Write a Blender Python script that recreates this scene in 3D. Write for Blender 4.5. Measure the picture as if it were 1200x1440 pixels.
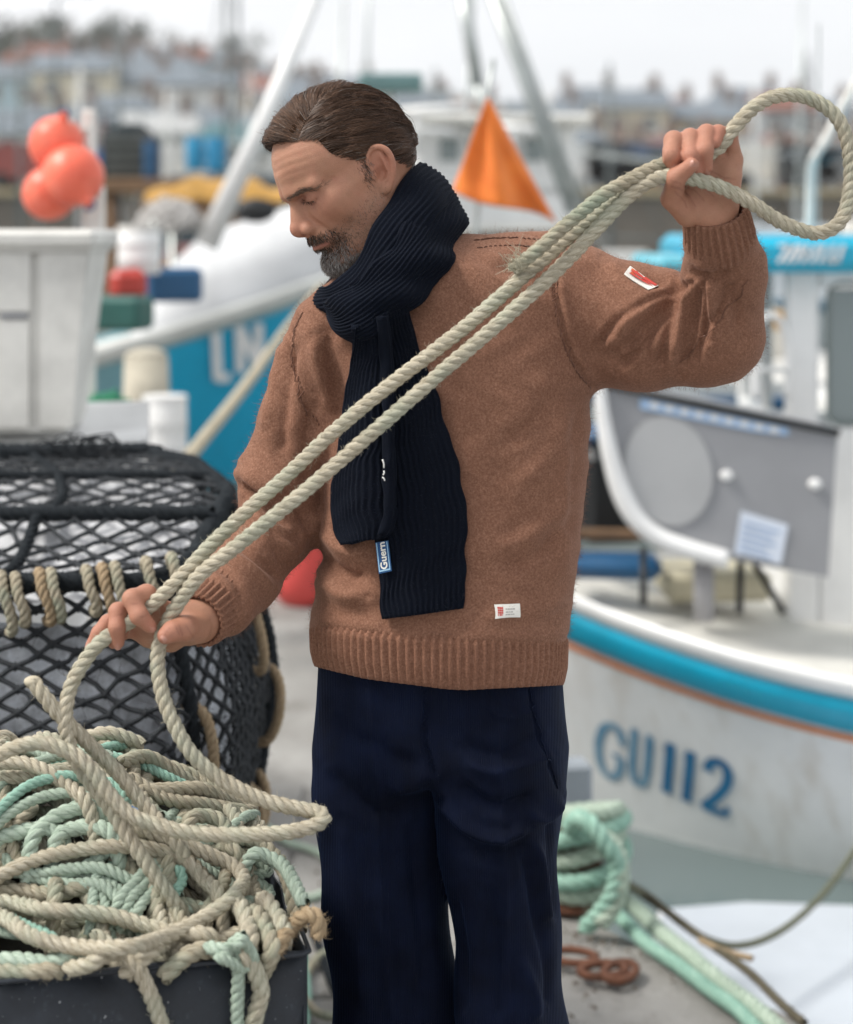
import bpy, math, random
import numpy as np

# ------------------------------------------------------------------ camera, sky, sun, exposure
S = bpy.context.scene
for _o in list(bpy.data.objects):
    bpy.data.objects.remove(_o)
R = math.radians
CAM_Z = 1.652          # eye height of the photographer (m)
FPX = 2500.0           # focal length in photograph pixels (50 mm lens, 1200 px = 24 mm)
HOR = 310.0            # photograph row of the horizon
cam = bpy.data.cameras.new("camera")
camo = bpy.data.objects.new("camera", cam)
S.collection.objects.link(camo)
camo.location = (0, 0, CAM_Z)
camo.rotation_euler = (R(90), 0, 0)
cam.lens = 50
cam.sensor_fit = 'AUTO'
cam.sensor_width = 28.8
cam.shift_y = -(720 - HOR) / 1440.0
cam.clip_start = 0.05
cam.clip_end = 3000
cam.dof.use_dof = True
cam.dof.focus_distance = 2.42
cam.dof.aperture_fstop = 2.0
cam.dof.aperture_blades = 9
S.camera = camo

SUN_EL, SUN_AZ = R(50), R(-75)      # sun behind thin cloud, left of and a little in front of the man
W = bpy.data.worlds.new("World")
S.world = W
W.use_nodes = True
nt = W.node_tree
nt.nodes.clear()
wo = nt.nodes.new("ShaderNodeOutputWorld")
bg = nt.nodes.new("ShaderNodeBackground")
sky = nt.nodes.new("ShaderNodeTexSky")
sky.sky_type = 'NISHITA'
sky.sun_disc = False
sky.sun_elevation = SUN_EL
sky.sun_rotation = SUN_AZ + R(180)
sky.air_density = 1.0
sky.dust_density = 4.0
# overcast: an even layer of cloud over the clear sky, its base a little uneven
tc = nt.nodes.new("ShaderNodeTexCoord")
mp = nt.nodes.new("ShaderNodeMapping")
mp.inputs['Scale'].default_value = (1.2, 1.2, 4.0)
nz = nt.nodes.new("ShaderNodeTexNoise")
nz.inputs['Scale'].default_value = 1.6
nz.inputs['Detail'].default_value = 5
nz.inputs['Roughness'].default_value = 0.5
rp = nt.nodes.new("ShaderNodeValToRGB")
rp.color_ramp.elements[0].position = 0.3
rp.color_ramp.elements[0].color = (9.8, 10.1, 10.5, 1)
rp.color_ramp.elements[1].position = 0.7
rp.color_ramp.elements[1].color = (11.6, 11.7, 11.9, 1)
mx = nt.nodes.new("ShaderNodeMix")
mx.data_type = 'RGBA'
mx.inputs['Factor'].default_value = 0.9
bg.inputs['Strength'].default_value = 0.060
L = nt.links
L.new(tc.outputs['Generated'], mp.inputs['Vector'])
L.new(mp.outputs['Vector'], nz.inputs['Vector'])
L.new(nz.outputs['Fac'], rp.inputs['Fac'])
L.new(sky.outputs['Color'], mx.inputs['A'])
L.new(rp.outputs['Color'], mx.inputs['B'])
L.new(mx.outputs['Result'], bg.inputs['Color'])
L.new(bg.outputs['Background'], wo.inputs['Surface'])

sl = bpy.data.lights.new("sun", 'SUN')
sl.energy = 2.4
sl.angle = R(16)
sl.color = (1.0, 0.96, 0.9)
so = bpy.data.objects.new("sun", sl)
S.collection.objects.link(so)
# light travels from the sun (azimuth measured from the view axis, negative = left) down to the quay
so.rotation_euler = (R(90) - SUN_EL, 0, R(0))
_d = (math.sin(SUN_AZ) * math.cos(SUN_EL), -0.16 * math.cos(SUN_EL), math.sin(SUN_EL))
from mathutils import Vector, Matrix
so.rotation_euler = Vector(_d).to_track_quat('Z', 'Y').to_euler()
sky.sun_rotation = math.atan2(_d[0], _d[1])

S.view_settings.view_transform = 'Standard'
S.view_settings.look = 'None'
S.view_settings.exposure = 0.74
S.view_settings.gamma = 1.0
S.view_settings.use_curve_mapping = False
S.render.engine = 'CYCLES'
S.cycles.use_denoising = True
S.cycles.max_bounces = 6
S.cycles.diffuse_bounces = 3
S.cycles.glossy_bounces = 3
S.cycles.transparent_max_bounces = 6
S.cycles.caustics_reflective = False
S.cycles.caustics_refractive = False
# ------------------------------------------------------------------ helpers
rng = np.random.default_rng(7)
random.seed(7)
A = lambda *v: np.array(v, dtype=float)


def P(px, py, d):
    """Point of the place seen at photograph pixel (px, py) at distance d along the view axis."""
    return A((px - 600) * d / FPX, d, CAM_Z + (HOR - py) * d / FPX)


def Q(px, py, dy=0.0):
    """The same, measured from the plane the man stands in (2.5 m)."""
    return P(px, py, 2.5 + dy)


def link(o):
    S.collection.objects.link(o)
    return o


def tag(o, label=None, cat=None, group=None, kind=None):
    if label: o['label'] = label
    if cat: o['category'] = cat
    if group: o['group'] = group
    if kind: o['kind'] = kind
    return o


def thing(name, label, cat, loc=(0, 0, 0), rz=0.0, group=None):
    o = bpy.data.objects.new(name, None)
    o.empty_display_size = 0.1
    o.location = tuple(loc)
    o.rotation_euler = (0, 0, rz)
    link(o)
    return tag(o, label, cat, group)


def make_mesh(name, v, faces, mats=None, smooth=True, col=None, fmat=None, uv=None):
    """v (N,3) array; faces: list of arrays (M,k), or list of tuples."""
    me = bpy.data.meshes.new(name)
    v = np.asarray(v, dtype=np.float32)
    if isinstance(faces, np.ndarray):
        faces = [faces]
    if len(faces) and isinstance(faces[0], np.ndarray):
        arrs = [f for f in faces if len(f)]
        loops = np.concatenate([f.ravel() for f in arrs]).astype(np.int32)
        tot = np.concatenate([np.full(len(f), f.shape[1]) for f in arrs]).astype(np.int32)
    else:
        loops = np.array([i for f in faces for i in f], dtype=np.int32)
        tot = np.array([len(f) for f in faces], dtype=np.int32)
    st = np.concatenate([[0], np.cumsum(tot)[:-1]]).astype(np.int32)
    me.vertices.add(len(v))
    me.vertices.foreach_set('co', v.ravel())
    me.loops.add(len(loops))
    me.loops.foreach_set('vertex_index', loops)
    me.polygons.add(len(tot))
    me.polygons.foreach_set('loop_start', st)
    me.polygons.foreach_set('loop_total', tot)
    if fmat is not None:
        me.polygons.foreach_set('material_index', np.asarray(fmat, dtype=np.int32))
    me.polygons.foreach_set('use_smooth', np.full(len(tot), bool(smooth)))
    if col is not None:
        at = me.attributes.new('Col', 'FLOAT_COLOR', 'POINT')
        c = np.asarray(col, dtype=np.float32)
        if c.shape[1] == 3:
            c = np.concatenate([c, np.ones((len(c), 1), np.float32)], 1)
        at.data.foreach_set('color', c.ravel())
    if uv is not None:
        at = me.attributes.new('rest', 'FLOAT_VECTOR', 'POINT')
        at.data.foreach_set('vector', np.asarray(uv, dtype=np.float32).ravel())
    if mats is not None:
        for m in (mats if isinstance(mats, (list, tuple)) else [mats]):
            me.materials.append(m)
    me.update(calc_edges=True)
    me.validate()
    return me


def obj(name, me, parent=None, loc=None):
    o = bpy.data.objects.new(name, me)
    link(o)
    if parent is not None:
        o.parent = parent
        if loc is None and parent.type == 'EMPTY':       # mesh built in world space under a placed thing
            pl = Matrix.Translation(parent.location) @ parent.rotation_euler.to_matrix().to_4x4()
            o.matrix_parent_inverse = pl.inverted()
    if loc is not None:
        o.location = tuple(loc)
    return o


class MB:
    """Collects shapes for one mesh."""

    def __init__(s):
        s.v, s.f, s.m, s.n, s.c = [], [], [], 0, []

    def add(s, v, faces, m=0, col=None):
        v = np.asarray(v, float)
        s.v.append(v)
        for f in faces:
            s.f.append(tuple(int(i) + s.n for i in f))
            s.m.append(m)
        s.c.append(np.tile(np.asarray(col if col is not None else (1, 1, 1), float), (len(v), 1)) if np.ndim(col) < 2 else col)
        s.n += len(v)
        return s

    def box(s, c, size, rz=0.0, m=0, bev=0.0, rot=None, taper=None, col=None):
        hx, hy, hz = [q / 2 for q in size]
        if bev > 0:
            b = min(bev, hx * .9, hy * .9, hz * .9)
            v, f = [], []
            # chamfered box: 24 vertices
            idx = {}
            for sx in (-1, 1):
                for sy in (-1, 1):
                    for sz in (-1, 1):
                        for ax in range(3):
                            p = [sx * (hx - b), sy * (hy - b), sz * (hz - b)]
                            p[ax] = (sx * hx, sy * hy, sz * hz)[ax]
                            idx[(sx, sy, sz, ax)] = len(v)
                            v.append(p)
            for ax in range(3):
                o1, o2 = [(1, 2), (2, 0), (0, 1)][ax]
                for sg in (-1, 1):
                    q = []
                    for a1, a2 in ((-1, -1), (1, -1), (1, 1), (-1, 1)):
                        k = [0, 0, 0]
                        k[ax] = sg; k[o1] = a1; k[o2] = a2
                        q.append(idx[(k[0], k[1], k[2], ax)])
                    f.append(q if sg > 0 else q[::-1])
            for ax in range(3):
                o1, o2 = [(1, 2), (2, 0), (0, 1)][ax]
                for a1 in (-1, 1):
                    for a2 in (-1, 1):
                        k0 = [0, 0, 0]; k1 = [0, 0, 0]
                        k0[ax] = -1; k1[ax] = 1
                        for k in (k0, k1):
                            k[o1] = a1; k[o2] = a2
                        q = [idx[(*k0, o1)], idx[(*k1, o1)], idx[(*k1, o2)], idx[(*k0, o2)]]
                        f.append(q if a1 * a2 < 0 else q[::-1])
            for sx in (-1, 1):
                for sy in (-1, 1):
                    for sz in (-1, 1):
                        q = [idx[(sx, sy, sz, a)] for a in range(3)]
                        f.append(q if sx * sy * sz > 0 else q[::-1])
            v = np.array(v)
        else:
            v = np.array([(sx * hx, sy * hy, sz * hz) for sz in (-1, 1) for sx, sy in ((-1, -1), (1, -1), (1, 1), (-1, 1))], float)
            f = [(3, 2, 1, 0), (4, 5, 6, 7), (0, 1, 5, 4), (1, 2, 6, 5), (2, 3, 7, 6), (3, 0, 4, 7)]
        if taper is not None:
            t = (v[:, 2:3] / hz + 1) / 2
            v[:, :2] *= 1 + (taper - 1) * t
        if rot is not None:
            v = v @ np.array(rot).T
        elif rz:
            cs, sn = math.cos(rz), math.sin(rz)
            v = v @ np.array([[cs, sn, 0], [-sn, cs, 0], [0, 0, 1]])
        return s.add(v + np.array(c), f, m, col)

    def tube(s, pts, r, n=8, m=0, cap=True, col=None, closed=False):
        v, f = tube_arrays(np.asarray(pts, float), r, n, closed)
        f = [tuple(q) for q in f]
        if cap and not closed:
            k = len(pts)
            f.append(tuple(range(n))[::-1])
            f.append(tuple(range((k - 1) * n, k * n)))
        return s.add(v, f, m, col)

    def prism(s, outline, d0, d1, m=0):
        """outline: list of 3-D points; extruded along vector d1 after offset d0."""
        o = np.asarray(outline, float)
        d0, d1 = np.asarray(d0, float), np.asarray(d1, float)
        n = len(o)
        v = np.concatenate([o + d0, o + d1])
        f = [tuple(range(n))[::-1], tuple(range(n, 2 * n))]
        f += [(i, (i + 1) % n, n + (i + 1) % n, n + i) for i in range(n)]
        return s.add(v, f, m)

    def sphere(s, c, r, nu=16, nv=10, m=0, sc=(1, 1, 1), rot=None):
        u = np.linspace(0, 2 * np.pi, nu, endpoint=False)
        w = np.linspace(0, np.pi, nv + 1)
        v = [(0, 0, 1)]
        for t in w[1:-1]:
            for a in u:
                v.append((math.sin(t) * math.cos(a), math.sin(t) * math.sin(a), math.cos(t)))
        v.append((0, 0, -1))
        f = [(0, 1 + i, 1 + (i + 1) % nu) for i in range(nu)]
        for j in range(nv - 2):
            for i in range(nu):
                a, b = 1 + j * nu + i, 1 + j * nu + (i + 1) % nu
                f.append((a, a + nu, b + nu, b))
        e = len(v) - 1
        f += [(e, 1 + (nv - 2) * nu + (i + 1) % nu, 1 + (nv - 2) * nu + i) for i in range(nu)]
        v = np.array(v) * r * np.array(sc)
        if rot is not None:
            v = v @ np.array(rot).T
        return s.add(v + np.array(c), f, m)

    def mesh(s, name, mats, smooth=False):
        return make_mesh(name, np.concatenate(s.v), s.f, mats, smooth, np.concatenate(s.c), s.m)

    def build(s, name, mats, parent=None, smooth=False, loc=None):
        return obj(name, s.mesh(name, mats, smooth), parent, loc)


def frames(p, closed=False):
    t = np.gradient(p, axis=0) if not closed else (np.roll(p, -1, 0) - np.roll(p, 1, 0))
    t /= np.linalg.norm(t, axis=1, keepdims=True) + 1e-12
    up = A(0, 0, 1) if abs(t[0][2]) < .9 else A(1, 0, 0)
    n = np.zeros_like(p)
    x = np.cross(up, t[0]); x /= np.linalg.norm(x)
    n[0] = x
    for i in range(1, len(p)):
        x = n[i - 1] - t[i] * np.dot(n[i - 1], t[i])
        n[i] = x / (np.linalg.norm(x) + 1e-12)
    return t, n, np.cross(t, n)


def tube_arrays(p, r, n=8, closed=False):
    t, a, b = frames(p, closed)
    r = np.broadcast_to(np.asarray(r, float), (len(p),))
    th = np.linspace(0, 2 * np.pi, n, endpoint=False)
    v = p[:, None] + r[:, None, None] * (np.cos(th)[None, :, None] * a[:, None] + np.sin(th)[None, :, None] * b[:, None])
    k = len(p)
    i = np.arange(k - 1 if not closed else k)[:, None]
    j = np.arange(n)[None]
    i2 = (i + 1) % k
    q = np.stack([i * n + j, i * n + (j + 1) % n, i2 * n + (j + 1) % n, i2 * n + j], -1).reshape(-1, 4)
    return v.reshape(-1, 3), q


def spline(pts, n=200, step=None, closed=False):
    """Centripetal-ish Catmull-Rom through pts, resampled evenly."""
    p = np.asarray(pts, float)
    if closed:
        e = np.concatenate([p[-1:], p, p[:2]])
    else:
        e = np.concatenate([2 * p[:1] - p[1:2], p, 2 * p[-1:] - p[-2:-1]])
    out = []
    for i in range(1, len(e) - 2):
        u = np.linspace(0, 1, 24, endpoint=False)[:, None]
        a, b, c, d = e[i - 1], e[i], e[i + 1], e[i + 2]
        out.append(.5 * (2 * b + (c - a) * u + (2 * a - 5 * b + 4 * c - d) * u ** 2 + (3 * b - a - 3 * c + d) * u ** 3))
    if not closed:
        out.append(e[-2][None])
    o = np.concatenate(out)
    if closed:
        o = np.concatenate([o, o[:1]])
    s = np.concatenate([[0], np.cumsum(np.linalg.norm(np.diff(o, axis=0), axis=1))])
    if step:
        n = max(4, int(s[-1] / step) + 1)
    w = np.linspace(0, s[-1], n + (1 if closed else 0))
    r = np.stack([np.interp(w, s, o[:, k]) for k in range(o.shape[1])], 1)
    return r[:-1] if closed else r


# ---- signed distance modelling with sparse surface nets
def nrm(v): return np.sqrt((v * v).sum(-1))
def sph(p, c, r): return nrm(p - np.asarray(c, float)) - r


def ell(p, c, r):
    q = p - np.asarray(c, float)
    r = np.asarray(r, float)
    k0 = nrm(q / r); k1 = nrm(q / (r * r)) + 1e-9
    return k0 * (k0 - 1) / k1


def rc(p, a, b, ra, rb):
    a = np.asarray(a, float); b = np.asarray(b, float)
    d = b - a
    t = np.clip(((p - a) @ d) / (d @ d + 1e-12), 0, 1)
    return nrm(p - a - t[:, None] * d) - (ra + (rb - ra) * t)


def chain(p, pts, rs, k=0.004):
    d = None
    for i in range(len(pts) - 1):
        e = rc(p, pts[i], pts[i + 1], rs[i], rs[i + 1])
        d = e if d is None else smin(d, e, k)
    return d


def smin(a, b, k):
    h = np.maximum(k - np.abs(a - b), 0) / k
    return np.minimum(a, b) - h * h * k * .25


def smax(a, b, k): return -smin(-a, -b, k)


def near(f, lo, hi):
    """Evaluate f only inside a box; outside give the distance to the box."""
    lo, hi = np.asarray(lo, float), np.asarray(hi, float)
    def g(p):
        q = np.maximum(np.maximum(lo - p, p - hi), 0)
        d = nrm(q) + .02
        m = (q == 0).all(1)
        if m.any():
            d[m] = f(p[m])
        return d
    return g


def mesh_sdf(f, lo, hi, h, B=8, slack=1.6):
    lo = np.asarray(lo, float); hi = np.asarray(hi, float)
    nb = np.ceil((hi - lo) / (h * B)).astype(int)
    g = np.stack(np.meshgrid(*[np.arange(n) for n in nb], indexing='ij'), -1).reshape(-1, 3)

    def ev(p):
        o = np.empty(len(p))
        for i in range(0, len(p), 120000):
            o[i:i + 120000] = f(p[i:i + 120000])
        return o
    val = ev(lo + (g + .5) * B * h)
    g = g[np.abs(val) < slack * .866 * B * h + h]
    C = np.stack(np.meshgrid(*[np.arange(B + 1)] * 3, indexing='ij'), -1).reshape(-1, 3)
    pts = (lo + (g[:, None] * B + C[None]) * h).reshape(-1, 3)
    V = ev(pts).reshape(len(g), B + 1, B + 1, B + 1)
    I = V < 0
    ok = ~(I.all((1, 2, 3)) | (~I).all((1, 2, 3)))
    g, V, I = g[ok], V[ok], I[ok]
    cs = [(a, b, c) for a in (0, 1) for b in (0, 1) for c in (0, 1)]
    sub = lambda X, o: X[:, o[0]:o[0] + B, o[1]:o[1] + B, o[2]:o[2] + B]
    cnt = sum(sub(I, o).astype(np.int8) for o in cs)
    m, i, j, k = np.nonzero((cnt > 0) & (cnt < 8))
    cell = g[m] * B + np.stack([i, j, k], 1)
    cv = np.stack([V[m, i + o[0], j + o[1], k + o[2]] for o in cs], 1)
    acc = np.zeros((len(m), 3)); n = np.zeros(len(m))
    for x in range(8):
        for y in range(x + 1, 8):
            ca, cb = A(*cs[x]), A(*cs[y])
            if np.abs(ca - cb).sum() != 1:
                continue
            va, vb = cv[:, x], cv[:, y]
            cr = (va < 0) != (vb < 0)
            t = np.where(cr, va / np.where(cr, va - vb, 1), 0)
            acc += cr[:, None] * (ca + (cb - ca) * t[:, None])
            n += cr
    vert = lo + (cell + acc / n[:, None]) * h
    N = nb * B + 2
    gid = lambda c: ((c[:, 0] + 1) * N[1] + c[:, 1] + 1) * N[2] + c[:, 2] + 1
    ids = gid(cell)
    o = np.argsort(ids)
    ids, vert = ids[o], vert[o]
    quads = []
    for ax in range(3):
        e = [0, 0, 0]; e[ax] = 1
        a = I[:, :B, :B, :B]
        b = I[:, e[0]:e[0] + B, e[1]:e[1] + B, e[2]:e[2] + B]
        m, i, j, k = np.nonzero(a != b)
        c = g[m] * B + np.stack([i, j, k], 1)
        sgn = a[m, i, j, k]
        e1 = np.zeros(3, int); e2 = np.zeros(3, int)
        e1[(ax + 1) % 3] = 1; e2[(ax + 2) % 3] = 1
        fi = []
        good = np.ones(len(c), bool)
        for dd in (0 * e1, e1, e1 + e2, e2):
            q = gid(c - dd)
            s = np.clip(np.searchsorted(ids, q), 0, len(ids) - 1)
            good &= ids[s] == q
            fi.append(s)
        fi = np.stack(fi, 1)
        fi = np.where(sgn[:, None], fi, fi[:, ::-1])
        quads.append(fi[good])
    return vert, np.concatenate(quads)


def vnormals(v, q):
    n = np.zeros_like(v)
    fn = np.cross(v[q[:, 2]] - v[q[:, 0]], v[q[:, 3]] - v[q[:, 1]])
    for k in range(4):
        for ax in range(3):
            n[:, ax] += np.bincount(q[:, k], fn[:, ax], len(v))
    return n / (nrm(n)[:, None] + 1e-12)


def smooth_v(v, q, it=1, f=.5):
    for _ in range(it):
        acc = np.zeros_like(v); cnt = np.zeros(len(v))
        for a, b in ((0, 1), (1, 2), (2, 3), (3, 0)):
            for ax in range(3):
                acc[:, ax] += np.bincount(q[:, a], v[q[:, b], ax], len(v)) + np.bincount(q[:, b], v[q[:, a], ax], len(v))
            cnt += np.bincount(q[:, a], minlength=len(v)) + np.bincount(q[:, b], minlength=len(v))
        v = v + f * (acc / np.maximum(cnt, 1)[:, None] - v)
    return v


def strands(roots, path, r0, r1, col=None):
    """path (N,K,3): N strands of K points -> thin three-sided tubes."""
    N, K, _ = path.shape
    t = np.gradient(path, axis=1)
    t /= nrm(t)[..., None] + 1e-9
    up = A(.3, .5, .8)
    a = np.cross(t, up); a /= nrm(a)[..., None] + 1e-9
    b = np.cross(t, a)
    r = np.linspace(1, 0, K)[None, :, None] * (r0 - r1) + r1
    if np.ndim(r0) > 0 or np.ndim(r1) > 0:
        r = r1 + (np.asarray(r0)[:, None, None] - r1) * np.linspace(1, 0, K)[None, :, None]
    vs = []
    for ang in (0, 2.094, 4.189):
        vs.append(path + r * (math.cos(ang) * a + math.sin(ang) * b))
    v = np.stack(vs, 2).reshape(-1, 3)            # N,K,3sides
    base = (np.arange(N)[:, None, None] * K + np.arange(K - 1)[None, :, None]) * 3
    j = np.arange(3)[None, None]
    q = np.stack([base + j, base + (j + 1) % 3, base + 3 + (j + 1) % 3, base + 3 + j], -1).reshape(-1, 4)
    c = None if col is None else np.repeat(col, K * 3, axis=0)
    return v, q, c


# ---- materials
class NT:
    def __init__(s, name):
        s.m = bpy.data.materials.new(name)
        s.m.use_nodes = True
        s.t = s.m.node_tree
        s.b = s.t.nodes['Principled BSDF']
        s.out = s.t.nodes['Material Output']
        s._co = None

    def n(s, ty, **kw):
        x = s.t.nodes.new('ShaderNode' + ty)
        for k, v in kw.items():
            if k in x.inputs.keys() if hasattr(x.inputs, 'keys') else False:
                x.inputs[k].default_value = v
            else:
                setattr(x, k, v)
        return x

    def l(s, a, b): s.t.links.new(a, b)

    def co(s, kind='Object'):
        if s._co is None:
            s._co = s.t.nodes.new('ShaderNodeTexCoord')
        return s._co.outputs[kind]

    def noise(s, scale, detail=4, rough=.55, vec=None, stretch=None):
        x = s.t.nodes.new('ShaderNodeTexNoise')
        x.inputs['Scale'].default_value = scale
        x.inputs['Detail'].default_value = detail
        x.inputs['Roughness'].default_value = rough
        v = vec if vec is not None else s.co()
        if stretch:
            mp = s.t.nodes.new('ShaderNodeMapping')
            mp.inputs['Scale'].default_value = stretch
            s.l(v, mp.inputs['Vector']); v = mp.outputs['Vector']
        s.l(v, x.inputs['Vector'])
        return x.outputs['Fac']

    def ramp(s, fac, stops):
        x = s.t.nodes.new('ShaderNodeValToRGB')
        cr = x.color_ramp
        while len(cr.elements) < len(stops):
            cr.elements.new(.5)
        for e, (p, c) in zip(cr.elements, stops):
            e.position = p
            e.color = (*c, 1) if len(c) == 3 else c
        s.l(fac, x.inputs['Fac'])
        return x.outputs['Color']

    def mix(s, fac, a, b, mode='MIX'):
        x = s.t.nodes.new('ShaderNodeMix')
        x.data_type = 'RGBA'; x.blend_type = mode
        for sock, val in ((x.inputs['Factor'], fac), (x.inputs[6], a), (x.inputs[7], b)):
            if hasattr(val, 'is_output'):
                s.l(val, sock)
            elif isinstance(val, (int, float)):
                sock.default_value = val
            else:
                sock.default_value = (*val, 1) if len(val) == 3 else val
        return x.outputs[2]

    def attr(s, name='Col'):
        x = s.t.nodes.new('ShaderNodeAttribute')
        x.attribute_name = name
        return x

    def bump(s, h, strength=.3, dist=.002, normal=None):
        x = s.t.nodes.new('ShaderNodeBump')
        x.inputs['Strength'].default_value = strength
        x.inputs['Distance'].default_value = dist
        s.l(h, x.inputs['Height'])
        if normal is not None:
            s.l(normal, x.inputs['Normal'])
        s.l(x.outputs['Normal'], s.b.inputs['Normal'])
        return x.outputs['Normal']

    def set(s, **kw):
        nm = dict(base='Base Color', rough='Roughness', metal='Metallic', spec='Specular IOR Level', sheen='Sheen Weight',
                  sheen_r='Sheen Roughness', sheen_t='Sheen Tint', sss='Subsurface Weight', sss_r='Subsurface Radius',
                  sss_s='Subsurface Scale', trans='Transmission Weight', coat='Coat Weight', coat_r='Coat Roughness', alpha='Alpha', ior='IOR')
        for k, v in kw.items():
            sock = s.b.inputs[nm[k]]
            if hasattr(v, 'is_output'):
                s.l(v, sock)
            elif isinstance(v, (tuple, list)) and len(v) == 3 and sock.type == 'RGBA':
                sock.default_value = (*v, 1)
            else:
                sock.default_value = v
        return s


_paint = {}


def paint(c, rough=.45, dirt=.25, scale=6, name='paint', metal=0.0, bump=.0):
    """Painted or plain surface with uneven tone and wear."""
    key = (tuple(c), rough, dirt, scale, name, metal, bump)
    if key in _paint:
        return _paint[key]
    k = NT(name)
    n1 = k.noise(scale, 6, .65)
    n2 = k.noise(scale * 7, 4, .6)
    d = tuple(q * (1 - dirt) for q in c)
    lt = tuple(min(1, q * (1 + dirt * .25)) for q in c)
    col = k.ramp(n1, [(.3, d), (.62, lt)])
    col = k.mix(k.ramp(n2, [(.55, (0, 0, 0)), (.8, (dirt, dirt, dirt))]), col, tuple(q * .55 + .03 for q in c))
    k.set(base=col, metal=metal, rough=k.ramp(n2, [(.3, (rough * .8,) * 3), (.7, (min(1, rough * 1.25),) * 3)]))
    if bump:
        k.bump(n2, bump, .004)
    _paint[key] = k.m
    return k.m
# ------------------------------------------------------------------ the place: water, quay
WZ = -.42
k = NT('harbour_water')
n1 = k.noise(1.6, 4, .6, k.co('Object'), (1, .45, 1)); n2 = k.noise(.25, 3, .5)
k.set(base=k.ramp(n2, [(.3, (.10, .14, .14)), (.7, (.16, .20, .20))]), rough=.08, spec=.5)
k.bump(n1, .25, .05)
mb = MB(); mb.add([(-90, 3.0, WZ), (90, 3.0, WZ), (90, 57, WZ), (-90, 57, WZ)], [(0, 1, 2, 3)])
tag(mb.build('water', k.m), kind='structure')
mb = MB(); mb.add([(-275, -9, -2.4), (275, -9, -2.4), (275, 336, -2.4), (-275, 336, -2.4)], [(0, 1, 2, 3)])
tag(mb.build('ground', paint((.10, .10, .09), .9, .3, .5, 'harbour_bed')), kind='structure')

k = NT('quay_concrete')
n1 = k.noise(1.7, 6, .65); n2 = k.noise(22, 5, .7); n3 = k.noise(140, 3, .6); n4 = k.noise(5, 5, .7)
col = k.ramp(n1, [(.3, (.22, .212, .198)), (.7, (.36, .352, .335))])
col = k.mix(k.ramp(n4, [(.52, (0, 0, 0)), (.7, (.55, .55, .55))]), col, (.17, .158, .142))
col = k.mix(k.ramp(n2, [(.55, (0, 0, 0)), (.75, (.5, .5, .5))]), col, (.135, .125, .115))
col = k.mix(k.ramp(n3, [(.62, (0, 0, 0)), (.72, (.6, .6, .6))]), col, (.46, .445, .42))
k.set(base=col, rough=.9, spec=.2)
k.bump(k.mix(.5, n2, n3), .9, .009)
M_conc = k.m
QP = [(-9, -3), (3.4, -3), (2.2, 1.76), (.40, 4.20), (.18, 4.75), (-.12, 6.2), (-.22, 8.6), (-9, 8.6)]
# white slab added in place of bright, reflecting water along the quay
fl_ = [(.52, 4.36), (2.32, 1.9), (4.6, 2.6), (4.6, 5.0), (.95, 5.30), (.70, 5.25)]
fo_ = bpy.data.objects.new('bright_water_slab', None); S.collection.objects.link(fo_); fo_.location = (1.9, 4.0, WZ)
tag(fo_, 'flat white slab added for the bright water between the quay edge and the boat', 'bright_water_slab')
m_ = MB(); m_.prism([(x, y, WZ - .2) for x, y in fl_], (0, 0, 0), (0, 0, .24)); m_.build('slab_body', paint((.54, .58, .63), .4, .12, 1.6, 'bright_water_white'), fo_)
m_ = MB(); m_.tube([(x, y, WZ + .02) for x, y in fl_], .02, 8, closed=True); m_.build('slab_edge', paint((.70, .71, .72), .45, .1, 3, 'slab_edge_white'), fo_, True)
mb = MB()
n = len(QP)
top = [(x, y, -.012) for x, y in QP]; bot = [(x, y, -2.2) for x, y in QP]
mb.add(top + bot, [tuple(range(n))] + [(i, i + n, (i + 1) % n + n, (i + 1) % n) for i in range(n)])
quay = tag(mb.build('quay', M_conc), kind='structure')
# cast slabs laid over it, their joints open
def clip_poly(poly, inside):
    out = []
    for (ax, ay), (bx, by) in zip(poly, poly[1:] + poly[:1]):
        ia, ib = inside(ax, ay), inside(bx, by)
        if ia >= 0: out.append((ax, ay))
        if (ia >= 0) != (ib >= 0):
            t = ia / (ia - ib); out.append((ax + (bx - ax) * t, ay + (by - ay) * t))
    return out
edges = [((3.4, -3), (2.2, 1.76)), ((2.2, 1.76), (.40, 4.20)), ((.40, 4.20), (.18, 4.75)), ((.18, 4.75), (-.12, 6.2)), ((-.12, 6.2), (-.22, 8.6)), ((-.22, 8.6), (-9, 8.6))]
for ix in range(-4, 3):
    for iy in range(0, 6):
        x0, y0 = ix * 1.3 - .35, iy * 1.62 + .55
        poly = [(x0 + .008, y0 + .008), (x0 + 1.292, y0 + .008), (x0 + 1.292, y0 + 1.612), (x0 + .008, y0 + 1.612)]
        for (ax, ay), (bx, by) in edges:
            poly = clip_poly(poly, lambda x, y: (bx - ax) * (y - ay) - (by - ay) * (x - ax) - .012 * math.hypot(bx - ax, by - ay))
            if len(poly) < 3: break
        if len(poly) < 3 or y0 < 2.2: continue
        h = -.002 + .004 * random.random()
        ins = [(x * .994 + .006 * sum(p[0] for p in poly) / len(poly), y * .994 + .006 * sum(p[1] for p in poly) / len(poly)) for x, y in poly]
        m = len(poly)
        mb = MB()
        mb.add([(x, y, -.05) for x, y in poly] + [(x, y, h - .006) for x, y in poly] + [(x, y, h) for x, y in ins],
               [(i, (i + 1) % m, (i + 1) % m + m, i + m) for i in range(m)] + [(i + m, (i + 1) % m + m, (i + 1) % m + 2 * m, i + 2 * m) for i in range(m)] + [tuple(range(2 * m, 3 * m))])
        mb.build('concrete_slab', M_conc, quay)
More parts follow.
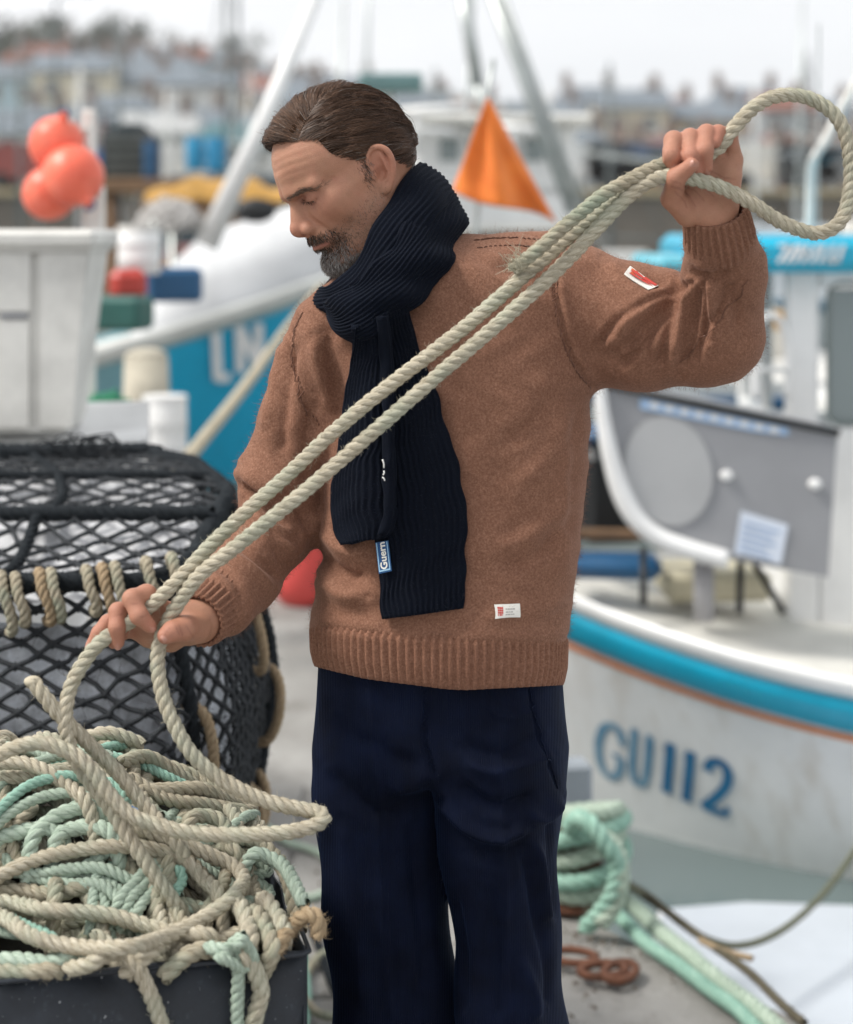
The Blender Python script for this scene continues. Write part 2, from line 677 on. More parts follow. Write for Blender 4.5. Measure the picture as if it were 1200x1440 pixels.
# ------------------------------------------------------------------ the town across the harbour
k = NT('far_quay_stone')
n1 = k.noise(.35, 5, .65); n2 = k.noise(2.2, 5, .7)
col = k.ramp(n1, [(.3, (.115, .095, .075)), (.7, (.22, .19, .155))])
col = k.mix(k.ramp(n2, [(.5, (0, 0, 0)), (.75, (.5, .5, .5))]), col, (.07, .068, .06))
k.set(base=col, rough=.9); k.bump(n2, .6, .08)
mb = MB()
mb.box((-5, 62, .95), (150, 8, 3.1), 0, bev=.05)
fq = tag(mb.build('harbour_wall', k.m), 'long brown stone harbour wall across the water', 'wall')
mb = MB(); mb.box((-5, 58.2, 2.56), (150, .9, .22), 0, bev=.03); mb.build('coping', paint((.40, .33, .20), .9, .3, 1.5, 'coping_stone'), fq)
# hill
v, f = [], []
nx, ny = 60, 14
hx = np.linspace(-110, 110, nx); hy = np.linspace(64, 330, ny)
hill = lambda x, y: 2.35 + (np.clip((y - 104) / 140, 0, 1)) * (8.0 + 9.5 * np.clip((-x + 4) / 34, 0, 1) + .8 * np.sin(x * .09))
for y in hy:
    for x in hx:
        v.append((x, y, hill(x, y)))
f = [(j * nx + i, j * nx + i + 1, (j + 1) * nx + i + 1, (j + 1) * nx + i) for j in range(ny - 1) for i in range(nx - 1)]
tag(obj('hill', make_mesh('hill', np.array(v), f, paint((.10, .105, .07), .95, .4, .12, 'hill_scrub'), True)), kind='structure')
WALLS = {'white': (.78, .78, .76), 'cream': (.70, .64, .50), 'pink': (.70, .46, .44), 'pale blue': (.44, .60, .70), 'grey': (.42, .45, .47), 'ochre': (.56, .40, .20), 'red brick': (.28, .13, .095), 'pale green': (.42, .48, .42), 'brown': (.22, .16, .12)}
ROOFS = {'slate': (.16, .19, .22), 'red tile': (.21, .085, .06), 'brown tile': (.18, .12, .09), 'pale': (.40, .41, .41), 'teal': (.05, .14, .16)}


def house(px, d, w, h, wall, roof, label, dep=7, nw=3, nf=2, hip=.0, chim=1, rz=0.0, base=None):
    x = P(px, 0, d)[0]
    zb = base if base is not None else float(hill(x, d)) - .3
    o = thing('house', label, 'house', (x, d + dep / 2, zb), rz, 'houses of the town across the harbour')
    wm = paint(WALLS[wall], .85, .18, .5, 'render_' + wall.replace(' ', '_')); rm = paint(ROOFS[roof], .8, .25, .8, 'roof_' + roof.replace(' ', '_'))
    mb = MB(); mb.box((0, 0, h / 2), (w, dep, h), 0)
    # gables
    rh = min(w, dep) * .27
    if hip == 0:
        mb.prism([(-w / 2, -dep / 2, h), (-w / 2, dep / 2, h), (-w / 2, 0, h + rh)], (0, 0, 0), (.2, 0, 0))
        mb.prism([(w / 2, -dep / 2, h), (w / 2, 0, h + rh), (w / 2, dep / 2, h)], (0, 0, 0), (-.2, 0, 0))
    wl = mb.build('wall', wm, o, loc=(0, 0, 0))
    mb = MB()
    ov = .3
    r0 = w / 2 + ov; hp = w / 2 * hip
    z0 = h - ov * rh / (dep / 2) + .06
    A1, A2 = (-r0, -dep / 2 - ov, z0), (r0, -dep / 2 - ov, z0)
    B1, B2 = (-r0, dep / 2 + ov, z0), (r0, dep / 2 + ov, z0)
    C1, C2 = (-r0 + hp, 0, h + rh + .06), (r0 - hp, 0, h + rh + .06)
    th = (0, 0, .22)
    for q in ((A1, A2, C2, C1), (B2, B1, C1, C2)):
        mb.prism(q, (0, 0, 0), th)
    if hip:
        mb.prism((A2, B2, C2), (0, 0, 0.01), (0, 0, .23)); mb.prism((B1, A1, C1), (0, 0, 0.01), (0, 0, .23))
    ro = mb.build('roof', rm, o, loc=(0, 0, 0))
    for c in range(chim):
        mb = MB(); cx = (-1 if c else 1) * w * .36
        mb.box((cx, 0, h + rh + .45), (.8, .8, 1.5), 0); mb.box((cx, 0, h + rh + 1.25), (.95, .95, .14), 0)
        mb.tube([(cx - .18, 0, h + rh + 1.3), (cx - .18, 0, h + rh + 1.75)], .13, 6); mb.tube([(cx + .2, 0, h + rh + 1.3), (cx + .2, 0, h + rh + 1.7)], .13, 6)
        mb.build('chimney', paint((.24, .185, .155), .9, .3, 1, 'chimney_brick'), ro, loc=(0, 0, 0))
    fh = h / nf
    wmesh = pmesh = None
    for r_ in range(nf):
        for c in range(nw):
            xx = -w / 2 + w * (c + .5) / nw
            zz = fh * r_ + fh * .54
            if r_ == 0 and c == nw // 2 and nf > 1:
                mb = MB(); mb.box((xx, -dep / 2 - .03, 1.05), (.95, .12, 2.1), 0, bev=.02); mb.build('door', paint([(.05, .12, .2), (.25, .05, .04), (.06, .10, .07)][int(px) % 3], .5, .2, 2, 'door_paint'), o, loc=(0, 0, 0))
                continue
            if wmesh is None:
                ww, wh = min(1.05, w / nw * .55), min(1.5, fh * .52)
                mb = MB()
                for q in ((-ww / 2, 0, .09, wh + .14), (ww / 2, 0, .09, wh + .14)):
                    mb.box((q[0], 0, 0), (q[2], .14, q[3]))
                for zq in (-wh / 2, 0, wh / 2):
                    mb.box((0, 0.002, zq), (ww - .09, .12, .08))
                mb.box((0, -.06, -wh / 2 - .1), (ww + .3, .26, .08))
                wmesh = mb.mesh('window', M_frame)
                mb = MB(); mb.box((0, .03, 0), (ww - .09, .03, wh - .05)); pmesh = mb.mesh('pane', M_wpane)
            wo_ = obj('window', wmesh, o, (xx, -dep / 2 - .02, zz))
            obj('pane', pmesh, wo_, (0, 0, 0))
    return o


M_pole = paint((.13, .15, .15), .6, .2, 4, 'lamp_pole')
M_frame = paint((.62, .62, .60), .5, .1, 2, 'window_frame_paint')
kk = NT('far_window_glass'); kk.set(base=(.06, .075, .085), rough=.12, spec=.6); M_wpane = kk.m
hs = [  # px, d, width, height, wall, roof, label
    (18, 72, 8.5, 5.0, 'white', 'slate', 'white slate roofed house at the far left edge of the town'),
    (75, 74, 6.0, 5.6, 'pink', 'slate', 'pink house left of the blue container'),
    (150, 78, 8.0, 6.0, 'pale blue', 'slate', 'pale blue house above the blue container'),
    (215, 74, 6.0, 5.4, 'pale green', 'pale', 'pale green house right of the blue container'),
    (262, 77, 6.5, 5.8, 'cream', 'slate', 'cream house below the tall mast at the left'),
    (330, 72, 7.0, 4.6, 'white', 'teal', 'white house with dark teal roof left of the man'),
    (392, 80, 6.5, 5.6, 'grey', 'slate', 'grey house just left of the sloping mast top'),
    (452, 76, 6.0, 4.6, 'white', 'pale', 'white house behind the man and mast'),
    (545, 78, 8.0, 4.4, 'white', 'slate', 'white house directly behind the head of the man'),
    (628, 82, 6.0, 4.0, 'cream', 'brown tile', 'cream house left of the orange flag'),
    (735, 74, 6.5, 3.6, 'cream', 'slate', 'cream house between the flag and the gantry'),
    (800, 70, 7.5, 4.6, 'grey', 'slate', 'long grey house right of the gantry'),
    (868, 72, 5.5, 4.2, 'ochre', 'brown tile', 'ochre house left of the raised hand'),
    (915, 76, 6.0, 4.0, 'red brick', 'red tile', 'red brick house left of the raised hand'),
    (968, 78, 6.0, 4.4, 'pale blue', 'slate', 'pale blue house behind the raised hand'),
    (1022, 74, 6.0, 4.0, 'red brick', 'slate', 'red brick house behind the raised wrist'),
    (1072, 70, 5.5, 3.6, 'white', 'slate', 'white house inside the loop of rope'),
    (1128, 76, 6.5, 4.2, 'cream', 'red tile', 'cream house with red roof inside the rope loop'),
    (1186, 72, 6.0, 4.4, 'brown', 'brown tile', 'brown house at the far right edge'),
    (30, 104, 8.0, 5.0, 'grey', 'slate', 'grey upper house at the far left on the hill'),
    (118, 108, 9.0, 5.0, 'white', 'slate', 'white upper house on the hill at the left'),
    (205, 112, 8.0, 5.0, 'cream', 'slate', 'cream upper house on the hill at the left'),
    (300, 106, 9.0, 5.0, 'white', 'red tile', 'white red roofed house on the brow of the hill'),
    (380, 116, 8.0, 5.0, 'pale green', 'slate', 'pale green upper house beside the mast'),
    (470, 120, 9.0, 4.0, 'grey', 'slate', 'grey upper house right of the sloping mast'),
    (845, 112, 9.0, 4.0, 'white', 'slate', 'white upper house right of the gantry'),
    (905, 118, 8.0, 4.0, 'ochre', 'red tile', 'ochre upper house on the right hand hill'),
    (985, 120, 9.0, 3.6, 'grey', 'slate', 'grey upper house above the raised hand'),
    (1085, 114, 8.0, 4.2, 'cream', 'slate', 'cream upper house above the rope loop'),
    (1175, 118, 9.0, 4.6, 'white', 'red tile', 'white upper house at the far right'),
]
for i, (px, d, w, h, wa, ro, lb) in enumerate(hs):
    house(px, d * 1.75, w * .92, h * (.62 if d < 100 else .95), wa, ro, lb, dep=6 + i % 3, nw=3 if w > 6.2 else 2, nf=2, hip=(.0, .0, .45)[i % 3], chim=(1, 2, 1)[i % 3], rz=R((-6, 4, 0, 8, -3)[i % 5]))
more = [(8, 92, 'pale blue', 'slate', 'narrow pale blue house in the middle row at the far left'), (52, 94, 'white', 'red tile', 'white red roofed house in the middle row at the left'), (100, 90, 'cream', 'slate', 'cream house in the middle row above the container'), (142, 96, 'pink', 'slate', 'pink house in the middle row right of the container'),
        (188, 92, 'white', 'slate', 'white house in the middle row above the net bin'), (236, 95, 'pale blue', 'slate', 'pale blue house in the middle row above the drums'), (284, 90, 'white', 'slate', 'white house in the middle row left of the mast'), (345, 94, 'ochre', 'red tile', 'ochre house in the middle row beside the mast'),
        (410, 92, 'white', 'slate', 'white house in the middle row right of the mast'), (480, 96, 'cream', 'slate', 'cream house in the middle row above the hair of the man'), (590, 92, 'pale blue', 'slate', 'pale blue house in the middle row left of the flag'), (660, 95, 'white', 'brown tile', 'white house in the middle row behind the flag tip'),
        (770, 92, 'white', 'slate', 'white house in the middle row behind the gantry'), (830, 95, 'pale blue', 'slate', 'pale blue house in the middle row right of the gantry'), (890, 90, 'cream', 'slate', 'cream house in the middle row left of the hand'), (945, 94, 'white', 'red tile', 'white house in the middle row above the hand'),
        (1000, 92, 'ochre', 'slate', 'ochre house in the middle row above the wrist'), (1055, 95, 'white', 'slate', 'white house in the middle row at the left of the rope loop'), (1105, 92, 'grey', 'red tile', 'grey house in the middle row inside the rope loop'), (1160, 94, 'white', 'slate', 'white house in the middle row at the right of the rope loop')]
for i, (px, d, wa, ro, lb) in enumerate(more):
    house(px, d * 1.75, 5.0 + (i * 7 % 5) * .5, 5.2 + (i * 3 % 4) * .5, wa, ro, lb, dep=6, nw=2, nf=2, hip=(0, .4)[i % 2], chim=1 + i % 2, rz=R((5, -4, 0)[i % 3]))
top_row = [(20, 'white', 'red tile', 'white house in the top row on the hill, first from the left edge'),
        (58, 'pale blue', 'slate', 'pale blue house in the top row on the hill, second from the left edge'),
        (95, 'cream', 'slate', 'cream house in the top row on the hill, third from the left edge'),
        (132, 'brown', 'slate', 'brown house in the top row on the hill, fourth from the left edge'),
        (172, 'white', 'slate', 'white house in the top row on the hill, fifth from the left edge'),
        (212, 'pink', 'slate', 'pink house in the top row on the hill, sixth from the left edge'),
        (250, 'pale blue', 'red tile', 'pale blue house in the top row on the hill, seventh from the left edge'),
        (290, 'cream', 'slate', 'cream house in the top row on the hill, eighth from the left edge'),
        (325, 'white', 'slate', 'white house in the top row on the hill, ninth from the left edge'),
        (365, 'grey', 'slate', 'grey house in the top row on the hill, tenth from the left edge'),
        (402, 'ochre', 'slate', 'ochre house in the top row on the hill, eleventh from the left edge'),
        (440, 'white', 'slate', 'white house in the top row on the hill, twelfth from the left edge'),
        (575, 'grey', 'slate', 'grey house in the top row on the hill, first right of the man'),
        (640, 'white', 'slate', 'white house in the top row on the hill, second right of the man'),
        (760, 'brown', 'slate', 'brown house in the top row on the hill, third right of the man'),
        (815, 'cream', 'slate', 'cream house in the top row on the hill, fourth right of the man'),
        (870, 'white', 'brown tile', 'white house in the top row on the hill, fifth right of the man'),
        (930, 'pale blue', 'slate', 'pale blue house in the top row on the hill, sixth right of the man'),
        (1010, 'white', 'slate', 'white house in the top row on the hill, seventh right of the man'),
        (1050, 'brown', 'slate', 'brown house in the top row on the hill, eighth right of the man'),
        (1120, 'pale blue', 'slate', 'pale blue house in the top row on the hill, ninth right of the man'),
        (1150, 'ochre', 'slate', 'ochre house in the top row on the hill, tenth right of the man')]
for i, (px, wa, ro, lb) in enumerate(top_row):
    house(px, (122 + (i * 5 % 4) * 3) * 1.75, 5.5 + (i * 7 % 4) * .6, 5.0 + (i * 3 % 3) * .8, wa, ro, lb, dep=6, nw=2, nf=2, hip=(0, 0, .4)[i % 3], chim=1 + i % 2, rz=R((4, -6, 0)[i % 3]))
# masts of boats lying under the far wall
for i, (px, h_, lb) in enumerate([(28, 7.5, 'far mast at the left edge of the harbour'), (112, 6.5, 'far mast above the blue container'), (168, 8.0, 'far mast right of the blue container'), (236, 6.0, 'far mast left of the drums'), (318, 9.5, 'tallest far mast left of the man'), (352, 6.5, 'short far mast left of the man'),
        (612, 6.5, 'far mast between the man and the flag'), (770, 6.0, 'far mast right of the flag'), (858, 6.5, 'far mast right of the gantry'), (1062, 6.0, 'far mast behind the wrist'), (1135, 7.0, 'far mast inside the rope loop')]):
    q_ = P(px, 310, 50 + i % 4); b_ = A(q_[0], q_[1], WZ)
    o = thing('sailing_dinghy', lb.replace('far mast', 'far boat with bare mast'), 'boat', b_, group='masted boats under the far wall')
    mb = MB(); mb.tube([(0, 0, .6), (0, 0, h_)], [.09, .05], 7); mb.tube([(-.9, 0, h_ * .66), (.9, 0, h_ * .66)], .035, 5); mb.tube([(0, 0, 1.6), (1.9, 0, 1.5)], .05, 6)
    for e_ in (-1.5, 1.7): mb.tube([(0, 0, h_ * .97), (e_, 0, .7)], .02, 4)
    mb.build('mast', [M_pole, paint((.62, .62, .6), .5, .1, 3, 'white_mast')][i % 2], o, True, loc=(0, 0, 0))
    mb = MB(); mb.prism([(-1.9, -.5, .75), (-1.4, -.45, -.2), (1.6, -.45, -.2), (2.0, -.5, .65)], (0, 0, 0), (0, 1.0, 0)); mb.box((.4, 0, .95), (1.3, .7, .5), 0, bev=.08)
    mb.build('hull', paint([(.7, .7, .68), (.05, .15, .3), (.35, .07, .05), (.06, .22, .24)][i % 4], .4, .15, 2, 'dinghy_paint'), o, loc=(0, 0, 0))
# waterfront sheds, container, parked vans on the far quay
mb = MB(); mb.box((P(133, 0, 60)[0], 60.5, 2.5 + 1.2), (1.7, 2.2, .60), 0, bev=.03)
tag(mb.build('container', paint((.008, .15, .44), .45, .2, 2, 'bright_blue_container')), 'bright blue container on top of the maroon shed', 'container')
sh = thing('shed', 'long maroon shed below the blue container', 'shed', (P(165, 0, 60)[0], 61, 2.5))
mb = MB(); mb.box((P(165, 0, 60)[0], 61, 2.5 + .4), (3.4, 2.6, .8), 0, bev=.02); mb.build('wall', paint((.17, .055, .06), .7, .2, 1.5, 'maroon_cladding'), sh)
for px in (125, 150, 190, 212):
    mb = MB(); mb.box((P(px, 0, 60)[0], 59.68, 2.9), (.42, .06, .5), 0, bev=.01); mb.build('shutter', paint((.36, .35, .34), .6, .2, 2, 'shutter_grey'), sh)
M_tyre = paint((.015, .015, .016), .85, .2, 6, 'tyre_rubber')


def van(px, d, body_, label, L_=3.9, hh=1.55):
    x = P(px, 0, d)[0]
    o = thing('parked_van', label, 'van', (x, d, 2.66), group='vans parked on the far quay')
    prf = [(-L_ / 2, .35), (-L_ / 2, hh * .9), (-L_ / 2 + .15, hh), (L_ * .22, hh), (L_ * .36, hh * .62), (L_ / 2, hh * .52), (L_ / 2, .35)]
    mb = MB(); mb.prism([(a_, -.85, b_) for a_, b_ in prf], (0, 0, 0), (0, 1.7, 0)); mb.build('body', paint(body_, .35, .12, 2, 'van_paint'), o, loc=(0, 0, 0))
    mb = MB(); mb.prism([(L_ * .02, -.87, hh * .6), (L_ * .02, -.87, hh * .92), (L_ * .20, -.87, hh * .92), (L_ * .31, -.87, hh * .6)], (0, 0, 0), (0, .03, 0)); mb.build('side_window', M_wpane, o, loc=(0, 0, 0))
    for xx in (-L_ * .3, L_ * .3):
        for yy in (-.86, .68):
            mb = MB(); mb.tube([(xx, yy, .3), (xx, yy + .18, .3)], .3, 16); mb.build('wheel', M_tyre, o, loc=(0, 0, 0))
    return o
for px, c, lb in ((262, (.60, .60, .58), 'white van parked on the far quay left of the man'), (835, (.60, .61, .62), 'white van parked on the far quay right of the gantry'), (905, (.08, .12, .2), 'dark blue van on the far quay left of the raised hand'),
                  (1090, (.62, .60, .55), 'cream van on the far quay inside the rope loop'), (1165, (.20, .21, .22), 'grey van on the far quay at the right edge'), (60, (.25, .05, .04), 'red van on the far quay at the left edge')):
    van(px, 59.6, c, lb)


def lamp(px, label, h=5.5):
    x = P(px, 0, 58.6)[0]
    o = thing('street_lamp', label, 'street lamp', (x, 58.6, 2.68), group='lamps along the far quay')
    mb = MB(); mb.tube([(0, 0, 0), (0, 0, h)], [.08, .05], 8); mb.tube([(0, 0, h), (.25, 0, h + .25), (.9, 0, h + .3)], .04, 6); mb.build('pole', M_pole, o, loc=(0, 0, 0))
    mb = MB(); mb.box((1.0, 0, h + .28), (.5, .22, .1), 0, bev=.03); mb.build('lantern', paint((.5, .5, .5), .5, .1, 3, 'lantern_grey'), o, loc=(0, 0, 0))
lamp(79, 'street lamp at the left of the far quay', 6.2); lamp(335, 'tall street lamp just left of the man on the far quay', 7.4)

# trees on the hill: trunk, limbs and leaf clumps
M_bark = paint((.075, .06, .045), .9, .3, 3, 'bark')
k = NT('foliage'); a = k.attr()
k.set(base=k.mix(.5, a.outputs['Color'], k.ramp(k.noise(.9, 3, .6), [(.3, (.030, .045, .022)), (.7, (.075, .095, .045))])), rough=.8)
M_leaf = k.m


def tree(px, d, h, w, label, n=420, bare=0.0):
    x = P(px, 0, d)[0]; z0 = float(hill(x, d)) - .3
    o = thing('tree', label, 'tree', (x, d, z0), group='trees on the hill behind the town')
    mb = MB(); mb.tube([(0, 0, 0), (.1, 0, h * .35), (0, .1, h * .8)], [h * .035, h * .025, h * .008], 7)
    tips = []
    for i in range(9):
        a_ = i * 2.4; hh = h * (.35 + .055 * i)
        e = A(w * .42 * math.cos(a_) * (1 - i * .05), w * .42 * math.sin(a_), hh + h * .18)
        mb.tube([(0, 0, hh), e * .5 + A(0, 0, hh * .5 + .1), e], [h * .014, h * .009, h * .004], 5); tips.append(e)
    mb.build('trunk', M_bark, o, True, loc=(0, 0, 0))
    cl = []
    for i in range(13):
        a_ = rng.uniform(0, 6.28); r_ = rng.uniform(.1, .42) * w
        cl.append((A(r_ * math.cos(a_), r_ * math.sin(a_), h * rng.uniform(.45, .9)), w * rng.uniform(.13, .24)))
    v, f, c = [], [], []
    for i in range(n):
        cc_, cr = cl[rng.integers(len(cl))]
        q = rng.normal(size=3); q /= np.linalg.norm(q)
        p_ = cc_ + q * cr * rng.uniform(.6, 1.15) * A(1.2, 1.2, .85)
        s_ = rng.uniform(.14, .34) * (h / 7)
        u_ = rng.normal(size=3); u_ /= np.linalg.norm(u_); w_ = np.cross(u_, q); w_ /= np.linalg.norm(w_) + 1e-9
        b = len(v)
        v += [p_ + u_ * s_, p_ + w_ * s_ * .7, p_ - u_ * s_, p_ - w_ * s_ * .7]
        f.append((b, b + 1, b + 2, b + 3))
        t = A(.035, .058, .042) * rng.uniform(.6, 1.6)
        c += [t] * 4
    obj('crown', make_mesh('crown', np.array(v), f, M_leaf, False, np.array(c)), o, (0, 0, 0))
for i, (px, d, h, w, lb) in enumerate([(12, 96, 8.5, 5, 'dark tree at the far left edge of the hill'), (85, 118, 8, 6, 'dark tree above the pink house'), (160, 124, 8.5, 5, 'tallest dark tree on the left of the hill'), (182, 126, 7, 4.5, 'smaller dark tree right of the tallest one'),
        (250, 124, 6, 6, 'low tree above the cream house'), (330, 126, 7.5, 5, 'tree on the brow left of the man'), (420, 128, 6, 5, 'tree behind the sloping mast'), (520, 128, 5, 7, 'low tree behind the head of the man'),
        (770, 128, 4.5, 7, 'low tree right of the gantry'), (880, 130, 5, 6, 'dark tree above the ochre house'), (940, 128, 5, 6, 'dark tree above the raised hand'), (1040, 130, 5.5, 6, 'dark tree above the wrist'), (1130, 130, 5, 7, 'dark tree inside the rope loop'), (1195, 126, 6, 5, 'dark tree at the far right edge')]):
    tree(px, d * 1.85, h * 1.35, w * 1.5, lb)
# ------------------------------------------------------------------ boats and gear
M_white = paint((.82, .82, .81), .35, .14, 2.2, 'white_gelcoat')
M_white2 = paint((.72, .71, .67), .5, .25, 4, 'dirty_white_paint')
M_teal = paint((.004, .36, .54), .35, .18, 3, 'teal_paint')
M_blue = paint((.006, .36, .58), .38, .22, 2.4, 'blue_hull_paint')
M_dblue = paint((.010, .085, .20), .4, .2, 3, 'dark_blue_paint')
M_orange = paint((.60, .17, .03), .45, .2, 5, 'orange_line_paint')
M_grey = paint((.30, .305, .32), .5, .12, 3, 'grey_panel')
M_black = paint((.014, .016, .018), .5, .3, 8, 'black_rubber')
M_alu = paint((.46, .49, .48), .38, .18, 6, 'galvanised_tube', .5)
M_wood = paint((.20, .115, .06), .7, .3, 5, 'brown_timber')
M_rust = paint((.15, .058, .030), .85, .45, 18, 'rust', bump=.5)
M_ochre = paint((.46, .25, .05), .7, .25, 3, 'ochre_tarpaulin')
kgl = NT('window_glass'); kgl.set(base=(.20, .24, .24), rough=.08, spec=.7)
M_glass = kgl.m


class Hull:
    """Boat hull: bow at local x=0, stern at x=L, centreline y=0; near side is -y."""

    def __init__(s, L, beam, sheer, zk, rake, flare=.55, fine=.34, ns=44, nt=14):
        s.L, s.beam, s.sheer, s.zk, s.rake, s.flare, s.fine = L, beam, sheer, zk, rake, flare, fine
        s.ns, s.nt = ns, nt

    def pt(s, u, t, side=-1, out=0.0):
        f = min(1, u / (s.fine + .30 * (1 - t)))
        full = 1 - (1 - f) ** 2.1
        full *= 1 - .22 * max(0, u - .6) ** 1.6 / .4 ** 1.6
        b = s.beam / 2 * full * (t ** s.flare)
        zs = s.sheer(u)
        x = u * s.L + s.rake * max(0.0, 1 - t) ** 1.2 * (1 - u) ** 4
        return A(x, side * (b + out), s.zk + (zs - s.zk) * t)

    def mesh(s, name, mat, M4, parent, nt=None):
        us = np.linspace(0, 1, s.ns) ** 1.4
        ts = np.linspace(0.02, 1, s.nt)
        v = []
        for side in (-1, 1):
            for u in us:
                for t in ts:
                    v.append(s.pt(u, t, side))
        K_ = len(us) * len(ts)
        idx = np.arange(2 * K_).reshape(2, len(us), len(ts))
        f = []
        for i in range(len(us) - 1):
            for j in range(len(ts) - 1):
                f.append((idx[0, i, j], idx[0, i + 1, j], idx[0, i + 1, j + 1], idx[0, i, j + 1]))
                f.append((idx[1, i, j + 1], idx[1, i + 1, j + 1], idx[1, i + 1, j], idx[1, i, j]))
        for j in range(len(ts) - 1):   # transom and stem
            f.append((idx[0, -1, j], idx[1, -1, j], idx[1, -1, j + 1], idx[0, -1, j + 1]))
            f.append((idx[1, 0, j], idx[0, 0, j], idx[0, 0, j + 1], idx[1, 0, j + 1]))
        for i in range(len(us) - 1):
            f.append((idx[0, i, 0], idx[1, i, 0], idx[1, i + 1, 0], idx[0, i + 1, 0]))
        v = np.array(v) @ M4[:3, :3].T + M4[:3, 3]
        return obj(name, make_mesh(name, v, f, mat, True), parent)

    def band(s, name, mat, M4, parent, drop0, drop1, out, n=60, prof=7, u0=0.0, u1=1.0):
        """Strake along both sides: from drop0 to drop1 below the sheer, bulging out."""
        mb = MB()
        for side in (-1, 1):
            v, f = [], []
            us = u0 + (u1 - u0) * np.linspace(0, 1, n) ** 1.4
            for u in us:
                h = s.sheer(u) - s.zk
                for q in range(prof):
                    w = q / (prof - 1)
                    t = 1 - (drop0 + (drop1 - drop0) * w) / h
                    o = out * (max(0, 1 - (2 * w - 1) ** 4)) + .001
                    v.append(s.pt(u, t, side, o))
            for i in range(n - 1):
                for q in range(prof - 1):
                    a_ = i * prof + q
                    f.append((a_, a_ + 1, a_ + prof + 1, a_ + prof) if side < 0 else (a_, a_ + prof, a_ + prof + 1, a_ + 1))
            v = np.array(v) @ M4[:3, :3].T + M4[:3, 3]
            mb.add(v, f)
        return mb.build(name, mat, parent, True)

    def deck(s, name, mat, M4, parent, drop, inset=.0, u0=0.0, u1=1.0, n=40, nw=7, camber=.03):
        v, f = [], []
        us = np.linspace(u0, u1, n)
        for u in us:
            h = s.sheer(u) - s.zk
            e = s.pt(u, max(.03, 1 - drop / h), -1)
            b = max(.004, -e[1] - inset)
            for q in range(nw):
                y = -b + 2 * b * q / (nw - 1)
                v.append((e[0], y, e[2] + camber * (1 - (y / b) ** 2)))
        for i in range(n - 1):
            for q in range(nw - 1):
                a_ = i * nw + q
                f.append((a_, a_ + nw, a_ + nw + 1, a_ + 1))
        v = np.array(v) @ M4[:3, :3].T + M4[:3, 3]
        return obj(name, make_mesh(name, v, f, mat, True), parent)


def pose(loc, rz):
    c, s_ = math.cos(rz), math.sin(rz)
    m = np.eye(4); m[:3, :3] = [[c, -s_, 0], [s_, c, 0], [0, 0, 1]]; m[:3, 3] = loc
    return m


def W_(M4, p): return M4[:3, :3] @ np.asarray(p, float) + M4[:3, 3]


def strokes(name, polys, width, mat, parent, surf, O, ux, uz, w, h, lift=.006):
    """Painted letters: poly-lines in a unit box laid on a surface surf(x,z)->y (world)."""
    v, f = [], []
    for pl, wd in polys:
        q = spline([(a, 0, b) for a, b in pl], max(6, 7 * len(pl))) if len(pl) > 2 else np.array([(pl[0][0] * (1 - t_) + pl[1][0] * t_, 0, pl[0][1] * (1 - t_) + pl[1][1] * t_) for t_ in np.linspace(0, 1, 5)])
        q = q[:, [0, 2]] * A(w, h)
        t_ = np.gradient(q, axis=0); t_ /= nrm(t_)[:, None] + 1e-9
        nn = np.stack([-t_[:, 1], t_[:, 0]], 1) * width * wd / 2
        b0 = len(v)
        for a_, c_ in zip(q + nn, q - nn):
            for e in (a_, c_):
                p3 = O + ux * e[0] + uz * e[1]
                p3 = A(p3[0], surf(p3[0], p3[2]) - lift, p3[2])
                v.append(p3)
        f += [(b0 + 2 * i, b0 + 2 * i + 1, b0 + 2 * i + 3, b0 + 2 * i + 2) for i in range(len(q) - 1)]
    return obj(name, make_mesh(name, np.array(v), f, mat, False), parent)


GLY = {
    'G': [([(.98, .74), (.86, .93), (.55, 1.0), (.2, .86), (.05, .5), (.2, .14), (.55, 0), (.86, .08), (.96, .25), (.96, .44)], 1), ([(.62, .45), (1.0, .45)], .7), ([(.98, .66), (.98, .96)], .5)],
    'U': [([(.14, 1), (.14, .35), (.28, .05), (.52, 0), (.76, .06), (.88, .35), (.88, 1)], 1), ([(0, 1), (.30, 1)], .6), ([(.74, 1), (.98, 1)], .6)],
    '1': [([(.5, 1), (.5, 0)], 1.1), ([(.12, .03), (.88, .03)], .45), ([(.16, .84), (.5, .96)], .6)],
    '2': [([(.08, .74), (.2, .93), (.5, 1), (.8, .9), (.86, .68), (.7, .45), (.4, .22), (.08, .02)], 1.1), ([(.04, .03), (.95, .03)], .95), ([(.95, .03), (.97, .2)], .6)],
    'L': [([(.2, 1), (.2, 0)], 1), ([(.2, .03), (.85, .03)], 1)],
    'N': [([(.12, 0), (.12, 1)], 1), ([(.12, 1), (.88, 0)], 1), ([(.88, 0), (.88, 1)], 1)],
}


def near_y(h, M4, side=-1):
    """Outer surface y(x, z) of a hull, found on its own lines."""
    Mi = np.linalg.inv(M4)
    us = np.linspace(0, 1, 240) ** 1.5
    def g(x, z):
        y = h.beam * -.5 + M4[1, 3]
        for _ in range(4):
            l = Mi[:3, :3] @ A(x, y, z) + Mi[:3, 3]
            t = [min(1, max(.02, (l[2] - h.zk) / (h.sheer(u) - h.zk))) for u in us]
            q = np.array([h.pt(u, tt, side) for u, tt in zip(us, t)])
            yl = np.interp(l[0], q[:, 0], q[:, 1])
            y = W_(M4, (l[0], yl, l[2]))[1]
        return y
    return g


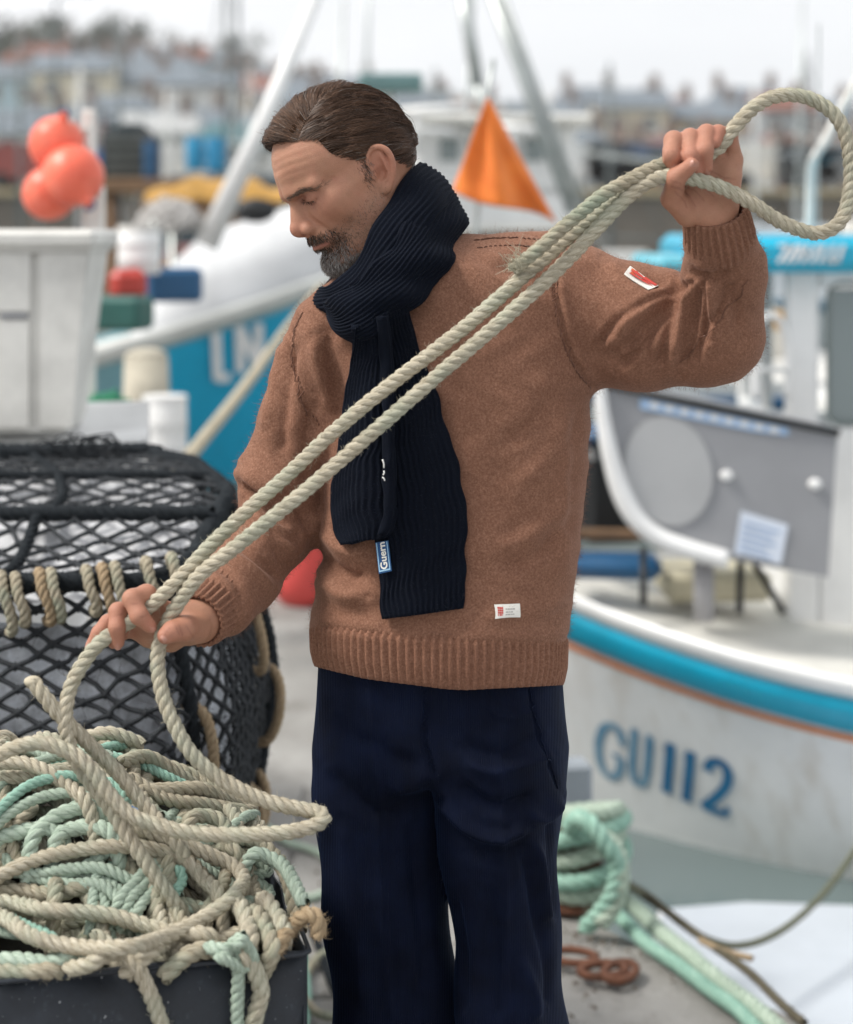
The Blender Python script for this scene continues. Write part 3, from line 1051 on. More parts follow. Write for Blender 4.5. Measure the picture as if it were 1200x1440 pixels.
def surf_of(o):
    """Near-side surface y(x, z) of a world-space mesh."""
    n = len(o.data.vertices)
    co = np.empty(n * 3, np.float32); o.data.vertices.foreach_get('co', co); co = co.reshape(-1, 3).astype(float)
    def g(x, z):
        d = (co[:, 0] - x) ** 2 + (co[:, 2] - z) ** 2
        i = np.argsort(d)[:24]
        i = i[co[i, 1] < co[i, 1].min() + .35]
        w = 1 / (d[i] + 1e-5) ** 1.5
        return (w @ co[i, 1]) / w.sum()
    return g


# ---- boat GU112, nearest on the right
SX, SY = .20, 6.28
gz = lambda u: .235 + .235 * (1 - min(1, u / .34)) ** 1.7 + .10 * max(0, u - .5)
gb = thing('fishing_boat', 'white open fishing boat with turquoise band and GU112 on the bow', 'boat', (SX, SY, WZ), group='boats moored in the harbour')
M4 = pose((SX, SY, 0), R(-4))
gh = Hull(5.6, 1.95, gz, -.95, .50, flare=.16, fine=.25, ns=70, nt=30)
k = NT('streaked_hull_white')
n1 = k.noise(1.8, 5, .6); n2 = k.noise(1.0, 5, .65, None, (9, 9, .8)); n3 = k.noise(26, 4, .7)
col = k.ramp(n1, [(.3, (.66, .67, .67)), (.7, (.80, .80, .79))])
col = k.mix(k.ramp(n2, [(.50, (0, 0, 0)), (.72, (.55, .55, .55))]), col, (.46, .40, .33))
col = k.mix(k.ramp(n3, [(.60, (0, 0, 0)), (.72, (.35, .35, .35))]), col, (.36, .37, .38))
k.set(base=col, rough=k.ramp(n3, [(.3, (.28,) * 3), (.7, (.5,) * 3)])); k.bump(n1, .15, .02)
hull1 = gh.mesh('hull', k.m, M4, gb)
gh.band('rubbing_band', M_teal, M4, gb, .055, .175, .030)
gh.band('orange_line', M_orange, M4, gb, .182, .205, .008, prof=5)
gh.band('gunwale', M_white, M4, gb, -.012, .052, .022)
gh.deck('deck', paint((.70, .69, .64), .55, .2, 5, 'deck_paint'), M4, gb, .05, .06)
gh.deck('gunwale_capping', M_white, M4, gb, -.004, -.015, nw=2, u1=.02)
ys = near_y(gh, M4)
kn = NT('faded_blue_lettering'); kn.set(base=kn.ramp(kn.noise(9, 4, .6), [(.3, (.004, .10, .24)), (.7, (.02, .17, .33))]), rough=.5)
kn2 = NT('worn_pale_blue_lettering'); kn2.set(base=kn2.ramp(kn2.noise(11, 5, .65), [(.3, (.02, .16, .30)), (.7, (.22, .36, .46))]), rough=.5)
# letters sit square to the sheer and step down with it
lx = [(842, 1008, 874, 1096), (888, 1020, 914, 1108), (932, 1034, 950, 1122), (960, 1045, 978, 1134), (992, 1058, 1026, 1148)]
for ch, (x0, y0, x1, y1) in zip('GU112', lx):
    d_ = 5.42
    for _ in range(5):
        q_ = P((x0 + x1) / 2, (y0 + y1) / 2, d_); d_ = .5 * d_ + .5 * ys(q_[0], q_[2])
    tl, br = P(x0, y0, d_), P(x1, y1, d_)
    slope = A(1, 0, -.20)
    strokes('letter', GLY[ch], (.027 if ch not in 'GU' else .024), kn.m if ch not in 'GU' else kn2.m, hull1, ys, A(tl[0], 0, br[2]) + A(0, 0, .0), slope, A(0, 0, 1), br[0] - tl[0], tl[2] - br[2] - .012)
# weathered stem: rust-tinted wash where the chain drags
st = MB()
pl = [gh.pt(0, t, -1) * A(1, 0, 1) + A(-.008, 0, 0) for t in np.linspace(.1, .98, 14)]
st.tube([W_(M4, q) for q in pl], .014, 6)
st.build('stem_bar', paint((.55, .33, .20), .7, .3, 10, 'stained_stem'), gb, True)

# wheelhouse
Wd = 6.15
def WP(px, py, d=Wd): return P(px, py, d)
mb = MB()
x0, x1 = P(1106, 0, Wd)[0], P(1106, 0, Wd)[0] + 1.35
zr = P(0, 378, Wd)[2]; zb = .22
yb = Wd + .95
cab = thing('wheelhouse', 'white wheelhouse with turquoise roof on the boat at the right', 'wheelhouse', ((x0 + x1) / 2, Wd + .45, zb))
# near wall with a door opening, built of posts and rails
px = P(1152, 0, Wd)[0]
mb.box(((x0 + px) / 2, Wd + .02, (zr + zb) / 2), (px - x0, .05, zr - zb), bev=.012)
mb.box(((px + x1) / 2, Wd + .02, zr - .035), (x1 - px - .004, .046, .07), bev=.01)
mb.box(((px + x1) / 2, Wd + .02, (P(0, 600, Wd)[2] + zb) / 2), (x1 - px - .004, .046, P(0, 600, Wd)[2] - zb), bev=.01)
mb.box((px + .60, Wd + .02, (zr + zb) / 2 + .1), (.06, .044, (zr - zb) * .55), bev=.01)
mb.box((x1 - .03, Wd + .02, (zr + zb) / 2 + .1), (.06, .043, (zr - zb) * .55), bev=.01)
mb.box((x0 + .025, (Wd + yb) / 2 + .02, (zr + zb) / 2 - .25), (.046, yb - Wd - .06, (zr - zb) * .55), bev=.01)
mb.box((x0 + .025, Wd + .5, (zr + zb) / 2 + .3), (.044, .05, (zr - zb) * .6), bev=.01)
mb.box(((x0 + x1) / 2, yb, (zr + zb) / 2 - .28), (x1 - x0, .05, (zr - zb) * .5), bev=.01)
mb.box((x0 + .03, yb, (zr + zb) / 2), (.06, .056, zr - zb), bev=.01)
mb.build('wall', M_white, cab)
fr = MB()
def rrect(cx, cz, w, h, r, n=5):
    o = []
    for qx, qz, a0 in ((1, 1, 0), (-1, 1, 90), (-1, -1, 180), (1, -1, 270)):
        for i in range(n + 1):
            a_ = R(a0 + 90 * i / n)
            o.append((cx + qx * (w / 2 - r) + r * math.cos(a_), cz + qz * (h / 2 - r) + r * math.sin(a_)))
    return o
wz0, wz1 = P(0, 596, Wd)[2], P(0, 398, Wd)[2]
for cx in (px + .30,):
    o = rrect(cx, (wz0 + wz1) / 2, .54, wz1 - wz0, .05)
    fr.tube([(x, Wd + .0, z) for x, z in o], .007, 6, closed=True)
win = fr.build('window_frame', paint((.16, .19, .18), .5, .1, 4, 'grey_green_seal'), cab, True)
g = MB(); o = rrect(px + .30, (wz0 + wz1) / 2, .54, wz1 - wz0, .05)
g.prism([(x, Wd + .012, z) for x, z in o], (0, 0, 0), (0, .006, 0)); g.build('pane', M_glass, win)
# roof
rf = MB()
rz1, rz0 = P(0, 332, Wd)[2], P(0, 382, Wd)[2]
xl = P(985, 0, Wd)[0]
out_ = [(xl, Wd - .12), (x1 + .2, Wd - .16), (x1 + .2, yb + .15), (xl + .05, yb + .12)]
rf.box(((xl + x1 + .2) / 2, (Wd + yb) / 2, (rz0 + rz1) / 2), (x1 + .2 - xl, yb - Wd + .3, rz1 - rz0), bev=.035)
roof = rf.build('roof', M_teal, cab)
sl_ = MB(); sl_.box((P(968, 0, Wd)[0], Wd + .3, P(0, 372, Wd)[2]), (.24, .8, .055), bev=.02); sl_.build('sun_visor', paint((.10, .42, .52), .4, .15, 4, 'pale_teal_paint'), roof)
# white painted name on the fascia, too blurred to read: slanting strokes
xs0 = P(1092, 0, Wd - .16)[0]
wd_ = P(1205, 0, Wd - .16)[0] - xs0
fy = Wd - .153
nm = []
for i, (a_, b_) in enumerate(((0, .08), (.10, .16), (.20, .22), (.31, .30), (.42, .42), (.53, .50), (.64, .62), (.74, .74))):
    nm.append(([(a_ + .02, .05), (b_ + .10, .95)], 1))
nm += [([(.02, .9), (.20, .9)], .8), ([(.30, .5), (.44, .5)], .7), ([(.62, .1), (.80, .1)], .8)]
strokes('painted_name', nm, .013, M_white, roof, lambda x, z: fy, A(xs0, 0, P(0, 371, Wd - .16)[2]), A(1, 0, 0), A(0, 0, 1), wd_, P(0, 342, Wd - .16)[2] - P(0, 371, Wd - .16)[2], lift=.004)
# grab rail and aerial
rl = MB()
arc_ = [P(1062, 560, 6.0), P(1062, 480, 6.0), P(1075, 445, 6.02), P(1098, 452, 6.05), P(1108, 490, 6.08), P(1108, 560, 6.1)]
rl.tube(spline(arc_, 30), .013, 8)
rl.tube([P(1010, 515, 6.0), P(1108, 522, 6.08)], .011, 8)
rl.build('grab_rail', M_white, cab, True)
ae = MB(); ae.tube([P(1150, 332, 6.3), P(1152, 34, 6.3)], .004, 6); tag(ae.build('aerial', M_alu), 'thin whip aerial above the turquoise wheelhouse roof', 'aerial')
# hauling block hanging behind the rope loop
hb_ = thing('hauling_block', 'dark pulley block with pale rope hanging at the far right', 'pulley', P(1150, 240, 6.4))
b = MB(); b.sphere(P(1150, 222, 6.4), .042, 14, 8, sc=(1.2, .6, .7)); b.box(P(1165, 216, 6.4), (.07, .05, .03), .2, bev=.008); b.build('block_cheek', M_black, hb_, True)
b = MB(); b.tube(spline([P(1138, 330, 6.4), P(1140, 270, 6.4), P(1142, 232, 6.38), P(1150, 215, 6.36), P(1165, 190, 6.38), P(1185, 150, 6.4), P(1215, 100, 6.4)], 30), .017, 7); b.build('fall_rope', M_rope_tan if 'M_rope_tan' in globals() else M_white2, hb_, True)

# grey console on its post
cons = thing('deck_console', 'grey slanting console board with white rounded edge and notice on the boat', 'console', P(1000, 865, 5.75))
Cd = 5.7
co_ = lambda px, py, dd=0: P(px, py, Cd + dd + (px - 840) / 335 * -.10)
edge = [co_(842, 540), co_(848, 590), co_(858, 640), co_(872, 688), co_(893, 727), co_(925, 754), co_(965, 770), co_(1022, 786)]
ed_ = spline(edge, 40)
face = list(ed_) + [co_(1165, 812), co_(1178, 612)]
mb = MB(); mb.prism(face, (0, 0, 0), (.03, .34, .0)); mb.build('board', M_grey, cons)
mb = MB(); mb.tube([q + A(0, -.02, 0) for q in ed_], np.interp(np.linspace(0, 1, 40), [0, .5, 1], [.020, .034, .030]), 10); mb.build('rounded_edge', M_white, cons, True)
mb = MB(); mb.tube([co_(842, 540) + A(0, -.01, .004), co_(1180, 610) + A(0, -.01, .004)], .012, 8); mb.build('top_edge', M_black, cons, True)
mb = MB(); mb.prism([co_(940 + 62 * math.cos(t), 662 + 76 * math.sin(t) + 9 * math.cos(t)) for t in np.linspace(0, 6.2832, 40, endpoint=False)][::-1], (0, -.003, 0), (0, -.010, 0)); mb.build('round_cover', paint((.42, .425, .43), .55, .1, 4, 'pale_grey_cover'), cons)
pl4 = lambda c4, dd, th: (lambda mb_: (mb_.prism(c4, (0, dd, 0), (0, dd - th, 0)), mb_)[1])(MB())
M_sign = paint((.68, .74, .84), .5, .08, 8, 'pale_blue_notice')
sg_ = pl4([co_(1042, 718), co_(1108, 738), co_(1098, 793), co_(1033, 778)], -.003, .004).build('notice', M_sign, cons)
ln_b = MB()
for i in range(5):
    a0, a1 = (1044 - i * 1.6, 732 + i * 9.5), (1044 - i * 1.6 + (52, 44, 50, 38, 46)[i], 732 + i * 9.5 + (52, 44, 50, 38, 46)[i] * .28)
    ln_b.prism([co_(*a0), co_(*a1), co_(a1[0], a1[1] + 3), co_(a0[0], a0[1] + 3)], (0, -.0085, 0), (0, -.0095, 0))
ln_b.build('notice_print', paint((.30, .42, .62), .6, .1, 8, 'notice_ink'), sg_)
for (a_, b_) in ((1021, 668), (1145, 680)):
    mb = MB(); mb.sphere(co_(a_, b_) + A(0, -.012, 0), .022, 12, 8, sc=(1, .6, .8)); mb.build('lamp', M_white, cons, True)
mb = MB(); mb.prism([co_(900, 560), co_(1108, 602), co_(1108, 612), co_(1060, 606), co_(900, 574)], (0, -.004, 0), (0, -.008, 0)); st_ = mb.build('name_strip', paint((.36, .52, .74), .5, .1, 6, 'pale_blue_strip'), cons)
mb = MB()
for i in range(9):
    x = 915 + i * 21; y = 565 + i * 4.3
    mb.prism([co_(x, y), co_(x + 12, y + 2.4), co_(x + 10, y + 9), co_(x - 2, y + 6.6)], (0, -.009, 0), (0, -.010, 0))
mb.build('name_print', M_white, st_)
mb = MB(); mb.tube([P(990, 780, Cd + .12), P(990, 872, Cd + .12)], .034, 12); mb.build('post', paint((.36, .355, .37), .5, .15, 5, 'post_paint'), cons, True)
for q in ((905, 770, 905, 852), (1042, 780, 1040, 862), (1060, 790, 1102, 862)):
    mb = MB(); mb.tube([P(q[0], q[1], Cd + .2), P(q[2], q[3], Cd + .1)], .012, 8); mb.build('strut', M_black, cons, True)
# gear on the far side of the deck
eng = thing('engine_box', 'black engine box behind the grey console', 'engine box', P(850, 800, 6.35))
mb = MB(); mb.box(P(850, 690, 6.35), (.24, .3, .34), .2, bev=.04); mb.build('casing', M_black, eng)
mb = MB(); mb.box(P(850, 610, 6.35), (.20, .24, .05), .2, bev=.02); mb.build('cover', M_dblue, eng)
pk = MB(); pk.box(P(870, 752, 6.1), (.5, .05, .035), -.1, bev=.005); tag(pk.build('plank', M_wood), 'brown plank lying under the grey console', 'plank')
tp = MB(); tp.box(P(860, 795, 6.0), (.34, .16, .075), -.1, bev=.03); tag(tp.build('tarpaulin', M_dblue), 'folded dark blue tarpaulin on the white deck', 'tarpaulin')
bk = MB(); bk.box(P(1000, 815, 6.15), (.36, .3, .10), .05, bev=.02); tag(bk.build('fish_box', paint((.60, .55, .40), .6, .2, 6, 'cream_box')), 'cream fish box under the console board', 'box')

# ---- blue boat, left middle distance
BX, BY = -2.6, 10.1
bl_ = thing('fishing_boat', 'bright blue fishing boat with white whaleback bow and white letters', 'boat', (BX, BY, WZ), group='boats moored in the harbour')
bz = lambda u: .80 + .75 * (1 - min(1, u / .42)) ** 1.2
M5 = pose((.05, 10.35, 0), R(180 + 5))
bh = Hull(6.2, 2.3, bz, -.9, .5, flare=.26, fine=.42, ns=60, nt=26)
h2 = MB()
hull2 = bh.mesh('hull', paint((.20, .40, .45), .5, .25, 2.5, 'grey_teal_paint'), M5, bl_)
for sd in (1,):
    v, f = [], []
    us = np.linspace(.02, .27, 40); ts = np.linspace(.70, .955, 12)
    for u in us:
        for t in ts:
            tt = t if t > .72 else t
            lo_ = .955 - (.955 - .54) * min(1, math.sqrt(max(0, (.27 - u) / .06)))
            q = bh.pt(u, lo_ + (.955 - lo_) * (t - .70) / .255, 1, .006)
            v.append(W_(M5, q))
    for i in range(39):
        for j in range(11):
            a_ = i * 12 + j
            f.append((a_, a_ + 1, a_ + 13, a_ + 12))
    obj('painted_bow', make_mesh('painted_bow', np.array(v), f, M_blue, True), bl_)
bh.band('gunwale', paint((.62, .63, .60), .5, .2, 3, 'pale_gunwale'), M5, bl_, -.03, .075, .035)
bh.deck('deck', M_white2, M5, bl_, .04, .05)
ys2 = near_y(bh, M5, 1)
for ch, (x0, y0, x1, y1) in zip('LN', ((296, 470, 322, 540), (328, 462, 362, 530))):
    tl, br = P(x0, y0, 9.3), P(x1, y1, 9.3)
    strokes('letter', GLY[ch], .045, M_white, hull2, ys2, A(tl[0], 0, br[2]), A(1, 0, .12), A(0, 0, 1), br[0] - tl[0], tl[2] - br[2], lift=.03)
# whaleback: the white shelter over the bow
wbk = MB()
v, f = [], []
us = np.linspace(.02, .27, 26)
for u in us:
    e = bh.pt(u, 1, -1); b = max(.03, -e[1] - .03)
    hh = .46 * min(1, (.285 - u) / .07) ** .6 if u < .285 else 0
    hh = max(.05, hh)
    for q in range(11):
        a_ = math.pi * q / 10
        v.append(W_(M5, (e[0], -b * math.cos(a_) * (1 - .1 * math.sin(a_)), e[2] + hh * math.sin(a_) ** .7)))
for i in range(25):
    for q in range(10):
        a_ = i * 11 + q
        f.append((a_, a_ + 11, a_ + 12, a_ + 1))
f.append(tuple(range(11)))
f.append(tuple(range(25 * 11, 26 * 11))[::-1])
wb = obj('whaleback', make_mesh('whaleback', np.array(v), f, paint((.62, .63, .64), .45, .22, 2.5, 'worn_white'), True), bl_)
pt_ = P(360, 296, 9.42)
mb = MB(); mb.sphere(pt_ + A(0, 0, 0), .085, 14, 8, sc=(1.3, .5, .8)); mb.build('porthole', M_black, wb, True)
# white sloping mast, stays and the tall gantry behind the man
ms = MB(); ms.tube([P(290, 345, 9.0), P(372, 170, 9.0), P(446, -10, 9.0)], [.062, .046, .034], 10); ms.build('sloping_mast', M_white, bl_, True)

gt = thing('trawler', 'white trawler with tall lattice gantry behind the man', 'boat', (.45, 12.4, WZ), group='boats moored in the harbour')
M6 = pose((-1.3, 12.9, 0), R(-3))
th_ = Hull(7.5, 2.6, lambda u: .62 + .35 * (1 - min(1, u / .4)) ** 1.4, -.9, .6, flare=.3, fine=.3)
th_.mesh('hull', M_white, M6, gt)
th_.band('rubbing_band', M_dblue, M6, gt, .10, .20, .03)
th_.deck('deck', M_white2, M6, gt, .05, .06)
mb = MB(); mb.box(P(690, 225, 12.8), (1.15, .9, .52), 0, bev=.06); mb.box(P(650, 300, 12.8), (1.6, 1.0, .25), 0, bev=.05); mb.build('deckhouse', M_white, gt)
mb = MB(); mb.box(P(690, 172, 12.6), (1.35, 1.1, .06), 0, bev=.02); mb.build('deckhouse_roof', M_white2, gt)
for i in range(4):
    mb = MB(); mb.box(P(632 + i * 40, 210, 12.33), (.13, .02, .16), 0, bev=.02); mb.build('window', M_glass, gt)
for q, r_ in (((690, -12, 806, 300), .036), ((704, -12, 822, 300), .022), ((650, -12, 672, 118), .040), ((672, 118, 690, 190), .034), ((440, 40, 300, 120), .0)):
    if r_:
        mb = MB(); mb.tube([P(q[0], q[1], 10.6), P(q[2], q[3], 10.6)], r_, 8); mb.build('gantry_leg', M_alu, gt, True)
mb = MB()
for i in range(9):
    t = i / 9
    mb.tube([P(690 + 116 * t, -12 + 312 * t, 10.6), P(704 + 118 * (t + .06), -12 + 312 * (t + .06), 10.6)], .010, 6)
mb.build('gantry_lacing', M_alu, gt, True)
mb = MB()
for a_, b_, c_, d_, r_ in ((560, 158, 660, 150, .03), (560, 180, 640, 186, .022), (700, 178, 770, 186, .03), (585, 150, 585, 215, .02), (720, 180, 720, 230, .02)):
    mb.tube([P(a_, b_, 11.6), P(c_, d_, 11.6)], r_, 8)
mb.build('rail', M_white, gt, True)
mb = MB(); mb.tube([P(550, 118, 12.2), P(550, 200, 12.2)], .03, 8); mb.build('radar_post', M_white, gt, True)
mb = MB(); mb.box(P(550, 118, 12.2), (.44, .3, .13), 0, bev=.02); mb.build('radar_bar', paint((.12, .22, .22), .5, .2, 4, 'teal_grey'), gt)

# ---- covered gear and a dark work boat across the basin
cs = thing('covered_store', 'ochre tarpaulin stretched over stacked gear beyond the blue boat', 'tarpaulin', P(305, 620, 11.4))
v, f = [], []
for i in range(25):
    s_ = i / 24
    top = 246 + 22 * abs(s_ - .45) ** 1.4 * 2 + 4 * math.sin(s_ * 17)
    for j, (py_, dd) in enumerate(((282, 0), (268, .02), (top + 6, .10), (top, .5), (top + 4, .9), (282, 1.1))):
        v.append(P(204 + 205 * s_, py_ + 2.5 * math.sin(s_ * 29 + j), 11.0) + A(0, dd, 0))
f = [(i * 6 + j, (i + 1) * 6 + j, (i + 1) * 6 + j + 1, i * 6 + j + 1) for i in range(24) for j in range(5)]
obj('cover', make_mesh('cover', np.array(v), f, M_ochre, True), cs)
mb = MB(); mb.box(P(305, 292, 11.5), (.84, .8, .12), 0, bev=.01); mb.build('bench', M_wood, cs)
for px_, dd in ((215, .1), (395, .1), (215, .9), (395, .9)):
    mb = MB(); mb.tube([P(px_, 282, 11.0) + A(0, dd, 0), A(P(px_, 282, 11.0)[0], 11.0 + dd, WZ - .5)], .03, 8); mb.build('leg', M_alu, cs, True)
def work_drum(px, py0, py1, d, r_, col_, lb):
    drum(px, py0, py1, d, r_, paint(col_, .45, .2, 5, 'drum_plastic'), lb)
# ---- a few boats further off
def small_boat(name, label, px, d, L, hullc, cabc, rz, band=None, cab=(.30, .55, .62), mast=0, sheer=.55):
    o = thing(name, label, 'boat', (P(px, 0, d)[0], d, WZ), group='boats moored in the harbour')
    M7 = pose((P(px, 0, d)[0], d, WZ), rz)
    h = Hull(L, L * .33, lambda u: sheer + .35 * (1 - min(1, u / .5)) ** 1.5, -.3, L * .08, flare=.32, fine=.36, ns=26, nt=10)
    h.mesh('hull', paint(hullc, .45, .2, 2, 'far_hull_paint'), M7, o)
    h.band('gunwale', paint(band or (.6, .6, .58), .5, .2, 3, 'far_gunwale'), M7, o, -.02, .12, .03, n=24, prof=4)
    h.deck('deck', M_white2, M7, o, .05, .04, n=16)
    cx = cab[0] * L
    c = W_(M7, (cx + L * .14, 0, sheer + cab[2] / 2 + .05))
    mb = MB(); mb.box(c, (L * .26, L * .2, cab[2] + .1), rz, bev=.05, taper=.9); w = mb.build('cabin', paint(cabc, .45, .2, 2, 'far_cabin_paint'), o)
    for s_ in (-1, 0, 1):
        mb = MB(); mb.box(W_(M7, (cx + L * .14 + s_ * L * .075, -L * .1 * .97, sheer + cab[2] * .68)), (L * .055, .03, cab[2] * .34), rz, bev=.01); mb.build('window', M_glass, w)
        if math.cos(rz) < 0:
            mb = MB(); mb.box(W_(M7, (cx + L * .14 + s_ * L * .075, L * .1 * .97, sheer + cab[2] * .68)), (L * .055, .03, cab[2] * .34), rz, bev=.01); mb.build('window', M_glass, w)
    if mast:
        mb = MB(); mb.tube([W_(M7, (L * .5, 0, sheer)), W_(M7, (L * .52, 0, sheer + mast))], [.04, .02], 8)
        mb.tube([W_(M7, (L * .5, 0, sheer + mast * .55)), W_(M7, (L * .85, 0, sheer + mast * .45))], .02, 6)
        mb.build('mast', M_alu, o, True)
    return o
small_boat('motor_boat', 'white motor boat half hidden behind the raised sleeve', 905, 9.6, 4.4, (.70, .71, .70), (.66, .66, .64), R(4), (.05, .25, .34), (.2, .5, .42), 0, .62)
small_boat('motor_boat', 'cream boat with red brown cabin beyond the orange buoys', 40, 19, 6.5, (.52, .48, .40), (.20, .06, .05), R(8), (.42, .12, .07), (.2, .5, .8), 3.6, .9)
small_boat('motor_boat', 'ochre covered boat beyond the blue boat', 215, 15, 5.2, (.62, .60, .55), (.46, .25, .05), R(-6), (.46, .25, .05), (.22, .5, .42), 2.6, 1.35)
small_boat('motor_boat', 'dark netted boat in the middle of the harbour at the left', 150, 21, 6.0, (.06, .08, .09), (.05, .07, .08), R(3), (.05, .16, .22), (.1, .5, 1.0), 4.2, 1.5)
small_boat('motor_boat', 'pale boat far behind the raised hand', 985, 30, 7.5, (.58, .56, .50), (.66, .64, .60), R(-5), (.45, .28, .08), (.3, .5, 1.1), 5.0, .9)
small_boat('motor_boat', 'white boat far off right of the orange flag', 815, 26, 6.5, (.60, .62, .63), (.55, .60, .64), R(7), (.08, .2, .3), (.3, .5, 1.0), 4.5, .9)

# ---- orange flag on a dan pole
fl = thing('marker_flag', 'orange triangular marker flag on a thin pole above the boats', 'flag', P(680, 600, 5.6))
mb = MB(); mb.tube([P(694, 84, 5.74), P(684, 150, 5.74), P(668, 330, 5.74), P(645, 620, 5.74), A(P(640, 0, 5.74)[0], 5.74, WZ - .25)], .009, 8); mb.build('pole', M_alu, fl, True)
mb = MB(); mb.sphere((P(640, 0, 5.74)[0], 5.74, WZ + .02), .11, 16, 10, sc=(1, 1, .8)); mb.build('float', M_white2, fl, True)
v, f = [], []
n = 22
for i in range(n + 1):
    t = i / n
    l = A(686, 138) * (1 - t) + A(636, 268) * t; r_ = A(688, 138) * (1 - t) + A(783, 314) * t
    for j in range(n + 1):
        s_ = j / n
        q = l * (1 - s_) + r_ * s_
        dd = .035 * math.sin(s_ * 7 + t * 2) * t + .02 * math.sin(s_ * 15 - t * 3) * t + .05 * s_ * t
        v.append(P(q[0], q[1] + 5 * math.sin(s_ * 6) * t, 5.58 + dd))
for i in range(n):
    for j in range(n):
        a_ = i * (n + 1) + j
        f.append((a_, a_ + n + 1, a_ + n + 2, a_ + 1))
k = NT('orange_flag_cloth'); nn = k.noise(9, 4, .6)
k.set(base=k.ramp(nn, [(.3, (.66, .15, .014)), (.7, (.86, .235, .03))]), rough=.75, sheen=.2)
k.b.inputs['Subsurface Weight'].default_value = .25; k.b.inputs['Subsurface Radius'].default_value = (.05, .02, .01)
fo = obj('cloth', make_mesh('cloth', np.array(v), f, k.m, True), fl)
sm_ = fo.modifiers.new('thickness', 'SOLIDIFY'); sm_.thickness = .004

# ---- left: white skiff ashore with its locker, buoys, drums
sk = thing('skiff', 'white skiff hauled out on the quay behind the netted pots', 'boat', (-1.75, 4.7, 0))
M8 = pose((-.74, 4.75, .28), R(180 + 3))
sh_ = Hull(3.4, 1.3, lambda u: .74 + .05 * (1 - u), 0.0, .3, flare=.3, fine=.5, ns=40, nt=14)
sh_.mesh('hull', M_white, M8, sk); sh_.band('gunwale', M_white, M8, sk, -.03, .05, .03, n=40)
sh_.deck('deck', M_white, M8, sk, .0, .01, camber=.10)
for xx in (-1.2, -2.6):
    mb = MB(); mb.box((xx, 4.72, .16), (.12, 1.0, .32), 0, bev=.01); mb.build('chock', M_wood, sk)
lk = thing('locker', 'tall off-white cabinet with stained doors at the left edge', 'cabinet', (-1.25, 4.62, 1.08))
Ld = 4.45
def LP(px, py, d=Ld): return P(px, py, d)
zt, zb_ = LP(0, 348)[2], LP(0, 608)[2]
xr_t, xr_b = LP(127, 0)[0], LP(92, 0)[0]
xl_ = -1.75
mb = MB()
fr4 = [(xl_, Ld, zb_), (xr_b, Ld, zb_), (xr_t, Ld, zt), (xl_, Ld, zt)]
mb.prism(fr4, (0, 0, 0), (0, .26, 0)); mb.build('body', M_white2, lk)
mb = MB(); mb.box(((xl_ + xr_t) / 2 + .005, Ld + .13, LP(0, 336)[2]), (xr_t - xl_ + .03, .34, .046), 0, bev=.012); mb.box(((xl_ + xr_t) / 2, Ld + .13, LP(0, 351)[2]), (xr_t - xl_ + .012, .305, .016), 0, bev=.004); mb.build('lid', M_white2, lk)
for (a_, b_, c_, d_) in ((-12, 356, 44, 437), (-12, 450, 42, 600), (58, 356, 117, 600)):
    mb = MB(); q4 = [LP(a_, d_), LP(c_ - (14 if c_ > 100 else 0), d_), LP(c_ + (6 if c_ > 100 else 0), b_), LP(a_, b_)]
    mb.prism(q4, (0, -.002, 0), (0, -.014, 0)); mb.build('door', M_white2, lk)
mb = MB(); mb.box(LP(20, 444, Ld - .012), (.07, .012, .014), 0, bev=.003); mb.build('latch', M_grey, lk)
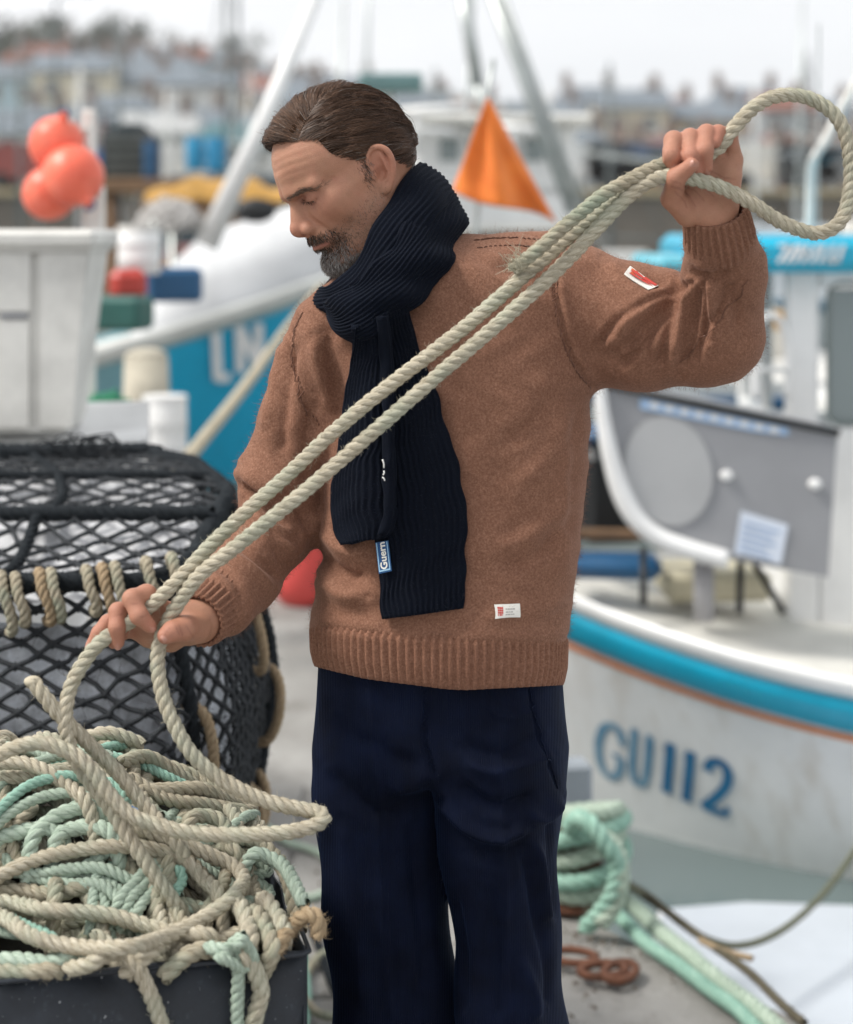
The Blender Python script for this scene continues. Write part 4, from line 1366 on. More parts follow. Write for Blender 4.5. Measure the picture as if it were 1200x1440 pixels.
# post with three buoys
po = MB(); po.box(P(126, 245, 5.5), (.040, .04, .40), 0, bev=.006); po.box(P(134, 295, 5.45), (.055, .05, .15), 0, bev=.006)
po.box(P(126, 470, 5.5), (.036, .036, .62), 0, bev=.006)
tag(po.build('post', M_white2), 'white wooden post beside the orange buoys', 'post')
kb2 = NT('orange_buoy_plastic'); nb_ = kb2.noise(9, 5, .65); kb2.set(base=kb2.mix(kb2.ramp(kb2.noise(24, 5, .7), [(.58, (0, 0, 0)), (.70, (.5, .5, .5))]), kb2.ramp(nb_, [(.3, (.72, .115, .065)), (.7, (.88, .21, .13))]), (.55, .20, .14)), rough=.38, spec=.4, sss=.15, sss_s=.03)
for (bx, by, br, lb, d_, tilt) in ((80, 203, 39, 'topmost orange buoy of the three by the white post', 5.45, .3), (103, 247, 43, 'largest orange buoy nearest the white post', 5.35, -.5), (70, 272, 38, 'lowest orange buoy of the three at the left', 5.42, .7)):
    c = P(bx, by, d_); r_ = br * d_ / FPX
    o = thing('mooring_buoy', lb, 'buoy', c - A(0, 0, r_), group='orange buoys by the white post')
    prof = [(0, -1), (.35, -.95), (.7, -.74), (.93, -.38), (1, 0), (.95, .36), (.76, .70), (.48, .92), (.26, 1.06), (.17, 1.18), (.16, 1.32), (.10, 1.36), (0, 1.36)]
    pr = spline([(a_, 0, b_) for a_, b_ in prof], 40)
    nu = 28
    v = [(max(0, q[0]) * math.cos(a_), max(0, q[0]) * math.sin(a_), q[2]) for q in pr for a_ in np.linspace(0, 2 * math.pi, nu, endpoint=False)]
    f = [(i * nu + j, i * nu + (j + 1) % nu, (i + 1) * nu + (j + 1) % nu, (i + 1) * nu + j) for i in range(39) for j in range(nu)]
    rm = np.array(Matrix.Rotation(tilt * 1.2 + math.pi * (tilt < 0), 3, 'Y') @ Matrix.Rotation(.5, 3, 'X'))
    obj('float', make_mesh('float', np.array(v) * r_ @ rm.T + c, f, kb2.m, True), o)
    ey = c + rm @ A(0, 0, 1.36) * r_
    mb = MB(); mb.tube([ey + rm @ A(.16 * math.cos(t), 0, .16 * math.sin(t)) * r_ for t in np.linspace(0, 6.28, 14, endpoint=False)], .05 * r_, 6, closed=True); mb.build('eye', M_dblue, o, True)
    mb = MB(); mb.tube(spline([ey, ey * .6 + P(126, 190, 5.48) * .4 + A(0, 0, -.02), P(128, 180, 5.48)], 14), .006, 6); mb.build('lanyard', M_white2, o, True)
# drums and gear behind the pots
def drum(px, py0, py1, d, r_, mat, label, lidm=None, cat='drum'):
    b, t = P(px, py1, d), P(px, py0, d)
    o = thing('drum', label, cat, b)
    h = t[2] - b[2]
    pr = [(.0, 0), (.92, 0), (.96, .03), (.96, .30), (1.0, .33), (.96, .36), (.97, .64), (1.0, .67), (.97, .70), (.96, .96), (.92, .985), (.90, 1.0)]
    nu = 26
    v = [(q[0] * r_ * math.cos(a_), q[0] * r_ * math.sin(a_), q[1] * h) for q in pr for a_ in np.linspace(0, 2 * math.pi, nu, endpoint=False)]
    f = [(i * nu + j, i * nu + (j + 1) % nu, (i + 1) * nu + (j + 1) % nu, (i + 1) * nu + j) for i in range(len(pr) - 1) for j in range(nu)]
    obj('shell', make_mesh('shell', np.array(v) + b, f, mat, True), o)
    mb = MB(); mb.tube([t + A(0, 0, -.01), t + A(0, 0, .015)], r_ * .97, 26); mb.build('lid', lidm or mat, o)
    return o
drum(232, 562, 660, 6.6, .085, M_white, 'white plastic drum beyond the netted pots')
drum(196, 322, 385, 7.6, .095, M_white, 'upper white keg left of the blue boat', M_white2, 'keg')
b = MB(); b.box(P(180, 400, 7.4), (.15, .12, .13), .3, bev=.03); tag(b.build('fuel_can', paint((.50, .045, .03), .45, .25, 6, 'red_plastic')), 'small red fuel can below the white keg', 'fuel can')
b = MB(); b.box(P(165, 440, 7.3), (.26, .2, .14), -.2, bev=.02); tag(b.build('fish_box', paint((.02, .10, .085), .55, .25, 6, 'dark_green_plastic')), 'dark green fish box below the red can', 'box')
b = MB(); b.box(P(245, 400, 7.9), (.24, .22, .15), .2, bev=.02); tag(b.build('fish_box', M_dblue), 'dark blue fish box in front of the white whaleback', 'box')
bo = thing('mooring_post', 'pale cream timber mooring post left of the blue bow', 'post', P(205, 620, 7.0))
b = MB(); b.tube([P(206, 640, 7.0), P(206, 500, 7.0)], [.10, .085], 14); b.build('shaft', paint((.50, .46, .37), .8, .3, 7, 'pale_timber'), bo, True)
b = MB(); b.sphere(P(206, 500, 7.0), .086, 14, 8, sc=(1, 1, .35)); b.build('cap', paint((.50, .46, .37), .8, .3, 7, 'pale_timber'), bo, True)
mr = MB(); mr.tube(spline([P(452, 405, 9.0), P(400, 468, 8.0), P(340, 550, 6.8), P(268, 640, 5.6), P(225, 700, 5.0)], 40), .022, 10)
tag(mr.build('mooring_rope', paint((.44, .385, .28), .9, .3, 20, 'thick_mooring_rope', bump=.4), None, True), 'thick pale mooring rope slanting down from the blue boat', 'rope')
for a_ in ((213, 200, 258, 15.4, .07, (.01, .07, .16), 'dark blue drum beside the dark nets'), (275, 196, 240, 15.2, .085, (.02, .26, .46), 'left light blue drum beyond the ochre tarpaulin'), (304, 196, 242, 15.0, .085, (.01, .22, .42), 'right light blue drum beyond the ochre tarpaulin')):
    work_drum(*a_)
nb = thing('net_bin', 'dark slatted net bin on the raft right of the orange buoys', 'net bin', P(190, 255, 15.6))
mb = MB(); mb.box(P(186, 222, 15.7), (.46, .5, .40), 0, bev=.03); mb.build('bin', M_black, nb)
for i in range(4):
    mb = MB(); mb.box(P(186, 198 + i * 15, 15.43), (.45, .03, .045), 0, bev=.005); mb.build('slat', paint((.10, .11, .10), .7, .3, 6, 'grey_slat'), nb)
rb = thing('raft', 'brown timber raft carrying the net bin and drums', 'raft', P(230, 250, 15.5))
mb = MB(); mb.box(P(235, 262, 15.5), (1.2, .8, .12), 0, bev=.01); mb.build('platform', M_wood, rb)
for px_, dd in ((150, -.3), (320, -.3), (150, .3), (320, .3)):
    mb = MB(); q_ = P(px_, 262, 15.5); mb.tube([q_ + A(0, dd, 0), A(q_[0], q_[1] + dd, WZ - .5)], .06, 8); mb.build('pile', M_wood, rb, True)
# green net heap and blue bag
def net_heap(name, label, c, sx, sy, sz, mat, n=60):
    o = thing(name, label, 'net', c - A(0, 0, sz))
    mb = MB()
    for i in range(n):
        a0 = rng.uniform(0, 6.28); rr_ = rng.uniform(.2, 1)
        pts = []
        for s_ in range(8):
            a_ = a0 + s_ * .35
            q = rr_ + .12 * math.sin(s_ * 1.9 + i)
            pts.append(c + A(sx * q * math.cos(a_), sy * q * math.sin(a_), sz * (math.sqrt(max(0, 1 - min(1, q) ** 2)) - .2 + .12 * rng.normal())))
        mb.tube(spline(pts, 18), .0065, 5)
    w = mb.build('netting', mat, o, True); w['kind'] = 'stuff'
    return o
M_gnet = paint((.03, .22, .12), .8, .35, 20, 'green_twine')
M_bnet = paint((.01, .24, .42), .7, .3, 20, 'blue_twine')
net_heap('fishing_net', 'heap of green netting right of the cabinet', P(150, 585, 5.4), .085, .10, .07, M_gnet)
net_heap('fishing_net', 'small heap of bright blue twine beside the green net', P(186, 612, 5.2), .045, .06, .03, M_bnet, 40)
net_heap('fishing_net', 'grey white heap of netting beyond the white keg', P(240, 315, 9.0), .17, .16, .13, paint((.52, .50, .48), .8, .3, 20, 'grey_twine'), 70)
net_heap('fishing_net', 'dark heap of nets spilling over the slatted net bin', P(180, 196, 15.7), .24, .26, .14, paint((.03, .045, .05), .85, .3, 10, 'dark_twine'), 70)
fd = thing('fender', 'red fender lying at the quay edge behind the lowered sleeve', 'fender', P(432, 838, 7.75))
b = MB(); prf = spline([(0, 0, -1), (.5, 0, -.95), (.95, 0, -.6), (1, 0, 0), (.95, 0, .6), (.5, 0, .95), (.2, 0, 1.1), (.12, 0, 1.25), (0, 0, 1.25)], 26)
cf = P(438, 785, 7.75)
v = [(max(0, q[0]) * .165 * math.cos(a_), max(0, q[0]) * .165 * math.sin(a_), q[2] * .225) for q in prf for a_ in np.linspace(0, 2 * math.pi, 22, endpoint=False)]
f = [(i * 22 + j, i * 22 + (j + 1) % 22, (i + 1) * 22 + (j + 1) % 22, (i + 1) * 22 + j) for i in range(25) for j in range(22)]
kf = paint((.72, .085, .075), .45, .2, 6, 'red_fender_plastic')
obj('float', make_mesh('float', np.array(v) @ np.array(Matrix.Rotation(.25, 3, 'Y')).T + cf, f, kf, True), fd)
# ------------------------------------------------------------------ the man
man = thing('person', 'bearded man in brown jumper and navy scarf hauling rope through both hands', 'person', (0.02, 2.5, 0))

# head frame: local x = the way the face looks, y = his left (towards the camera), z = crown; millimetres
HYAW, HPITCH, HROLL = R(26), R(28), R(3)
HC = Q(498, 247, 0.0)
F0 = A(-math.cos(HYAW), -math.sin(HYAW), 0)
L0 = A(math.sin(HYAW), -math.cos(HYAW), 0)
Hf = F0 * math.cos(HPITCH) - A(0, 0, 1) * math.sin(HPITCH)
Hu = F0 * math.sin(HPITCH) + A(0, 0, 1) * math.cos(HPITCH)
Hl = L0 * math.cos(HROLL) + Hu * math.sin(HROLL)
Hu = np.cross(Hf, Hl)
HM = np.stack([Hf, Hl, Hu], 1)          # columns = local axes
HS = 0.001
to_head = lambda p: (p - HC) @ HM / HS
from_head = lambda q: HC + (q * HS) @ HM.T


def arc_d(p, pts, r=0.0):
    d = None
    for a, b in zip(pts[:-1], pts[1:]):
        e = rc(p, a, b, r, r)
        d = e if d is None else np.minimum(d, e)
    return d


def skull(p):
    q = p.copy(); q[:, 1] = np.abs(p[:, 1])
    d = ell(q, (1, 0, 47), (97, 76, 80))
    d = smin(d, ell(q, (-38, 0, 15), (59, 66, 62)), 20)
    d = smin(d, ell(q, (36, 0, 46), (62, 64, 54)), 14)
    return d


def head_sdf(p):
    """p in head millimetres."""
    q = p.copy(); q[:, 1] = np.abs(p[:, 1])
    d = skull(p)
    d = smin(d, ell(q, (46, 0, -22), (49, 53, 68)), 16)
    d = smin(d, rc(q, (0, 58, 4), (10, 49, -50), 15, 16), 14)
    d = smin(d, rc(q, (8, 48, -54), (74, 18, -92), 18, 17), 18)
    d = smin(d, ell(q, (80, 0, -93), (20, 23, 19)), 11)
    d = smin(d, ell(q, (58, 42, -14), (25, 21, 20)), 18)
    d = smin(d, ell(q, (22, 52, -24), (34, 14, 30)), 18)
    d = smin(d, rc(q, (60, 50, -2), (6, 62, 4), 9, 9), 22)
    # muzzle
    d = smin(d, ell(q, (80, 0, -50), (22, 31, 22)), 10)
    # brow and sockets
    d = smin(d, rc(q, (97, 8, 21), (76, 48, 23), 9, 8), 12)
    d = smin(d, rc(q, (96, 6, 24), (95, 6, 44), 8, 6), 16)
    d = smax(d, -ell(q, (100, 29, 5), (16, 18, 10)), 8)
    d = smin(d, ell(q, (75, 30.5, 7), (15, 17, 12.5)), 6)
    # nose
    n = rc(q, (91, 0, 16), (110, 0, -21), 6.5, 8)
    n = smin(n, rc(q, (88, 0, 12), (99, 0, -24), 10, 15), 8)
    n = smin(n, sph(q, (112.5, 0, -27), 9.2), 6)
    n = smin(n, ell(q, (100, 14, -31), (12, 8.5, 9)), 5)
    n = smin(n, rc(q, (111, 0, -33), (98, 0, -41), 5, 5), 5)
    n = smax(n, -ell(q, (105, 7.5, -39), (7, 3.4, 4.5)), 3)
    n = smax(n, -rc(q, (104, 25.5, -22), (90, 27.5, -37), 3, 2.5) , 5)
    d = smin(d, n, 6)
    # mouth
    d = smin(d, rc(q, (100.5, 0, -52.5), (88, 25, -58), 5, 2), 4)
    d = smin(d, rc(q, (99, 0, -62.5), (87, 24, -59.5), 6, 2), 4)
    d = smax(d, -arc_d(q, [(106, 0, -57.5), (100, 14, -58), (88, 29, -60.5)], 1.6), 2.5)
    d = smax(d, -ell(q, (103, 0, -73), (8, 20, 5)), 7)
    # folds of the skin
    g = lambda dd, w: np.exp(-(dd / w) ** 2)
    d = d + 3.2 * g(arc_d(q, [(98, 21, -20), (88, 31, -38), (80, 35, -54)]), 3.2)
    d = d - 1.5 * g(arc_d(q, [(92, 27, -16), (84, 38, -34), (74, 43, -56)]), 7)
    d = d + 2.2 * g(arc_d(q, [(92, 17, 8), (86, 30, -3), (76, 42, 0)]), 2.6)      # under the eye
    d = d - 1.3 * g(arc_d(q, [(92, 20, 2), (86, 31, 3), (77, 42, 6)]), 2.6)
    d = d + 1.2 * g(arc_d(q, [(97, 5, 25), (96, 6, 40)]), 2.0)                     # frown
    for zz, aa in ((46, .5), (57, .7), (67, .6), (76, .4)):
        m = np.clip((q[:, 0] - 50) / 30, 0, 1)
        d = d + aa * m * np.exp(-((q[:, 2] - zz - 3 * np.sin(q[:, 1] / 18)) / 1.8) ** 2)
    for e0, e1 in (((66, 51, 12), (52, 61, 20)), ((66, 52, 7), (50, 63, 8)), ((66, 51, 3), (52, 61, -5))):
        d = d + 1.3 * g(arc_d(q, [e0, e1]), 1.6)
    d = d + 1.6 * g(arc_d(q, [(94, 15, 11), (88, 30, 14), (76, 46, 11), (64, 53, 8)]), 2.2)     # upper lid crease
    # lid slit
    d = smax(d, -arc_d(q, [(91.5, 14, 4.5), (89.6, 23, 1.2), (86.8, 34, .4), (78, 46, 3.0)], 2.5), 1.0)
    d = smin(d, arc_d(q, [(92, 12, 7.5), (91, 23, 4.6), (88.2, 34, 3.6), (79.2, 47, 6.2)], 1.1), 2.0)
    # ear (own axes: u back, v up, w out of the head)
    ca, sa = math.cos(R(24)), math.sin(R(24))
    e = q - A(-8, 75, -2)
    u = -e[:, 0] * ca + e[:, 1] * sa
    w = e[:, 0] * sa + e[:, 1] * ca
    cb, sb = math.cos(R(8)), math.sin(R(8))
    v = e[:, 2]
    E = np.stack([u * cb - v * sb * -1 * -1, u * sb + v * cb, w], 1)
    er = ell(E, (2, 2, 2), (16, 29, 6))
    er = smin(er, ell(E, (4, 4, -6), (10, 20, 10)), 5)
    hel = [(-5, 0, 4), (-11, 10, 5), (-11, 22, 5), (-3, 32, 5), (9, 32, 6), (18, 23, 7), (20, 8, 7), (16, -8, 6), (9, -20, 5), (4, -28, 4)]
    er = smax(er, -ell(E, (1, 1, 8), (13, 24, 5)), 3)
    er = smin(er, chain(E, spline(hel, 26), np.interp(np.linspace(0, 1, 26), [0, .5, 1], [3.2, 4.1, 3.6]), 2), 2.5)
    er = smin(er, chain(E, spline([(6, 24, 3), (9, 14, 5), (10, 3, 5.5), (6, -10, 5), (0, -15, 5)], 12), [3.1] * 12, 2), 2.5)
    er = smax(er, -ell(E, (-1, -3, 7), (9, 10, 9)), 3)
    er = smin(er, ell(E, (-10, -4, 4), (4, 6, 4.5)), 3)
    er = smin(er, ell(E, (-2, -25, 3), (8, 9, 4.6)), 4)
    d = smin(d, er, 3)
    return d


# hands and arms of the body, in metres -------------------------------------------------
def hand_sdf(fingers, palm, kpalm=.012):
    pd = None
    def f(p):
        d = None
        for a, b, ra, rb in palm:
            e = rc(p, a, b, ra, rb)
            d = e if d is None else smin(d, e, kpalm)
        ds = []
        for pts, rs in fingers:
            e = chain(p, pts, rs, .0035)
            # knuckle creases
            for j in range(1, len(pts) - 1):
                e = e - .0007 * np.exp(-((nrm(p - pts[j]) - rs[j]) / .004) ** 2)
            ds.append(e)
        fd = ds[0]
        for e in ds[1:]:
            fd = smin(fd, e, .0022)
        # webs: fingers blend into the palm only near their roots
        return smin(d, fd, .006)
    return f


mm = 0.001
LD = -0.205     # left (raised) hand: distance in front of the man's plane
lf = []
lf.append(([Q(968, 232, LD + .012), Q(948, 198, LD - .022), Q(943, 219, LD - .040), Q(951, 240, LD - .030)], [.0125, .0122, .0112, .0092]))   # index
lf.append(([Q(987, 226, LD + .014), Q(971, 194, LD - .022), Q(971, 220, LD - .043), Q(979, 243, LD - .034)], [.0125, .0118, .0108, .0092]))   # middle
lf.append(([Q(1009, 222, LD + .014), Q(994, 188, LD - .022), Q(991, 212, LD - .041), Q(993, 236, LD - .032)], [.0122, .0116, .0106, .0088]))   # ring
lf.append(([Q(1032, 222, LD + .012), Q(1026, 190, LD - .004), Q(1010, 186, LD - .020), Q(1006, 200, LD - .030)], [.0115, .0098, .0090, .0080]))   # little
lf.append(([Q(968, 300, LD + .004), Q(946, 279, LD - .012), Q(951, 250, LD - .045), Q(973, 232, LD - .060)], [.018, .0145, .0120, .0092]))   # thumb
lpalm = [(Q(1005, 310, LD + .015), Q(990, 240, LD + .014), .024, .017), (Q(1012, 300, LD + .015), Q(1022, 232, LD + .014), .020, .016),
         (Q(995, 300, LD + .005), Q(972, 262, LD + .006), .020, .017), (Q(970, 242, LD + .014), Q(1028, 228, LD + .014), .015, .014),
         (Q(1020, 285, LD + .006), Q(1026, 250, LD + .008), .017, .015), (Q(1008, 335, LD + .040), Q(1004, 300, LD + .014), .024, .026)]
left_hand = hand_sdf(lf, lpalm)

RD = -0.235     # right (lower) hand
rf = []
rf.append(([Q(228, 858, RD + .010), Q(206, 836, RD - .012), Q(186, 842, RD - .030), Q(196, 866, RD - .040), Q(210, 880, RD - .036)], [.0135, .0122, .0115, .0108, .0088]))   # index
rf.append(([Q(212, 868, RD + .016), Q(186, 856, RD + .004), Q(166, 860, RD - .016), Q(165, 882, RD - .026), Q(166, 903, RD - .022)], [.0130, .0118, .0108, .0102, .0085]))   # middle
rf.append(([Q(204, 878, RD + .022), Q(174, 866, RD + .012), Q(152, 876, RD + .002), Q(140, 890, RD - .004), Q(129, 907, RD - .006)], [.0122, .0112, .0100, .0094, .0078]))   # ring
rf.append(([Q(200, 890, RD + .026), Q(178, 884, RD + .022), Q(166, 894, RD + .016), Q(160, 904, RD + .010)], [.0115, .0100, .0090, .0078]))   # little
rf.append(([Q(276, 884, RD + .010), Q(258, 884, RD - .024), Q(243, 888, RD - .038), Q(233, 894, RD - .044)], [.019, .0155, .0128, .0105]))   # thumb
rpalm = [(Q(285, 868, RD + .040), Q(225, 866, RD + .012), .026, .016), (Q(278, 878, RD + .036), Q(210, 886, RD + .024), .024, .014),
         (Q(262, 884, RD + .008), Q(228, 890, RD + .014), .022, .014), (Q(218, 866, RD + .012), Q(206, 886, RD + .022), .015, .013),
         (Q(312, 846, RD + .095), Q(285, 868, RD + .042), .026, .026), (Q(240, 902, RD + .012), Q(210, 898, RD + .02), .014, .011)]
right_hand = hand_sdf(rf, rpalm)

SHL, ELL_, WRL = Q(775, 425, .02), Q(1012, 478, -.06), Q(1006, 312, LD + .025)
SHR, ELR, WRR = Q(470, 480, .0), Q(398, 728, .0), Q(300, 857, RD + .07)


def inner_body(p):
    d = rc(p, HC + A(.015, .0, -.03), Q(590, 400, .01), .062, .070)
    d = smin(d, rc(p, Q(480, 470, .01), Q(760, 425, .02), .055, .06), .03)
    d = smin(d, rc(p, Q(620, 520, .01), Q(620, 960, .0), .105, .10), .05)
    d = smin(d, rc(p, SHL, ELL_, .046, .026), .02)
    d = smin(d, rc(p, ELL_, WRL, .026, .024), .01)
    d = smin(d, rc(p, SHR, Q(425, 590, .005), .045, .038), .02)
    d = smin(d, rc(p, Q(425, 590, .005), ELR, .038, .034), .01)
    d = smin(d, rc(p, ELR, Q(345, 806, -.08), .034, .030), .01)
    d = smin(d, rc(p, Q(345, 806, -.08), WRR, .030, .028), .01)
    return d


_lh = near(left_hand, Q(915, 370, -.32), Q(1065, 150, -.08) + A(0, 0, 0))
_lo, _hi = Q(925, 330, -.30), Q(1060, 150, -.10)
lh_box = (A(.30, 2.18, 1.62), A(.47, 2.42, 1.83))
rh_box = (A(-.47, 2.15, 1.02), A(-.24, 2.42, 1.20))


def head_m(p):
    return head_sdf(to_head(p)) * HS


hb = (HC - .155, HC + .165)
_hn = near(head_m, *hb)
_ln = near(left_hand, *lh_box)
_rn = near(right_hand, *rh_box)


def body_sdf(p):
    d = inner_body(p)
    d = smin(d, _hn(p), .012)
    d = smin(d, _ln(p), .010)
    return smin(d, _rn(p), .010)


bv, bq = mesh_sdf(body_sdf, (-.50, 2.15, .96), (.52, 2.72, 1.88), .0021)
bn = vnormals(bv, bq)


def skin_colour(v, n):
    c = np.tile(A(.40, .205, .130), (len(v), 1))
    h = to_head(v)
    q = h.copy(); q[:, 1] = np.abs(h[:, 1])
    inh = (nrm(h) < 165) & (h[:, 2] > -125)
    g = lambda d, w: np.exp(-(d / w) ** 2)[:, None]
    def blend(c, m, col): return c + m * (A(*col) - c)
    m = inh[:, None] * 1.0
    red = (.40, .145, .098)
    c = blend(c, m * .55 * g(nrm(q - A(112, 0, -28)), 17), red)
    c = blend(c, m * .35 * g(nrm(q - A(78, 44, -14)), 24), red)
    c = blend(c, m * .50 * g(nrm(q - A(-14, 86, 4)), 26), (.42, .15, .105))
    c = blend(c, m * .35 * g(nrm((q - A(95, 0, 50)) / A(1, 1.4, 1)), 30), (.45, .25, .165))
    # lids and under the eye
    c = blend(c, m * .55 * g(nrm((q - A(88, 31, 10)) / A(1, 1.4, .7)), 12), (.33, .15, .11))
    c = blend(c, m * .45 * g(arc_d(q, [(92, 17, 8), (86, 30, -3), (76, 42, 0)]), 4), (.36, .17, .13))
    c = blend(c, m * .95 * g(arc_d(q, [(91.5, 13, 5.4), (90, 23, 2.4), (87, 34, 1.6), (78, 46.5, 4.2)]), 2.3), (.02, .012, .01))
    # shaved beard over jaw, cheek and upper lip
    beard = np.clip((-14 - q[:, 2] - .35 * (q[:, 0] - 20)) / 22, 0, 1) * np.clip((q[:, 0] + 12) / 20, 0, 1)
    c = blend(c, (m[:, 0] * beard * .42)[:, None], (.20, .125, .09))
    # lips
    lip = g(arc_d(q, [(104, 0, -60), (99, 13, -60), (90, 24, -61)]), 3.6)
    c = blend(c, m * .8 * lip, (.36, .13, .105))
    c = blend(c, m * .6 * g(arc_d(q, [(106, 0, -57.5), (100, 14, -58), (88, 29, -60.5)]), 1.6), (.10, .035, .03))
    # small mark on the temple
    c = blend(c, (h[:, 1] > 0)[:, None] * m * .5 * g(nrm(q - A(52, 62, 17)), 4), (.36, .15, .10))
    # scalp
    # hands: redder knuckles and tips
    hm = ~inh
    for fs in (lf, rf):
        for pts, rs in fs:
            for j in range(1, len(pts)):
                d = nrm(v - pts[j])
                c = blend(c, (hm * (.42 if j < len(pts) - 1 else .5))[:, None] * g(d, .016), (.42, .155, .108))
    # shade of brow, lid and under-eye painted into the colour; sun spots and broken veins on cheek, nose and forehead
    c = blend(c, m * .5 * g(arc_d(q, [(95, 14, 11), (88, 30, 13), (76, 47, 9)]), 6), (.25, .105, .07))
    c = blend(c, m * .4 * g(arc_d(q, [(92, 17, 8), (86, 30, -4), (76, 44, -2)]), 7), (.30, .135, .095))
    r2 = np.random.default_rng(3)
    for _ in range(46):
        s_ = A(r2.uniform(15, 104), r2.uniform(-70, 75), r2.uniform(-45, 80))
        s_ = s_ - A(0, 0, 0)
        w_ = r2.uniform(1.6, 4.5)
        for _k in range(3):
            e_ = head_sdf(s_[None])[0]; s_ = s_ * (1 - e_ / (np.linalg.norm(s_) + 1e-6))
        c = blend(c, m * r2.uniform(.15, .4) * g(nrm(h - s_), w_), [(.26, .12, .075), (.38, .13, .085), (.47, .27, .19)][r2.integers(3)])
    # creases of the palm and thumb, in the plane the hand faces
    px_ = 600 + v[:, 0] * FPX / v[:, 1]; py_ = HOR - (v[:, 2] - CAM_Z) * FPX / v[:, 1]
    pq = np.stack([px_, 0 * px_, py_], 1)
    fr_ = (n[:, 1] < -.1) & hm
    for pl in ([(950, 270), (962, 282), (966, 292)], [(955, 264), (970, 276), (978, 290)], [(962, 262), (978, 268), (990, 282)], [(968, 255), (988, 262), (1004, 276)], [(1000, 240), (1018, 250), (1034, 252)], [(944, 262), (956, 266)], [(944, 254), (957, 258)],
               [(247, 880), (252, 892)], [(252, 879), (257, 893)], [(232, 892), (238, 884)], [(184, 850), (194, 848)], [(198, 868), (208, 864)], [(160, 866), (172, 864)], [(160, 884), (171, 884)], [(262, 880), (272, 896)]):
        c = blend(c, (fr_ * .55)[:, None] * g(arc_d(pq, [(a_, 0, b_) for a_, b_ in pl]), 1.1), (.20, .075, .05))
    nz_ = np.sin(v[:, 0] * 310) * np.sin(v[:, 1] * 270 + 1) * np.sin(v[:, 2] * 290 + 2)
    return np.clip(c * (1 + .05 * nz_)[:, None], 0, 1)


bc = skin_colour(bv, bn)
k = NT('skin')
a = k.attr()
n1 = k.noise(55, 5, .6)
n2 = k.noise(420, 3, .6)
col = k.mix(k.ramp(n1, [(.35, (0, 0, 0)), (.7, (.35, .35, .35))]), a.outputs['Color'], (.44, .19, .13))
col = k.mix(k.ramp(n2, [(.52, (0, 0, 0)), (.75, (.22, .22, .22))]), col, (.23, .10, .062))
k.set(base=col, rough=k.ramp(n2, [(.3, (.40,) * 3), (.7, (.58,) * 3)]), spec=.32, sss=.03, sss_s=.004)
k.b.inputs['Subsurface Radius'].default_value = (1.0, .35, .2)
n5 = k.noise(900, 3, .7)
k.bump(k.mix(.55, k.mix(.4, n2, n1), n5), .6, .0020)
M_skin = k.m
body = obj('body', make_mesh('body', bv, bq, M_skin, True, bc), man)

# eyes, lowered to the rope
for sd in (1, -1):
    ec = A(75, 30.5 * sd, 7)
    mb = MB(); mb.sphere((0, 0, 0), 1.0, 28, 20)
    ev_ = np.concatenate(mb.v); gz_ = A(.90, .02 * sd, -.42); gz_ /= np.linalg.norm(gz_)
    an_ = ev_ @ gz_
    ecol = np.where((an_ > .985)[:, None], A(.008, .007, .006), np.where((an_ > .915)[:, None], A(.07, .075, .065), A(.42, .36, .32)))
    ke_ = NT('eye_surface'); ke_.set(base=ke_.attr().outputs['Color'], rough=.15, spec=.5)
    obj('eyeball', make_mesh('eyeball', from_head(ec + ev_ * A(13.0, 15.0, 10.8)), mb.f, ke_.m, True, ecol), man)

# nails
kn = NT('nail'); kn.set(base=(.43, .215, .16), rough=.42, spec=.4)
def nail(pts, toward, r, parent):
    tip, prev = pts[-1], pts[-2]
    ax = (tip - prev) / np.linalg.norm(tip - prev)
    up = toward - ax * np.dot(toward, ax); up /= np.linalg.norm(up)
    sd = np.cross(ax, up)
    nu, nv = 7, 7
    v = []
    for i in range(nu):
        for j in range(nv):
            s_ = (i / (nu - 1) - .5) * 2; t_ = j / (nv - 1)
            w = r * .80 * (1 - .12 * t_) * (1 if t_ < .8 else math.sqrt(max(0, 1 - ((t_ - .8) / .28) ** 2)))
            a_ = s_ * .95
            v.append(tip + ax * (r * (-.55 + 1.45 * t_)) + sd * math.sin(a_) * w + up * (math.cos(a_) * r * 1.0 + .0004 - r * .16 * t_ * t_ - r * .02))
    f = [(i * nv + j, i * nv + j + 1, (i + 1) * nv + j + 1, (i + 1) * nv + j) for i in range(nu - 1) for j in range(nv - 1)]
    obj('fingernail', make_mesh('fingernail', np.array(v), f, kn.m), parent)
CAMV = A(0, -1, 0)
for i in (0, 1, 2, 4):
    nail(lf[i][0], A(-.1, -1, .05), lf[i][1][-1], body)
nail(rf[0][0], A(.2, -1, .1), rf[0][1][-1], body)
nail(rf[1][0], A(.1, -1, -.1), rf[1][1][-1], body)
nail(rf[2][0], A(-.5, -.7, .4), rf[2][1][-1], body)
nail(rf[4][0], A(-.1, -1, -.3), rf[4][1][-1], body)
# ---- hair, brows, lashes and beard of the man
_hx = [-112, -75, -46, -30, -16, -4, 13, 43, 50, 72, 90]
_hz = [-38, -34, -12, 6, 34, 36, 24, 46, 74, 87, 96]
hairline = lambda p: np.interp(p[:, 0], _hx, _hz)


def part_y(x): return np.interp(x, [-70, 45], [14, 44])


def hair_top(p):
    """Extra thickness of the hair over the skull."""
    top = np.clip((part_y(p[:, 0]) - p[:, 1]) / 10, 0, 1) * np.clip((p[:, 2] - 55) / 25, 0, 1)
    fr = np.clip((p[:, 0] - 10) / 60, 0, 1)
    side = np.clip((p[:, 1] - part_y(p[:, 0])) / 14, 0, 1)
    return 3.2 + 3.5 * top + 6.0 * top * fr + 2.2 * side * np.clip((p[:, 2] - 25) / 30, 0, 1)


